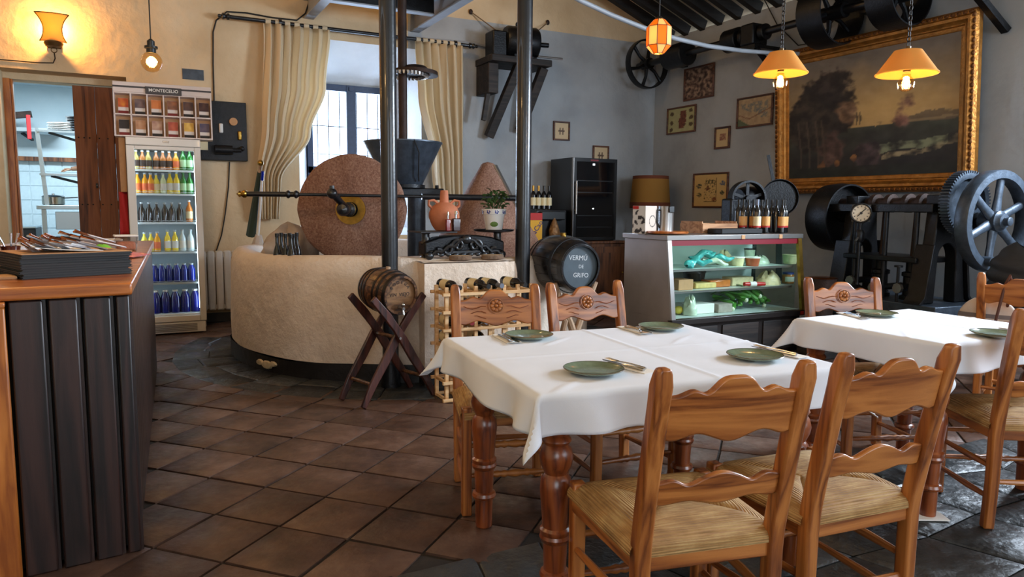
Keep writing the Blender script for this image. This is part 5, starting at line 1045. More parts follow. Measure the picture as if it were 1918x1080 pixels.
# ------------------------------------------------------------------ on the masonry block: scale, jug, bottles, flower pot, wood slices
plain('terracotta_jug', (186, 112, 78), .75, noise_amt=.12, nscale=10, bump=.15, bscale=60); plain('pot_white', (228, 228, 226), .3, coat=.3); plain('pot_blue', (40, 60, 140), .4); plain('pot_leaf', (90, 120, 50), .5)
plain('leaf_green', (56, 84, 40), .55, noise_amt=.3, nscale=40); plain('red_liquor', (120, 20, 24), .12, coat=.5); plain('dark_liquor', (50, 26, 32), .12, coat=.5)
SZ = BZ + .004; sl_ = thing('shop_scale', 'antique black cast-iron shop scale with scrollwork on the masonry block', 'scale')
MB().box(1.93, 2.53, 5.06, 5.22, SZ + .03, SZ + .07).build('base_beam', M['iron_gloss'], sl_, bevel=.01)
for x in (1.93, 2.53):
    MB().lathe([(.05, 0), (.045, .015), (.025, .03), (.028, .1), (.04, .12), (.03, .14), (.03, .19), (.05, .2)], 12, T((x, 5.14, SZ))).build('column', M['iron_gloss'], sl_); MB().ball((x, 5.06, SZ + .03), .035, 8, 1, .7, .9).build('paw_foot', M['iron_gloss'], sl_)
def spiral(cx, cz, r, a0, turns, s_): return [(cx + s_ * r * (1 - k / 22) * cos(a0 + turns * 2 * pi * k / 20), 5.055, cz + r * (1 - k / 22) * sin(a0 + turns * 2 * pi * k / 20)) for k in range(21)]
for s_ in (-1, 1):
    for cx, cz, r, a0, tn in ((2.23 + s_ * .07, SZ + .10, .052, 0, 1.3), (2.23 + s_ * .16, SZ + .075, .042, 2, 1.2), (2.23 + s_ * .225, SZ + .055, .03, 1, 1.2)):
        MB().tube(spiral(cx, cz, r, a0, tn, s_), [.016 - .0005 * k for k in range(21)], 7).build('scroll', M['iron_gloss'], sl_)
    MB().tube([(2.23 + s_ * (.03 + .25 * k / 10), 5.05, SZ + .15 - .11 * (k / 10) ** .8 + .012 * sin(k * 1.6)) for k in range(11)], .014, 7).build('scroll_edge', M['iron_gloss'], sl_)
    for k in range(4): MB().ball((2.23 + s_ * (.03 + .06 * k), 5.05, SZ + .035), .018, 7, 1.3, .6, .8).build('leaf_boss', M['iron_gloss'], sl_)
MB().ball((2.23, 5.05, SZ + .15), .035, 8, 1.2, .6, 1).build('crest', M['iron_gloss'], sl_)
MB().prism([(-.33, .03), (.33, .03), (.33, .13), (.22, .165), (.1, .18), (-.1, .18), (-.22, .165), (-.33, .13)], -5.22, -5.075, Matrix(((1, 0, 0, 2.23), (0, 0, -1, 0), (0, 1, 0, SZ), (0, 0, 0, 1)))).build('housing', M['iron'], sl_, bevel=.012)
MB().box(1.84, 2.13, 5.0, 5.3, SZ + .2, SZ + .212).build('weight_pan', M['iron_gloss'], sl_, bevel=.004); 
pr_ = at(930, 432, Y=5.12); MB().lathe([(.0, SZ + .2), (.12, SZ + .2), (.155, SZ + .208), (.16, SZ + .222), (.152, SZ + .222), (.14, SZ + .212), (0, SZ + .21)], 32, T((2.50, 5.14, 0))).build('round_pan', M['iron_gloss'], sl_)
jx = at(832, 400, Y=5.2).x; zj = SZ + .2125
jg = thing('clay_jug', 'round terracotta jug with two small handles on the scale', 'jug', (jx, 5.2, zj))
MB().lathe([(.05, 0), (.07, .004), (.095, .04), (.118, .10), (.115, .14), (.095, .18), (.06, .205), (.036, .215), (.034, .225), (.032, .27), (.028, .305), (.022, .305), (.024, .26), (.0, .25)], 32).build('body', M['terracotta_jug'], jg)
for s_ in (-1, 1): MB().tube([(s_ * .09, 0, .165), (s_ * .125, 0, .19), (s_ * .125, 0, .225), (s_ * .085, 0, .23), (s_ * .05, 0, .205)], [.012, .011, .010, .010, .011], 9).build('handle', M['terracotta_jug'], jg)
for lb, pxx, mat_, w_, h_ in (('small square bottle of red liquor in front of the jug', 838, 'red_liquor', .018, .09), ('dark square liquor bottle with silver stopper in front of the jug', 853, 'dark_liquor', .03, .095)):
    x = at(pxx, 415, Y=5.06).x; t_ = thing('liquor_bottle', lb, 'bottle', (x, 5.05, zj)); MB().box(-w_, w_, -w_ * .7, w_ * .7, 0, h_).build('glass', M[mat_], t_, bevel=.006); MB().lathe([(w_ * .35, h_), (w_ * .35, h_ + .03), (w_ * .5, h_ + .032), (w_ * .3, h_ + .055), (0, h_ + .058)], 10).build('stopper', M['chrome'], t_)
fp = thing('flower_pot', 'white pot painted with blue flowers holding a small leafy plant', 'potted plant', (2.50, 5.14, SZ + .2125))
MB().lathe([(.06, 0), (.064, .003), (.083, .125), (.092, .126), (.096, .165), (.09, .168), (.084, .15), (0, .15)], 30).build('pot', M['pot_white'], fp)
for k in range(9):
    a = 2 * pi * k / 9 + .3; c = Vector((.0938 * cos(a), .0938 * sin(a), .146)); b = MB()
    for j in range(5): b.ball((.011 * cos(j * 1.257), .011 * sin(j * 1.257), 0), .007, 5, 1, 1, .12, axis_m(c, (cos(a), sin(a), 0)))
    b.build('painted_flower', M['pot_blue'], fp)
a = radians(-115); MB().ball((0, 0, 0), .026, 8, 1.2, .8, .12, axis_m((.071 * cos(a), .071 * sin(a), .05), (cos(a), sin(a), -.15))).build('painted_leaf', M['pot_leaf'], fp)
rl = random.Random(4)
for k in range(8):
    a = rl.uniform(0, 6.28); l_ = rl.uniform(.05, .1); p0_ = Vector((.03 * cos(a), .03 * sin(a), .15)); p1_ = p0_ + Vector((l_ * .6 * cos(a), l_ * .6 * sin(a), l_)); MB().tube([p0_, p0_.lerp(p1_, .5) + Vector((0, 0, .015)), p1_], .003, 5).build('stem', M['leaf_green'], fp)
lm = MB().grid(4, 4, lambda u, v: ((u - .5) * .03 * sin(pi * (.1 + .85 * v)), v * .045, .008 * sin(pi * v) + .004 * (2 * u - 1) ** 2)).mesh('leaf', M['leaf_green'])
for k in range(95):
    a = rl.uniform(0, 6.28); r = .085 * sqrt(rl.random()); o = bpy.data.objects.new('leaf', lm); COL.objects.link(o); o.parent = fp; o.location = (r * cos(a), r * sin(a), .165 + rl.uniform(0, .15) * (1 - r * 3)); o.rotation_euler = (rl.uniform(-.5, .9), rl.uniform(-.5, .5), a - pi / 2 + rl.uniform(-.6, .6)); sc__ = rl.uniform(.7, 1.15); o.scale = (sc__,) * 3
plain('slice_top', (196, 160, 118), .8, noise_amt=.12, nscale=30); plain('bark', (104, 82, 64), .95, noise_amt=.35, nscale=30, bump=.5, bscale=40)
for pxx, lb in ((862, 'left bark-edged wood slice leaning on the scale'), (922, 'right bark-edged wood slice in front of the scale')):
    x = at(pxx, 488, Y=4.98).x; t_ = thing('wood_slice', lb, 'wood slice', (x, 4.975, BZ + .004)); MB().lathe([(.078, 0), (.084, .004), (.082, .03), (.079, .034)], 26, Matrix.Diagonal((1.1, .62, 1, 1)), cap=False).build('bark', M['bark'], t_); MB().lathe([(.0, .0), (.078, .0005), (.078, .0335), (0, .034)], 26, Matrix.Diagonal((1.1, .62, 1, 1))).build('heartwood', M['slice_top'], t_)

# ------------------------------------------------------------------ back corner: sideboard, wine cooler, lamp
wood('sideboard_wood', (60, 32, 18), (98, 58, 32), (124, 78, 46), 'z', rough=.5)
sbd = thing('sideboard', 'brown wooden sideboard under the wine cooler at the back wall', 'sideboard'); SX0, SX1, SY0, SY1 = 4.2, 5.86, 7.95, 8.60
MB().box(SX0, SX1, SY0, SY1, .05, .84).build('body', M['sideboard_wood'], sbd, bevel=.006); MB().box(SX0 - .02, SX1 + .02, SY0 - .02, SY1, .841, .874).build('top', M['sideboard_wood'], sbd, bevel=.006)
for k in range(3):
    x = SX0 + .03 + k * .54; d_ = MB().box(x, x + .5, SY0 - .018, SY0 - .001, .1, .8).build('door', M['sideboard_wood'], sbd, bevel=.005); MB().box(x + .07, x + .43, SY0 - .026, SY0 - .0185, .18, .72).build('raised_panel', M['sideboard_wood'], d_, bevel=.006); MB().ball((x + .46, SY0 - .03, .45), .014, 8).build('knob', M['brass'], d_)
for x in (SX0 + .05, SX1 - .05): MB().box(x - .03, x + .03, SY0 + .02, SY1 - .05, 0, .05).build('foot', M['sideboard_wood'], sbd)
plain('cooler_black', (16, 17, 20), .3, coat=.2); plain('cooler_glass', (14, 15, 18), .06, spec=.7); glow('cooler_digit', (235, 245, 255), 5.0); glow('blue_led', (90, 150, 255), 8.0)
wc = thing('wine_cooler', 'tall black wine cooler with dark glass door and steel handle', 'wine cooler'); wx0_, wx1_, wy0, wz0_, wz1_ = 5.02, 5.70, 8.0, .876, 1.95
MB().box(wx0_, wx1_, wy0 + .04, 8.58, wz0_, wz1_).build('cabinet', M['cooler_black'], wc, bevel=.006)
b = MB(); b.box(wx0_, wx0_ + .05, wy0, wy0 + .038, wz0_ + .01, wz1_ - .005); b.box(wx1_ - .035, wx1_, wy0, wy0 + .038, wz0_ + .01, wz1_ - .005); b.box(wx0_ + .05, wx1_ - .035, wy0, wy0 + .038, wz0_ + .01, wz0_ + .05); b.box(wx0_ + .05, wx1_ - .035, wy0, wy0 + .038, wz1_ - .05, wz1_ - .005)
wd_ = b.build('door', M['cooler_black'], wc); MB().box(wx0_ + .051, wx1_ - .036, wy0 + .012, wy0 + .03, wz0_ + .051, wz1_ - .051).build('glass', M['cooler_glass'], wd_)
MB().box(wx0_ - .002, wx0_ + .008, wy0 - .004, wy0 + .036, wz0_ + .01, wz1_ - .005).build('edge_trim', M['steel'], wd_); MB().cyl((wx0_ + .03, wy0 - .035, wz0_ + .35), (wx0_ + .03, wy0 - .035, wz1_ - .3), .012, 10).build('handle', M['steel'], wd_)
for z in (wz0_ + .4, wz1_ - .35): MB().cyl((wx0_ + .03, wy0 - .035, z), (wx0_ + .03, wy0 + .0, z), .008, 8).build('handle_post', M['steel'], wd_)
MB().box(5.28, 5.40, wy0 - .003, wy0 - .0005, wz1_ - .04, wz1_ - .02).build('badge', M['capsule_red'], wd_)
for x in (5.33, 5.347): MB().box(x - .006, x + .006, wy0 + .0095, wy0 + .0115, wz1_ - .095, wz1_ - .072).build('display_digit', M['cooler_digit'], wd_)
MB().box(5.33, 5.35, wy0 + .0095, wy0 + .0115, wz1_ - .66, wz1_ - .645).build('display_digit', M['cooler_digit'], wd_)
for z in (1.05, 1.2, 1.5, 1.65): MB().box(wx0_ + .07, wx1_ - .06, wy0 + .008, wy0 + .0115, z, z + .012).build('shelf_edge', M['cooler_black'], wd_)
cm_ = thing('coffee_machine', 'black coffee machine with small blue light left of the wine cooler', 'machine'); MB().box(4.50, 4.96, 8.05, 8.5, .876, 1.28).build('body', M['cooler_black'], cm_, bevel=.015); MB().box(4.55, 4.9, 7.98, 8.049, 1.15, 1.26).build('head', M['black'], cm_, bevel=.01); MB().box(4.50, 4.56, 8.046, 8.0495, 1.08, 1.10).build('led', M['blue_led'], cm_); MB().box(4.6, 4.85, 7.98, 8.049, .878, .9).build('drip_tray', M['steel'], cm_)
for k, (pxx, c) in enumerate(((1001, 'capsule_gold'), (1007, 'capsule_gold'), (1013, 'black'), (1019, 'black'))):
    x = 4.545 + k * .078; spawn(wines[c][0], wines[c][1], (x, 8.2, 1.282), 0, f'upright wine bottle, {ordn[k]} from the left on the black coffee machine', 'wine bottles on the coffee machine')
plain('cocoa_yellow', (240, 180, 40), .5); plain('cocoa_red', (200, 40, 40), .5); plain('cocoa_ink', (50, 40, 110), .5); plain('gold_lump', (150, 110, 70), .4, .3, noise_amt=.4, nscale=25, bump=.8, bscale=25)
bx_ = thing('cocoa_box', 'yellow and red cocoa box beside the iron post', 'box', (at(1001, 430, Y=8.03).x, 8.03, .876), radians(-20)); MB().box(-.09, .09, -.05, .05, 0, .27).build('carton', M['cocoa_yellow'], bx_); MB().box(-.0905, .0905, -.0505, .0505, .271, .36).build('red_top', M['cocoa_red'], bx_)
text('lettering', 'ColaCao', M['cocoa_ink'], .085, T((.0, -.0515, .13)) @ RX(pi / 2) @ RZ(radians(58)), bx_, bold=.001)
tag(MB().grid(20, 14, lambda u, v: ((.09 * sin(pi * (.05 + .9 * v)) ** .7 * (1 - .6 * v) * (1 + .3 * noise.noise((3 * cos(6.28 * u), 3 * sin(6.28 * u), 5 * v)))) * cos(6.28 * u) + 4.74, (.09 * sin(pi * (.05 + .9 * v)) ** .7 * (1 - .6 * v)) * sin(6.28 * u) + 7.86 + .13, .877 + .3 * v), wrap=True).build('golden_bouquet', M['gold_lump']), 'small golden brown dried bouquet behind the black barrel', 'bouquet')
# corner lamp
translucent('lampshade_tan', (176, 130, 66), .3); plain('fringe', (110, 56, 34), .85)
lx, ly = 6.40, 8.18; lp = thing('corner_lamp', 'floor lamp with tan drum shade in the back corner', 'lamp', (lx, ly, 0))
MB().lathe([(.275, 1.38), (.245, 1.75), (.242, 1.75), (.272, 1.38)], 40, cap=False).build('shade', M['lampshade_tan'], lp); MB().lathe([(.249, 1.71), (.246, 1.755), (.24, 1.755)], 40, cap=False).build('top_trim', M['fringe'], lp); MB().lathe([(.281, 1.31), (.279, 1.39), (.27, 1.39), (.276, 1.31)], 40, cap=False).build('fringe', M['fringe'], lp)
MB().cyl((0, 0, .03), (0, 0, 1.6), .018, 10).build('stem', M['iron'], lp); MB().lathe([(.17, 0), (.17, .02), (.03, .05), (.0, .05)], 24).build('base', M['iron'], lp)
for k in range(3): a = k * 2.094; MB().cyl((0, 0, 1.6), (.25 * cos(a), .25 * sin(a), 1.72), .004, 5).build('spider', M['iron'], lp)
# ------------------------------------------------------------------ refrigerated display case
plain('case_red', (120, 22, 36), .4); glow('case_tube', (205, 255, 238), 9.0); plain('case_inner', (206, 220, 214), .4); clear('case_glass', (240, 252, 248), .035, .03); plain('case_dark', (30, 24, 22), .4)
CX0, CX1, CY0, CY1, CZ = 3.85, 5.37, 4.60, 5.26, 1.09
dc = thing('display_case', 'stainless steel glass-fronted chilled display case with food', 'display case')
MB().prism([(CY0 + .0, .40), (CY1, .40), (CY1, CZ - .045), (CY0 + .08, CZ - .045)], -CX0 - .02, -CX0, Matrix(((0, 0, -1, 0), (1, 0, 0, 0), (0, 1, 0, 0), (0, 0, 0, 1)))).build('side_panel', M['steel_side'], dc)
MB().prism([(CY0 + .02, .0), (CY1, .0), (CY1, .399), (CY0 + .02, .399)], -CX0 - .02, -CX0, Matrix(((0, 0, -1, 0), (1, 0, 0, 0), (0, 1, 0, 0), (0, 0, 0, 1)))).build('lower_side_panel', M['steel_side'], dc)
MB().box(CX0 - .02, CX1 + .03, CY0 + .06, CY1 + .01, CZ - .044, CZ - .002).build('top_slab', M['steel'], dc, bevel=.004)
MB().box(CX0 + .021, CX1, CY0 + .07, CY0 + .1, CZ - .09, CZ - .0445).build('red_strip', M['case_red'], dc)
MB().box(CX0 + .021, CX1, CY1 - .03, CY1, .40, CZ - .0445).build('back_wall', M['case_inner'], dc)
MB().box(CX0 + .021, CX1, CY0 + .03, CY1, .02, .36).build('base_unit', M['case_dark'], dc)
MB().box(CX0, CX1 + .02, CY0 - .012, CY0 + .05, .35, .40).build('front_ledge', M['case_dark'], dc, bevel=.006); MB().box(CX0 + .021, CX1 - .001, CY0 + .051, CY1 - .031, .361, .401).build('floor_tray', M['case_inner'], dc)
def slant(z): return CY0 + .0 + .085 * (z - .40) / (CZ - .09 - .40)
MB().add([(CX0 + .021, slant(.41), .41), (CX1 - .03, slant(.41), .41), (CX1 - .03, slant(CZ - .09), CZ - .09), (CX0 + .021, slant(CZ - .09), CZ - .09)], [(0, 1, 2, 3)]).build('front_glass', M['case_glass'], dc)
MB().bar((CX0 + .012, CY0 - .008, .40), (CX0 + .012, CY0 + .076, CZ - .046), .04, .02, (0, -1, 0)).build('front_trim', M['steel'], dc); MB().bar((CX1 - .01, CY0 - .008, .40), (CX1 - .01, CY0 + .076, CZ - .046), .045, .03, (0, -1, 0)).build('front_trim', M['brass'], dc)
MB().box(CX1 - .002, CX1 + .003, CY0 + .1, CY1 - .03, .401, CZ - .046).build('side_glass', M['case_glass'], dc); MB().box(CX1 - .01, CX1 + .02, CY1 - .03, CY1, 0, CZ - .046).build('rear_post', M['case_dark'], dc)
MB().cyl((CX0 + .1, CY0 + .15, CZ - .065), (CX1 - .1, CY0 + .15, CZ - .065), .013, 8).build('light_tube', M['case_tube'], dc)
z1 = at(1270, 506, Y=4.68).z; z2 = at(1285, 547, Y=4.66).z
for z in (z1, z2): MB().box(CX0 + .03, CX1 - .04, CY0 + .12, CY1 - .031, z - .012, z).build('shelf', M['case_inner'], dc); MB().box(CX0 + .03, CX1 - .04, CY0 + .10, CY0 + .1199, z - .016, z + .002).build('shelf_edge', M['steel'], dc)
for pxx in (1393, 1463): q = at(pxx, 443, Y=CY0 + .055); MB().box(q.x - .02, q.x + .02, CY0 + .056, CY0 + .0595, CZ - .042, CZ - .006).build('price_sticker', M['kraft'], dc)
for k in range(3): MB().box(CX0 + .1 + .48 * k, CX0 + .52 + .48 * k, CY0 + .018, CY0 + .0295, .06, .32).build('base_door', M['black_wood'], dc, bevel=.004)
MB().box(5.33, 5.37, CY0 - .014, CY0 - .0125, .36, .39).build('warning_sticker', M['label_red'], dc)
# food
for nm, c, r_ in (('teal_film', (70, 170, 170), .25), ('pale_film', (200, 214, 190), .25), ('tub_cream', (220, 206, 160), .4), ('tub_orange', (170, 84, 50), .4), ('cheese', (206, 180, 110), .55), ('sausage_red', (190, 40, 34), .4), ('jar_orange', (190, 110, 50), .2), ('lid_blue', (40, 56, 130), .4), ('leek_green', (70, 130, 40), .5), ('leek_dark', (34, 74, 26), .5), ('leek_white', (220, 226, 196), .5), ('card_grey', (160, 150, 138), .8), ('lemon', (226, 206, 80), .5)): plain(nm, c, r_, noise_amt=.15, nscale=25)
def cx(p_, Y=4.8): return at(p_, 520, Y=Y).x
rf = random.Random(8)
def film(label, name, x, y, z, wx_, wy_, h_, mat, seed):
    return tag(MB().grid(22, 12, lambda u, v: (x + wx_ * (.5 * cos(6.28 * u)) * (sin(pi * (.02 + .5 * v))) ** .5 * (1 + .25 * noise.noise((3 * u * 6.28, v * 3, seed))), y + wy_ * .5 * sin(6.28 * u) * (sin(pi * (.02 + .5 * v))) ** .5, z + h_ * (1 - v) * (1 + .5 * noise.noise((cos(6.28 * u) * 2, sin(6.28 * u) * 2, v * 3 + seed)))), wrap=True).build(name, M[mat]), label, 'packet')
for k, (p_, L_, tilt, yaw) in enumerate(((1288, .15, .1, .5), (1300, .2, .28, .2), (1318, .24, .3, -.1), (1335, .24, .15, -.35), (1352, .22, .05, -.5), (1330, .2, .02, .1), (1310, .18, .0, -.6))):
    def pkf(u, v, k=k, L_=L_): a = 6.28 * u; r = .03 * sin(pi * (.06 + .88 * v)) ** .6 * (1 + .3 * noise.noise((2 * cos(a), 2 * sin(a), 6 * v + 3 * k))); return ((v - .5) * L_, r * 1.4 * cos(a), r * .8 * sin(a) + .012 * sin(9 * v + k))
    tag(MB().grid(16, 14, pkf, T((cx(p_, 4.82), 4.80 + .035 * (k % 3), z1 + .035 + .03 * (k % 3) + .015 * (k > 1))) @ RZ(yaw) @ RY(-tilt * (1 if k < 3 else -1)), wrap=True).build('wrapped_packet', M['teal_film'] if k % 4 != 3 else M['pale_film']), f'long twisted teal film packet, {ordn[k]} of the pile on the top shelf of the case', 'packet', 'teal packets in the case')
film('pale green crumpled packet between tubs on the top shelf of the case', 'wrapped_packet', cx(1445), 4.95, z1 + .002, .2, .16, .07, 'pale_film', 9); film('cream coloured wrapped packet behind the teal packets', 'wrapped_packet', cx(1358, 5.0), 5.02, z1 + .002, .16, .12, .12, 'tub_cream', 12)
def foodtub(label, p_, y, z, r, h_, mat, lid):
    t_ = thing('food_tub', label, 'tub', (cx(p_, y), y, z + .001)); MB().lathe([(r * .82, 0), (r, h_), (r * .96, h_), (0, h_ - .005)], 22).build('tub', M[mat], t_); MB().lathe([(r * 1.05, h_ + .001), (r * 1.05, h_ + .012), (0, h_ + .012)], 22).build('lid', M[lid], t_)
foodtub('round cream food tub on the top shelf of the case', 1380, 4.86, z1, .062, .07, 'tub_cream', 'paper'); foodtub('round orange labelled tub with white lid on the top shelf', 1408, 4.80, z1, .066, .07, 'tub_orange', 'paper'); foodtub('round cream tub at the right end of the top shelf', 1478, 4.86, z1, .068, .075, 'tub_cream', 'tub_cream')
foodtub('glass jar with dark lid behind the orange tub', 1402, 5.02, z1, .05, .13, 'pale_film', 'black')
tag(MB().box(-.08, .08, -.09, .09, 0, .09, T((cx(1281), 4.86, z2 + .001))).build('small_carton', M['kraft'], bevel=.004), 'small brown carton at the left end of the middle shelf', 'carton')
foodtub('dark bowl at the back of the middle shelf', 1300, 5.04, z2, .1, .12, 'case_dark', 'case_dark')
for k, (p_, w_, mt, lb) in enumerate(((1325, .12, 'cheese', 'left flat cheese block'), (1355, .12, 'jar_orange', 'orange cheese block'), (1400, .13, 'tub_cream', 'right pale cheese block'))): tag(MB().prism([(-w_, -.07), (w_, -.07), (w_ * .8, .07), (-w_, .07)], 0, .05 + .015 * k, T((cx(p_), 4.88 + .02 * k, z2 + .001))).build('cheese_block', M[mt], bevel=.01), lb + ' on the middle shelf of the case', 'cheese')
film('crinkled clear bag of leaves on the middle shelf', 'salad_bag', cx(1448), 4.86, z2 + .002, .26, .2, .11, 'tub_cream', 21)
c0 = Vector((cx(1385), 4.74, z2 + .03)); c1_ = Vector((cx(1420), 4.72, z2 + .025)); sg = thing('sausage_roll', 'red and white wrapped sausage on the middle shelf', 'sausage'); MB().tube([c0, c0.lerp(c1_, .5), c1_], [.018, .022, .017], 10).build('sausage', M['sausage_red'], sg); MB().cyl(c0.lerp(c1_, .25), c0.lerp(c1_, .55), .0235, 12).build('paper_band', M['paper'], sg)
jr = thing('preserve_jar', 'orange preserve jar with blue lid at the right of the middle shelf', 'jar', (cx(1484), 4.85, z2 + .001)); MB().lathe([(.05, 0), (.055, .006), (.055, .075), (.045, .088)], 20).build('glass', M['jar_orange'], jr); MB().lathe([(.05, .087), (.05, .105), (0, .105)], 20).build('lid', M['lid_blue'], jr); MB().lathe([(.0556, .02), (.0556, .065)], 20, cap=False, a0=3.4, a1=5.2).build('label', M['paper'], jr)
tag(MB().box(-.17, .1, -.1, .1, 0, .085, T((cx(1318), 4.86, .402))).build('egg_carton', M['label_white'], bevel=.006), 'white carton on the floor of the case at the left', 'carton'); tag(MB().box(-.08, .08, -.09, .09, 0, .075, T((cx(1352), 4.83, .402))).build('grey_carton', M['card_grey'], bevel=.004), 'grey cardboard carton on the floor of the case beside the leeks', 'carton')
film('crumpled clear bag at the left end of the case floor', 'plastic_bag', cx(1288), 4.76, .404, .12, .14, .15, 'pale_film', 31); tag(MB().ball((cx(1276), 4.82, .44), .036, 10, 1.2, 1, 1).build('lemon', M['lemon']), 'yellow lemon in the left corner of the case floor', 'lemon')
for k in range(13):
    u = k / 12; x0_ = cx(1372) + .46 * u; z0 = .42 + .03 * (k % 3) + .05 * sin(pi * u); lk = thing('leek', f'green leek, {ordn[k] if k < 9 else ["tenth", "eleventh", "twelfth", "thirteenth"][k - 9]} from the left in the heap on the case floor', 'leek', group='leeks heaped in the case')
    y0_ = 4.76 + .1 * rf.random(); dx = rf.uniform(-.2, -.02) if k % 3 else rf.uniform(.05, .16); dz = rf.uniform(.03, .13); dx = max(dx, -.1) if k < 3 else dx
    MB().tube([(x0_, y0_, z0), (x0_ + dx * .5, y0_ + .06, z0 + dz * .6), (x0_ + dx, y0_ + .14, z0 + dz)], [.02, .024, .018], 8).build('stalk', M['leek_green'], lk)
    for j in range(3): MB().grid(3, 6, lambda a, v: (x0_ + dx * (.55 + .6 * v) + (a - .5) * .06 * (1 - .6 * v), y0_ + .06 + .1 * v - .03 * j, z0 + dz * (.65 + .5 * v) + .012 * (j - 1) * v * 3 - .05 * v * v), None).build('leaf', M['leek_dark'] if (j + k) % 2 else M['leek_green'], lk).modifiers.new('s', 'SOLIDIFY').thickness = .002
    MB().ball((x0_, y0_, z0), .0205, 7).build('root', M['leek_white'] if k % 4 == 0 else M['leek_green'], lk)
# on top of the case
def topx(p_, Y): return at(p_, 428, Y=Y).x
Y_ = 5.02
ab = thing('appliance_box', 'white appliance carton with circle print on the display case', 'box', (topx(1207, Y_), Y_, CZ), radians(18)); MB().box(-.085, .085, -.065, .065, 0, .235).build('carton', M['white'], ab)
def appl(u, v):
    d_ = abs(math.hypot((u - .62) * 1.0, (v - .45) * 1.35) - .27); 
    return (.12, .12, .12) if d_ < .02 else (.80, .74, .68)
printed('printed_front', .168, .232, 34, 46, appl, T((0, -.0655, .1175)) @ RX(pi / 2), ab)
def apps(u, v): n_ = noise.noise((u * 4, v * 6, 2)); return (.7, .12, .12) if v > .88 and u < .5 else ((.2, .2, .22) if n_ > .12 and v < .85 else (.84, .84, .84))
printed('printed_side', .128, .232, 18, 30, apps, T((-.0855, 0, .1175)) @ RZ(-pi / 2) @ RX(pi / 2), ab)
sj = thing('steel_grinder', 'brushed steel grinder jug next to the white carton', 'grinder', (topx(1241, Y_), Y_ - .04, CZ)); MB().lathe([(.062, 0), (.066, .005), (.066, .22), (.068, .235), (0, .235)], 24).build('body', M['steel'], sj); MB().box(-.028, .028, -.078, -.06, .18, .235).build('spout_guard', M['black'], sj, bevel=.005); MB().tube([(-.062, 0, .2), (-.095, 0, .2), (-.1, 0, .1), (-.064, 0, .05)], .009, 8).build('handle', M['black'], sj)
wb = thing('wooden_board', 'round wooden serving board lying on the display case', 'board', (topx(1254, 4.82), 4.84, CZ + .006)); MB().lathe([(.165, 0), (.17, .006), (.17, .014), (.165, .02), (0, .02)], 36).build('disc', M['bar_top'], wb); MB().box(-.03, .03, -.03, .03, -.0055, -.0005).build('foot', M['paper'], wb)
cr_ = thing('wooden_crate', 'shallow pale wooden crate lying on the display case', 'crate', (topx(1325, 5.08), 5.06, CZ), radians(8)); L2, W2, H2 = .24, .13, .085
MB().box(-L2, L2, -W2, -W2 + .01, 0, H2).build('side_board', M['crate_wood'], cr_); MB().box(-L2, L2, W2 - .01, W2, 0, H2).build('side_board', M['crate_wood'], cr_); MB().box(-L2, -L2 + .01, -W2 + .01, W2 - .01, 0, H2 + .02).build('end_board', M['crate_wood'], cr_); MB().box(L2 - .01, L2, -W2 + .01, W2 - .01, 0, H2 + .02).build('end_board', M['crate_wood'], cr_); MB().box(-L2 + .01, L2 - .01, -W2 + .01, W2 - .01, 0, .008).build('bottom_board', M['crate_wood'], cr_)
tag(MB().box(-.24, .24, -.09, .09, 0, .045, T((topx(1377, 4.8), 4.8, CZ))).build('black_tray', M['black_matte'], bevel=.008), 'flat black tray box at the front of the display case top', 'tray')
plain('label_tan', (214, 160, 96), .6)
def make_tall(cap_, lab):
    t_ = thing('wine_bottle', 'wine', 'bottle'); MB().lathe([(.0, .004), (.03, 0), (.036, .006), (.036, .19), (.029, .215), (.0145, .235), (.0145, .30), (0, .30)], 16).build('glass', M['dark_bottle'], t_); MB().lathe([(.0155, .25), (.0155, .303), (0, .304)], 12).build('capsule', M[cap_], t_)
    if lab: MB().lathe([(.0366, .05), (.0366, .15)], 16, cap=False).build('label', M[lab], t_); MB().lathe([(.0368, .05), (.0368, .066)], 16, cap=False).build('label_band', M['label_red'], t_)
    return t_
tk = {0: (make_tall('black', None), []), 1: (make_tall('black', 'label_tan'), []), 2: (make_tall('capsule_grey', 'label_cream'), [])}
for k, (p_, y, kd) in enumerate(((1382, 5.06, 0), (1391, 4.97, 1), (1400, 5.06, 0), (1410, 4.94, 1), (1417, 4.86, 2), (1425, 5.0, 0), (1434, 4.88, 1), (1444, 4.95, 0), (1453, 4.88, 0), (1464, 4.80, 1), (1474, 4.84, 1))):
    spawn(tk[kd][0], tk[kd][1], (min(topx(p_, y), 5.345), y, CZ), 0, f'dark wine bottle {"without label" if kd == 0 else "with tan label" if kd == 1 else "with cream label"} on the display case, {(ordn + ["tenth", "eleventh"])[k]} from the left', 'wine bottles on the display case')
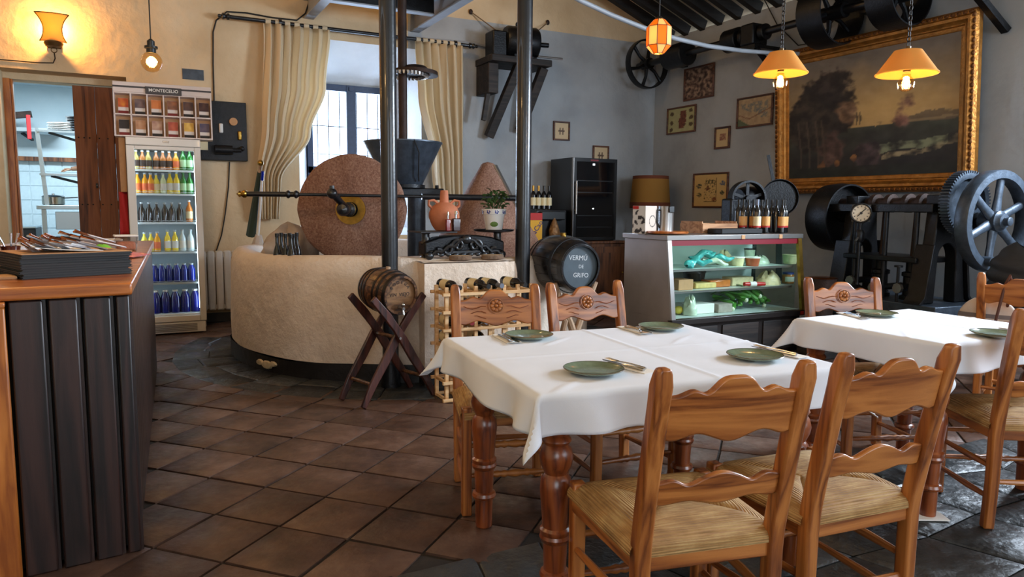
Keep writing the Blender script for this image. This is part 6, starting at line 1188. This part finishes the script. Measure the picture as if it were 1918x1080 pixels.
# black corn-sheller standing behind the case
sx_, sy_ = 5.45, 5.62; bw = thing('iron_mincer', 'old black iron hand machine with small spoked wheel behind the wine bottles', 'machine')
MB().box(sx_ - .2, sx_ + .25, sy_ - .12, sy_ + .2, 0, 1.02).build('pedestal', M['iron'], bw, bevel=.01)
wcx = at(1399, 372, Y=sy_ - .05); m = axis_m(wcx, (-.35, -.94, 0))
MB().ring(.165, .185, -.06, .06, 36, m).build('wheel_rim', M['iron'], bw)
for k in range(5): a = 2 * pi * k / 5 + .3; MB().bar((0, 0, 0), (.168 * cos(a), .168 * sin(a), 0), .03, .02, m=m).build('spoke', M['iron'], bw)
MB().cyl((0, 0, -.2), (0, 0, .06), .035, 12, m=m).build('hub', M['iron'], bw)
MB().lathe([(.10, -.2), (.13, -.1), (.13, .05), (.09, .12), (0, .12)], 20, T((wcx.x + .17, sy_ + .05, wcx.z + .0)) @ RY(pi / 2)).build('housing', M['iron'], bw); MB().box(sx_ - .06, sx_ + .2, sy_ - .05, sy_ + .1, 1.02, wcx.z).build('neck', M['iron'], bw, bevel=.02)
pcx = at(1460, 370, Y=sy_ + .1); m = axis_m(pcx, (-.5, -.85, .15)); pn = bw; MB().lathe([(0, -.012), (.185, -.012), (.2, .03), (.195, .03), (.182, -.004), (0, -.004)], 32, m).build('pan_dish', M['iron'], pn); MB().bar((-.07, .18, .015), (-.13, .46, .03), .035, .012, m=m).build('pan_handle', M['iron'], pn); MB().box(-.03, .03, -.9, -.19, -.03, -.01, m).build('pan_prop', M['iron'], pn)

# ------------------------------------------------------------------ iron oil press at the right wall
pr = thing('oil_press', 'large black iron oil press with gear wheel and pressure gauge by the wall', 'press', (6.14, 4.12, 0), radians(-4))
PZ = .52
def pbox(nm, x0, x1, y0, y1, z0, z1, mt='iron', bv=.008): return MB().box(x0, x1, y0, y1, z0, z1).build(nm, M[mt], pr, bevel=bv)
pbox('plinth', -.36, .42, -.55, .75, 0, .34, 'iron'); pbox('base_plate', -.40, .46, -.60, .80, .341, .42, 'iron_blue_lit'); pbox('base_step', -.33, .40, -.52, .72, .421, PZ, 'iron_blue_lit')
def aframe(y, nm):
    out = []; n = 12; H_ = .80; z0 = PZ
    outer = [(-.30, z0), (-.255, z0 + .03), (-.17, z0 + .55), (-.15, z0 + H_), (.15, z0 + H_), (.17, z0 + .55), (.255, z0 + .03), (.30, z0)]
    inner = [(.13, z0)] + [(.13 - .02 * k / 6 if 0 else .115 * cos(pi * k / 12), z0 + .38 + .13 * sin(pi * k / 12)) for k in range(13)] + [(-.13, z0)]
    MX = Matrix(((1, 0, 0, 0), (0, 0, -1, 0), (0, 1, 0, 0), (0, 0, 0, 1)))
    MB().prism(outer + inner, -y - .055, -y + .055, MX).build(nm, M['iron'], pr, bevel=.012)
    for s_ in (-1, 1): MB().prism([(s_ * .305, z0), (s_ * .26, z0 + .05), (s_ * .19, z0 + .5), (s_ * .215, z0 + .5), (s_ * .285, z0 + .06), (s_ * .345, z0)], -y - .085, -y + .085, MX).build('frame_rib', M['iron'], pr, bevel=.006)
aframe(-.30, 'front_frame'); aframe(.55, 'rear_frame')
zA = 1.37; zF = 1.225
for s_ in (-1, 1): pbox('side_beam', s_ * .2 - .035, s_ * .2 + .035, -.36, .95, PZ + .77, PZ + .845)
pbox('bearing_cap', -.13, .13, -.38, -.22, PZ + .8, zA + .07); pbox('bearing_cap', -.13, .13, .48, .62, PZ + .8, zA + .07)
MB().cyl((0, -.42, zA), (0, .95, zA), .05, 18).build('crank_shaft', M['iron_rust'], pr)
for y in (-.12, .02, .20, .36): MB().lathe([(.05, 0), (.085, .005), (.085, .05), (.05, .055)], 18, axis_m((0, y, zA), (0, 1, 0))).build('eccentric', M['iron_rust'], pr)
for y in (-.06, .26): MB().cyl((-.02, y, zA), (-.04, y, PZ + .38), .024, 10).build('connecting_rod', M['iron_rust'], pr)
for y in (-.2, .1, .42): MB().cyl((-.2, y, PZ), (-.2, y, PZ + .77), .022, 10).build('tie_column', M['iron'], pr)
pbox('cross_head', -.26, .24, -.26, .5, PZ + .34, PZ + .385); 
for y in (-.06, .26): MB().lathe([(.09, 0), (.09, .03), (.065, .04), (.065, .2), (.08, .21), (.08, .24), (.05, .25), (.05, .33)], 18, T((-.04, y, PZ))).build('pump_cylinder', M['iron'], pr)
for y, z in ((-.15, PZ + .12), (.1, PZ + .1), (.35, PZ + .14)): MB().cyl((-.3, y, z), (.1, y + .05, z), .03, 12).build('pump_pipe', M['iron'], pr); MB().lathe([(.045, 0), (.045, .03), (0, .03)], 8, axis_m((-.3, y, z), (-1, 0, 0))).build('pipe_flange', M['steel'], pr)
MB().cyl((-.31, -.14, PZ), (-.31, -.14, PZ + .3), .012, 8).build('valve_stem', M['iron'], pr); MB().lathe([(.035, 0), (.035, .015), (0, .015)], 12, T((-.31, -.14, PZ + .3))).build('valve_knob', M['iron'], pr)
# belt drum (far end)
m = axis_m((0, .80, 1.23), (0, 1, 0)); MB().lathe([(.31, -.13), (.325, -.13), (.335, 0), (.325, .13), (.31, .13), (.318, 0), (.31, -.13)], 44, m, cap=False).build('drum_rim', M['iron'], pr); MB().lathe([(.04, -.02), (.312, -.02), (.312, .02), (.04, .02)], 40, m, cap=False).build('drum_web', M['iron'], pr); MB().cyl((0, .5, 1.23), (0, .95, 1.23), .045, 14).build('drum_shaft', M['iron'], pr)
# gear wheel
yG = -.47; m = axis_m((0, yG, zA), (0, -1, 0))
MB().ring(.20, .245, -.04, .04, 56, m).build('gear_rim', M['iron_blue_lit'], pr); MB().lathe([(.05, -.012), (.205, -.012), (.205, .012), (.05, .012)], 48, m, cap=False).build('gear_web', M['iron_blue_lit'], pr); MB().lathe([(.0, -.09), (.075, -.09), (.075, .05), (.06, .08), (0, .08)], 20, m).build('gear_hub', M['iron'], pr)
tm_ = MB().prism([(-.0085, 0), (.0085, 0), (.005, .024), (-.005, .024)], -.04, .04).mesh('gear_tooth', M['iron_blue_lit'], False)
for k in range(60):
    o = bpy.data.objects.new('gear_tooth', tm_); COL.objects.link(o); o.parent = pr; a = 2 * pi * k / 60; o.matrix_basis = m @ RZ(a) @ T((0, .243, 0))
# flywheel
fx, fy = .1, -.66; m = axis_m((fx, fy, zF), (0, -1, 0)); pz_ = MB()
fw = MB().lathe([(.345, -.055), (.405, -.055), (.412, -.045), (.412, .045), (.405, .055), (.345, .055), (.335, .03), (.335, -.03), (.345, -.055)], 64, m, cap=False).build('flywheel_rim', M['iron_blue_lit'], pr)
for k in range(6):
    a = 2 * pi * k / 6 + radians(23); MB().tube([(.06 * cos(a), .06 * sin(a), 0), (.2 * cos(a), .2 * sin(a), 0), (.345 * cos(a), .345 * sin(a), 0)], [.045, .034, .036], 12, m @ Matrix.Diagonal((1, 1, .75, 1))).build('spoke', M['iron_blue_lit'], pr)
MB().lathe([(0, -.09), (.085, -.09), (.085, .05), (.07, .06), (.06, .085), (.035, .09), (.035, .13), (.025, .135), (0, .135)], 24, m).build('flywheel_hub', M['iron_blue_lit'], pr)
MB().cyl((.345 * cos(radians(-112)), .345 * sin(radians(-112)), .0), (.345 * cos(radians(-112)), .345 * sin(radians(-112)), .10), .04, 14, m=m).build('crank_boss', M['iron_blue_lit'], pr)
MB().cyl((fx, fy, zF), (fx, -.2, zF), .035, 12).build('pinion_shaft', M['iron'], pr); MB().lathe([(.0, 0), (.07, 0), (.07, .09), (0, .09)], 20, axis_m((fx, -.52, zF), (0, 1, 0))).build('pinion', M['iron'], pr)
pbox('pinion_bracket', fx - .07, fx + .07, -.36, -.24, PZ + .55, zF + .06)
# gauge
gp = at(1613, 399, X=5.86); tl = pr.matrix_basis.inverted() if False else None
gg = thing('pressure_gauge', 'round cream pressure gauge on a pipe of the iron press', 'gauge'); gd = (CAM - gp); gd.z = 0; m = axis_m(gp, gd.normalized())
MB().lathe([(.085, -.04), (.092, -.03), (.092, .012), (.085, .016), (.08, .008), (.08, -.002)], 32, m).build('case', M['iron'], gg)
def dialf(u, v):
    x, y = u - .5, v - .5; r = math.hypot(x, y); a = atan2(y, x); k = (a * 12 / (2 * pi)) % 1
    if r > .48: return (.2, .18, .16)
    if .34 < r < .43 and (k < .12 or k > .88): return (.25, .2, .18)
    return (.86, .80, .70)
printed('dial_face', .155, .155, 40, 40, dialf, m @ T((0, 0, -.001)), gg); MB().bar((-.03, -.03, .003), (.04, .045, .003), .008, .003, m=m).build('needle', M['black'], gg); MB().cyl((0, 0, .0), (0, 0, .007), .012, 10, m=m).build('needle_hub', M['black'], gg)
MB().cyl((gp.x, gp.y, PZ + .1), (gp.x, gp.y, gp.z - .09), .016, 10).build('gauge_pipe', M['iron'], gg); MB().lathe([(.03, 0), (.04, .02), (.04, .09), (.025, .11)], 12, T((gp.x, gp.y, gp.z - .26))).build('gauge_cock', M['iron'], gg); MB().cyl((gp.x - .0, gp.y, gp.z - .2), (gp.x - .08, gp.y - .02, gp.z - .25), .01, 8).build('cock_lever', M['steel'], gg)
MB().lathe([(.09, 0), (.1, .03), (.09, .07), (.02, .1), (.016, .12)], 18, T((gp.x, gp.y, PZ + .01))).build('gauge_foot', M['iron'], gg)
q = at(1540, 520, D=6.4); bk = thing('copper_bucket', 'dark metal pail with copper rim between case and press', 'pail', (q.x, q.y, 0)); MB().lathe([(.10, .35), (.12, q.z - .02), (.125, q.z), (.115, q.z), (.09, .4), (0, .4)], 24).build('pail', M['iron_rust'], bk); MB().lathe([(.118, q.z - .008), (.13, q.z), (.118, q.z + .006)], 24).build('rim', M['copper'], bk); MB().box(-.13, .13, -.13, .13, 0, .349).build('stool', M['black_wood'], bk, bevel=.01)
# ------------------------------------------------------------------ line shaft with pulleys along the right wall
sh = thing('line_shaft', 'long black line shaft with belt pulleys high along the right wall', 'line shaft'); SXx, SZz = 6.45, 3.31
MB().cyl((SXx, 8.6, SZz), (SXx, 3.9, SZz), .042, 16).build('shaft', M['iron_gloss'], sh)
def pulley(y, r, w_, ns, th=.018, nm='pulley_rim', a0=.3):
    m = axis_m((SXx, y, SZz), (0, -1, 0)); MB().lathe([(r - th, -w_), (r, -w_), (r + .006, 0), (r, w_), (r - th, w_), (r - th, -w_)], 48, m, cap=False).build(nm, M['iron'], sh)
    for k in range(ns):
        a = 2 * pi * k / ns + a0; MB().tube([(.04 * cos(a), .04 * sin(a), 0), (r * .5 * cos(a + .12), r * .5 * sin(a + .12), 0), ((r - th) * cos(a), (r - th) * sin(a), 0)], [.03, .022, .026], 8, m).build('pulley_spoke', M['iron'], sh)
    MB().lathe([(.0, -w_ * 1.1 - .02), (.075, -w_ * 1.1 - .02), (.075, w_ * 1.1 + .02), (0, w_ * 1.1 + .02)], 18, m).build('pulley_hub', M['iron'], sh)
pulley(8.40, .335, .05, 6); pulley(5.38, .33, .15, 5, .014, a0=.8); pulley(4.62, .30, .14, 5, .014)
def drum(y0, y1, r): MB().lathe([(0, 0), (r - .01, 0), (r, .01), (r, y0 - y1 - .01), (r - .01, y0 - y1), (0, y0 - y1)], 28, axis_m((SXx, y0, SZz), (0, -1, 0))).build('drum', M['iron'], sh)
drum(7.95, 7.55, .155); drum(6.85, 6.62, .135); drum(6.60, 6.54, .10); drum(6.30, 6.22, .09)
for y in (6.42,):
    MB().box(SXx - .12, SXx + .12, y - .1, y + .1, SZz - .13, SZz + .11).build('bearing_block', M['iron'], sh, bevel=.02); MB().box(SXx - .1, XR - .002, y - .12, y + .12, SZz - .17, SZz - .13).build('bearing_shelf', M['iron'], sh); MB().bar((SXx - .06, y - .1, SZz - .17), (XR - .02, y - .1, SZz - .5), .04, .05).build('bracket_strut', M['iron'], sh)
MB().box(SXx + .02, XR - .002, 8.0, 8.1, SZz - .07, SZz + .07).build('bearing_shelf', M['iron'], sh)
MB().box(SXx + .02, XR - .002, 4.95, 5.05, SZz - .07, SZz + .07).build('bearing_shelf', M['iron'], sh)
a0, a1 = at(1838, 0, X=6.55), at(1885, 58, X=6.82); e = (a0 - a1); tag(MB().bar(a1, a1 + e * 2.0, .07, .05).build('iron_strut', M['iron']), 'black iron strut at the top right corner above the painting', 'strut')
c = [at(x, y, D=d) for x, y, d in ((1060, -14, 6.4), (1085, 0, 6.5), (1145, 28, 6.7), (1205, 52, 6.9), (1265, 72, 7.1), (1325, 86, 7.35), (1390, 95, 7.7), (1445, 99, 8.0))]; c.append(Vector((XR - .01, c[-1].y - .2, c[-1].z)))
tag(MB().tube(c, .022, 10).build('tie_pipe', M['beam_grey']), 'thin grey pipe curving across to the right wall behind the lamps', 'pipe')
# ------------------------------------------------------------------ wooden bracket with motor on the back wall
bkt = thing('motor_bracket', 'black timber wall bracket carrying an old motor between curtain and pictures', 'bracket'); Yb = 8.42
zP = at(975, 118, Y=Yb).z
MB().box(3.95, 4.80, Yb - .22, YB - .001, zP - .05, zP + .03).build('platform', M['black_wood'], bkt, bevel=.008)
for x0_, x1_ in ((4.38, 4.10), (4.74, 4.55)): MB().bar((x0_, Yb - .1, zP - .05), (x1_ , YB - .1, zP - .93 + (.1 if x0_ > 4.5 else 0)), .11, .10, (0, -1, 0)).build('leg_timber', M['black_wood'], bkt, bevel=.008)
MB().box(3.96, 4.1, Yb - .1, YB - .01, zP - .42, zP - .05).build('side_block', M['black_wood'], bkt, bevel=.01); MB().bar((4.0, Yb, zP - .4), (3.94, Yb, zP - .75), .05, .05).build('hanging_peg', M['black_wood'], bkt)
MB().lathe([(.0, 0), (.17, .0), (.19, .03), (.19, .40), (.17, .43), (0, .43)], 28, axis_m((4.22, Yb - .02, zP + .24), (1, -.15, 0))).build('motor_drum', M['iron'], bkt); MB().box(4.0, 4.2, Yb - .14, Yb + .1, zP + .03, zP + .34).build('terminal_box', M['iron'], bkt, bevel=.02); MB().ring(.03, .045, -.01, .01, 16, axis_m((4.42, Yb - .02, zP + .46), (0, 1, 0))).build('lifting_eye', M['iron'], bkt)
MB().cyl((4.66, Yb - .05, zP + .24), (4.82, Yb - .08, zP + .24), .03, 10).build('motor_axle', M['iron'], bkt); MB().cyl((4.6, Yb - .2, zP + .06), (4.95, Yb - .22, zP + .06), .014, 8).build('side_pin', M['steel'], bkt); MB().box(4.3, 4.62, Yb - .14, Yb + .1, zP + .03, zP + .075).build('motor_foot', M['iron'], bkt)
for (x0_, y0_), (x1_, y1_), lb in (((882, 22), (942, 66), 'thin guy wire from the bracket up to the left on the gable'), ((1026, 42), (1000, 64), 'thin guy wire from the bracket up to the right on the gable')):
    p0_, p1_ = at(x0_, y0_, Y=YB - .02), at(x1_, y1_, Y=8.5); g = thing('guy_wire', lb, 'wire'); MB().cyl(p0_, p1_, .007, 6).build('strand', M['rope'], g); MB().ball(p0_, .028, 7, 1, .6, 1.2).build('anchor', M['iron_rust'], g)
# ------------------------------------------------------------------ large painting
plain('gilt', (168, 112, 48), .38, .65, noise_amt=.3, nscale=14, bump=.35, bscale=45); plain('gilt_dark', (110, 66, 26), .5, .5, noise_amt=.3, nscale=20, bump=.5, bscale=60)
PW, PH = 2.29, 1.60; pm = T((XR - .05, 5.105, 1.49)) @ RZ(-pi / 2) @ RX(radians(90 + 4.0))     # local x along the wall, y up, z into the room
pt = thing('landscape_painting', 'large dark landscape painting in a heavy gilt frame above the press', 'painting'); pt.matrix_basis = pm @ T((0, PH / 2, 0))
prof = [(0, 0), (0, .05), (.02, .075), (.045, .07), (.06, .085), (.085, .08), (.105, .055), (.125, .05), (.135, .035), (.165, .03), (.175, .02), (.175, 0)]
def side(a, b_, inw):
    """moulding from a to b (outer corners) with mitred ends"""
    a, b_, inw = Vector(a), Vector(b_), Vector(inw); d = (b_ - a).normalized(); n_ = len(prof); vs = []
    for e_, s_ in ((a, 1), (b_, -1)):
        for w_, h_ in prof: p = e_ + inw * w_ + d * (s_ * w_); vs.append((p.x, p.y, h_))
    MB().add(vs, [(i, i + 1, n_ + i + 1, n_ + i) for i in range(n_ - 1)] + [(0, n_, 2 * n_ - 1, n_ - 1), tuple(range(n_)), tuple(reversed(range(n_, 2 * n_)))]).build('frame_side', M['gilt'], pt)
hx, hy = PW / 2, PH / 2; side((-hx, -hy, 0), (hx, -hy, 0), (0, 1, 0)); side((hx, -hy, 0), (hx, hy, 0), (-1, 0, 0)); side((hx, hy, 0), (-hx, hy, 0), (0, -1, 0)); side((-hx, hy, 0), (-hx, -hy, 0), (1, 0, 0))
rb = MB().ball((0, 0, 0), .016, 6, 1.5, 1, .7).mesh('carved_bead', M['gilt_dark'])
for (x0_, y0_, x1_, y1_) in ((-hx + .03, -hy + .03, hx - .03, -hy + .03), (hx - .03, -hy + .03, hx - .03, hy - .03), (hx - .03, hy - .03, -hx + .03, hy - .03), (-hx + .03, hy - .03, -hx + .03, -hy + .03)):
    L_ = math.hypot(x1_ - x0_, y1_ - y0_); n_ = int(L_ / .055)
    for k in range(n_):
        t = (k + .5) / n_; o = bpy.data.objects.new('carved_bead', rb); COL.objects.link(o); o.parent = pt; o.matrix_basis = T((x0_ + (x1_ - x0_) * t, y0_ + (y1_ - y0_) * t, .075)) @ RZ(atan2(y1_ - y0_, x1_ - x0_))
MB().box(-hx + .01, hx - .01, -hy + .01, hy - .01, -.02, -.001).build('backing', M['black_wood'], pt)
def fbm(x, y, s, o=4): return sum(noise.noise((x * 2 ** k, y * 2 ** k, s)) / 2 ** k for k in range(o))
def mixc(a, b_, t): t = max(0, min(1, t)); return tuple(p + (q - p) * t for p, q in zip(a, b_))
def canvas(u, v):
    n1, n2 = fbm(u * 5, v * 5, 1), fbm(u * 14, v * 14, 4)
    sky = mixc((.52, .42, .27), (.34, .31, .28), (v - .5) * 2.2 + .25 * n1); sky = mixc(sky, (.66, .54, .34), exp(-((u - .62) ** 2 / .10 + (v - .52) ** 2 / .05)) * .8)
    c = sky; hill = .40 + .10 * max(0, u - .5) + .03 * sin(u * 9) + .012 * n2
    if v < hill: c = mixc((.36, .30, .22), (.25, .22, .19), (hill - v) * 8 + .5 * n1)
    if v < hill and fbm(u * 4, v * 40, 9, 2) > .25 and u > .6: c = mixc(c, (.52, .45, .32), .5)
    if v < .40 + .02 * n1: c = mixc((.20, .21, .17), (.13, .12, .11), (.4 - v) * 4 + .6 * n1)
    if v < .30 and abs(v - (.20 + .10 * (u - .5) + .03 * n1)) < .035 and .45 < u < .95: c = mixc(c, (.40, .42, .33), .8 + n2)
    if abs(v - .20 - .06 * sin(u * 7) - .05 * n1) < .02 and .6 < u: c = mixc(c, (.50, .45, .34), .5 + n2)
    for (x, y, r, col) in ((.26, .58, .29, (.10, .085, .075)), (.14, .46, .24, (.12, .10, .08)), (.30, .78, .17, (.11, .09, .08)), (.41, .55, .10, (.30, .23, .17)), (.72, .42, .09, (.30, .21, .18)), (.74, .56, .055, (.34, .25, .20)), (.58, .37, .03, (.16, .13, .11)), (.30, .25, .16, (.21, .16, .14)), (.52, .16, .14, (.16, .13, .13))):
        d_ = math.hypot((u - x) * 1.43, v - y) + .06 * n1 + .05 * n2
        if d_ < r: c = mixc(c, mixc(col, tuple(k * 1.6 for k in col), .5 + n2), min(1, (r - d_) * 25))
    for x in (.08, .14, .20, .24):
        if abs(u - x - .01 * sin(v * 9)) < .007 and .08 < v < .5: c = mixc(c, (.26, .22, .18), .7)
    for x in (.455, .475):
        if abs(u - x) < .006 * (1 - ((v - .47) / .06) ** 2) and .42 < v < .53: c = mixc(c, (.26, .22, .17), .8)
    for (x, y) in ((.24, .12), (.22, .10), (.33, .11), (.44, .14)):
        d_ = math.hypot((u - x) * 1.43, v - y) + .02 * n2
        if d_ < .028: c = mixc((.48, .34, .20), (.24, .16, .12), .5 + n2)
    if v < .09: c = mixc(c, (.11, .12, .09), .7)
    return tuple(max(.05, k * 1.28 + .04 * n2) for k in c)
printed('canvas', PW - .335, PH - .335, 150, 106, canvas, T((0, 0, .022)), pt)
# ------------------------------------------------------------------ small framed pictures
wood('frame_wood', (46, 22, 12), (76, 40, 22), (98, 56, 32), 'x', rough=.45)
def picture(label, wall, c0, c1, fn, nx=40, ny=30, fw_=.022, cat='picture'):
    """c0, c1: photo pixels of the upper left and lower right corners"""
    if wall == 'R':
        a, b_ = at(*c0, X=XR - .02), at(*c1, X=XR - .02); w_, h_ = abs(a.y - b_.y), abs(a.z - b_.z); mm = T((XR - .004, (a.y + b_.y) / 2, (a.z + b_.z) / 2)) @ RZ(-pi / 2) @ RX(pi / 2)
    else:
        a, b_ = at(*c0, Y=YB - .02), at(*c1, Y=YB - .02); w_, h_ = abs(a.x - b_.x), abs(a.z - b_.z); mm = T(((a.x + b_.x) / 2, YB - .004, (a.z + b_.z) / 2)) @ RX(pi / 2)
    t_ = thing('framed_picture', label, cat, group='small framed pictures'); t_.matrix_basis = mm; hw, hh = w_ / 2, h_ / 2
    for x0_, x1_, y0_, y1_ in ((-hw, hw, hh - fw_, hh), (-hw, hw, -hh, -hh + fw_), (-hw, -hw + fw_, -hh + fw_, hh - fw_), (hw - fw_, hw, -hh + fw_, hh - fw_)): MB().box(x0_, x1_, y0_, y1_, 0, .026).build('frame_side', M['frame_wood'], t_, bevel=.004)
    printed('print', w_ - 2 * fw_, h_ - 2 * fw_, nx, ny, fn, T((0, 0, .010)), t_); MB().box(-hw + fw_, hw - fw_, -hh + fw_, hh - fw_, .0, .008).build('backing', M['kraft'], t_)
def p_village(u, v): n_ = fbm(u * 9, v * 9, 3); return mixc((.62, .52, .44), (.22, .15, .13), .5 + 1.3 * n_)
def p_herb(u, v):
    c = mixc((.66, .64, .46), (.72, .70, .52), fbm(u * 5, v * 5, 2)); n_ = fbm(u * 12, v * 12, 5)
    if abs(u - .55 - .1 * (v - .5)) < .14 - .12 * abs(v - .5) + .06 * n_ and .15 < v < .9: c = mixc((.50, .28, .20), (.36, .20, .14), .5 + n_)
    for x, y in ((.14, .80), (.14, .42), (.12, .12), (.84, .85), (.86, .55), (.86, .28)):
        if math.hypot((u - x) * 1.2, v - y) + .03 * n_ < .085: c = (.34, .28, .18)
    return c
def p_map(u, v):
    n_ = fbm(u * 10, v * 10, 7); c = mixc((.72, .62, .48), (.64, .54, .42), .5 + n_)
    if .25 < v < .85 and n_ > -.1 and .08 < u < .9 and v > .75 - .7 * u: c = mixc((.44, .46, .46), (.58, .54, .46), .5 + 1.5 * fbm(u * 22, v * 22, 8))
    if v < .3 - .8 * u: c = (.36, .40, .30)
    if abs(v - (.25 + .5 * abs(u - .35))) < .02: c = (.52, .36, .26)
    return c
def p_small(u, v):
    c = (.80, .70, .52)
    if .25 < u < .78 and .35 < v < .72: c = mixc((.50, .30, .24), (.72, .58, .44), .5 + 1.5 * fbm(u * 9, v * 9, 4))
    return c
def p_chart(u, v):
    c = (.82, .68, .44); n_ = fbm(u * 20, v * 20, 6)
    if .30 < u < .70 and .12 < v < .90 and (abs(u - .30) < .02 or abs(u - .69) < .02 or abs(v - .9) < .02 or abs(v - .13) < .02 or n_ > .35): c = (.40, .32, .18)
    for x in (.40, .50, .60):
        if abs(math.hypot((u - x), (v - .76)) - .045) < .014: c = (.25, .24, .14)
    for x, y, k in ((.15, .64, (.22, .24, .20)), (.15, .36, (.24, .26, .18)), (.86, .70, (.32, .36, .46)), (.86, .42, (.20, .22, .14)), (.42, .55, (.4, .22, .14)), (.62, .22, (.45, .24, .14))):
        if math.hypot(u - x, v - y) + .05 * n_ < .065: c = mixc(k, c, .2 + n_)
    return c
def p_press(u, v):
    c = (.80, .70, .55)
    if .25 < u < .75 and (abs(u - .38) < .04 or abs(u - .62) < .04 or abs(v - .5) < .05) and .28 < v < .68: c = (.35, .26, .2)
    return c
picture('dark village engraving, topmost of the small framed pictures', 'R', (1282, 130), (1336, 180), p_village); picture('framed botanical sheet nearest the room corner', 'R', (1250, 204), (1302, 246), p_herb); picture('framed pale map beside the left lamp', 'R', (1381, 185), (1446, 233), p_map); picture('smallest framed print in the middle of the right wall group', 'R', (1339, 239), (1366, 277), p_small, 20, 24, .025); picture('framed tan chart with plant drawings, lowest on the right wall', 'R', (1299, 325), (1362, 389), p_chart, 50, 50)
picture('small framed print right of the iron post on the back wall', 'B', (1037, 226), (1067, 264), p_press, 24, 28, .022); picture('small framed print peeking out above the wine cooler', 'B', (1111, 272), (1140, 310), p_press, 24, 28, .022)
# ------------------------------------------------------------------ lamps
translucent('lampshade_orange', (238, 188, 104), .5); plain('chain_iron', (40, 34, 30), .5, .6)
def shade_lamp(label, p, top):
    """p: centre of the lower rim of the shade"""
    t_ = thing('pendant_lamp', label, 'pendant lamp', p, group='yellow cone pendant lamps')
    MB().lathe([(.148, 0), (.066, .118), (.062, .118), (.0625, .1165), (.146, -.001)], 44, cap=False).build('shade', M['lampshade_orange'], t_)
    MB().lathe([(.146, -.003), (.150, -.001), (.149, .004)], 44, cap=False).build('rim', M['lampshade_orange'], t_)
    MB().lathe([(.062, .116), (.06, .119), (.012, .122), (.012, .14), (0, .14)], 20).build('cap', M['old_brass'], t_); MB().cyl((0, 0, .012), (0, 0, .118), .018, 12).build('socket', M['old_brass'], t_)
    MB().lathe([(.02, .0), (.02, -.01), (.03, -.022), (.042, -.045), (.038, -.07), (.02, -.084), (.0, -.088)], 20).build('bulb', M['bulb_glass'], t_)
    b = MB()
    for k in range(6): a = k * pi / 3; b.tube([(.005 * cos(a), .005 * sin(a), -.01), (.018 * cos(a), .018 * sin(a), -.04), (.009 * cos(a + .5), .009 * sin(a + .5), -.068)], .0016, 5)
    b.build('filament', M['filament'], t_)
    lk = MB().ring(.007, .011, -.002, .002, 10).mesh('chain_link', M['chain_iron']); z = .15; k = 0
    while z < top - p[2]:
        o = bpy.data.objects.new('chain_link', lk); COL.objects.link(o); o.parent = t_; o.matrix_basis = T((0, 0, z)) @ RZ(pi / 2 * (k % 2)) @ RX(pi / 2) @ Matrix.Diagonal((1, 1.6, 1, 1)); z += .026; k += 1
    lamp_light('pendant_lamp_light', (0, 0, -.035), 6, (1.0, .62, .26), .03, t_); return t_
shade_lamp('yellow cone pendant lamp left of the painting', at(1462, 138, D=4.15), 3.2); shade_lamp('yellow cone pendant lamp in front of the painting', at(1698, 139, D=3.75), 3.1)
# glass lantern
translucent('glass_amber', (250, 176, 84), .75, .3); translucent('glass_cream', (255, 240, 208), .8, .3); plain('lead', (70, 58, 44), .5, .5)
lc = at(1234, 69, D=6.0); ln = thing('glass_lantern', 'amber stained-glass lantern hanging near the rafters', 'lantern', lc); rr_ = [(.045, .135), (.1, .075), (.1, -.075), (.045, -.135)]; n8 = 8
for j in range(3):
    for k in range(n8):
        a0, a1 = 2 * pi * k / n8, 2 * pi * (k + 1) / n8; (r0, z0), (r1, z1_) = rr_[j], rr_[j + 1]
        MB().add([(r0 * cos(a0), r0 * sin(a0), z0), (r0 * cos(a1), r0 * sin(a1), z0), (r1 * cos(a1), r1 * sin(a1), z1_), (r1 * cos(a0), r1 * sin(a0), z1_)], [(0, 1, 2, 3)]).build('glass_panel', M['glass_amber'] if (j + k) % 2 == 0 else M['glass_cream'], ln, smooth=False).modifiers.new('s', 'SOLIDIFY').thickness = .003
b = MB()
for k in range(n8):
    a = 2 * pi * k / n8; b.tube([(r * 1.01 * cos(a), r * 1.01 * sin(a), z) for r, z in rr_], .0035, 5)
for r, z in rr_: b.tube([(r * cos(2 * pi * k / n8), r * sin(2 * pi * k / n8), z) for k in range(n8)], .0035, 5, closed=True)
b.build('lead_frame', M['lead'], ln); MB().cyl((0, 0, .135), (0, 0, 1.7), .005, 6).build('cable', M['cable_black'], ln); MB().lathe([(.048, .134), (.02, .16), (0, .162)], 12).build('cap', M['lead'], ln)
MB().ball((0, 0, -.0), .036, 8).build('bulb', M['bulb_glass'], ln); lamp_light('lantern_light', (0, 0, .0), 15, (1.0, .64, .28), .03, ln)
q0, q1 = at(1540, 90, X=XR - .03), at(1600, 20, X=XR - .05)
tag(MB().tube([at(x, y, X=XR - .03) for x, y in ((1432, 0), (1455, 45), (1495, 85), (1530, 78), (1560, 40), (1580, 0))], .006, 6).build('hanging_wire', M['cable_black']), 'loose black wire on the wall behind the left lamp', 'wire')
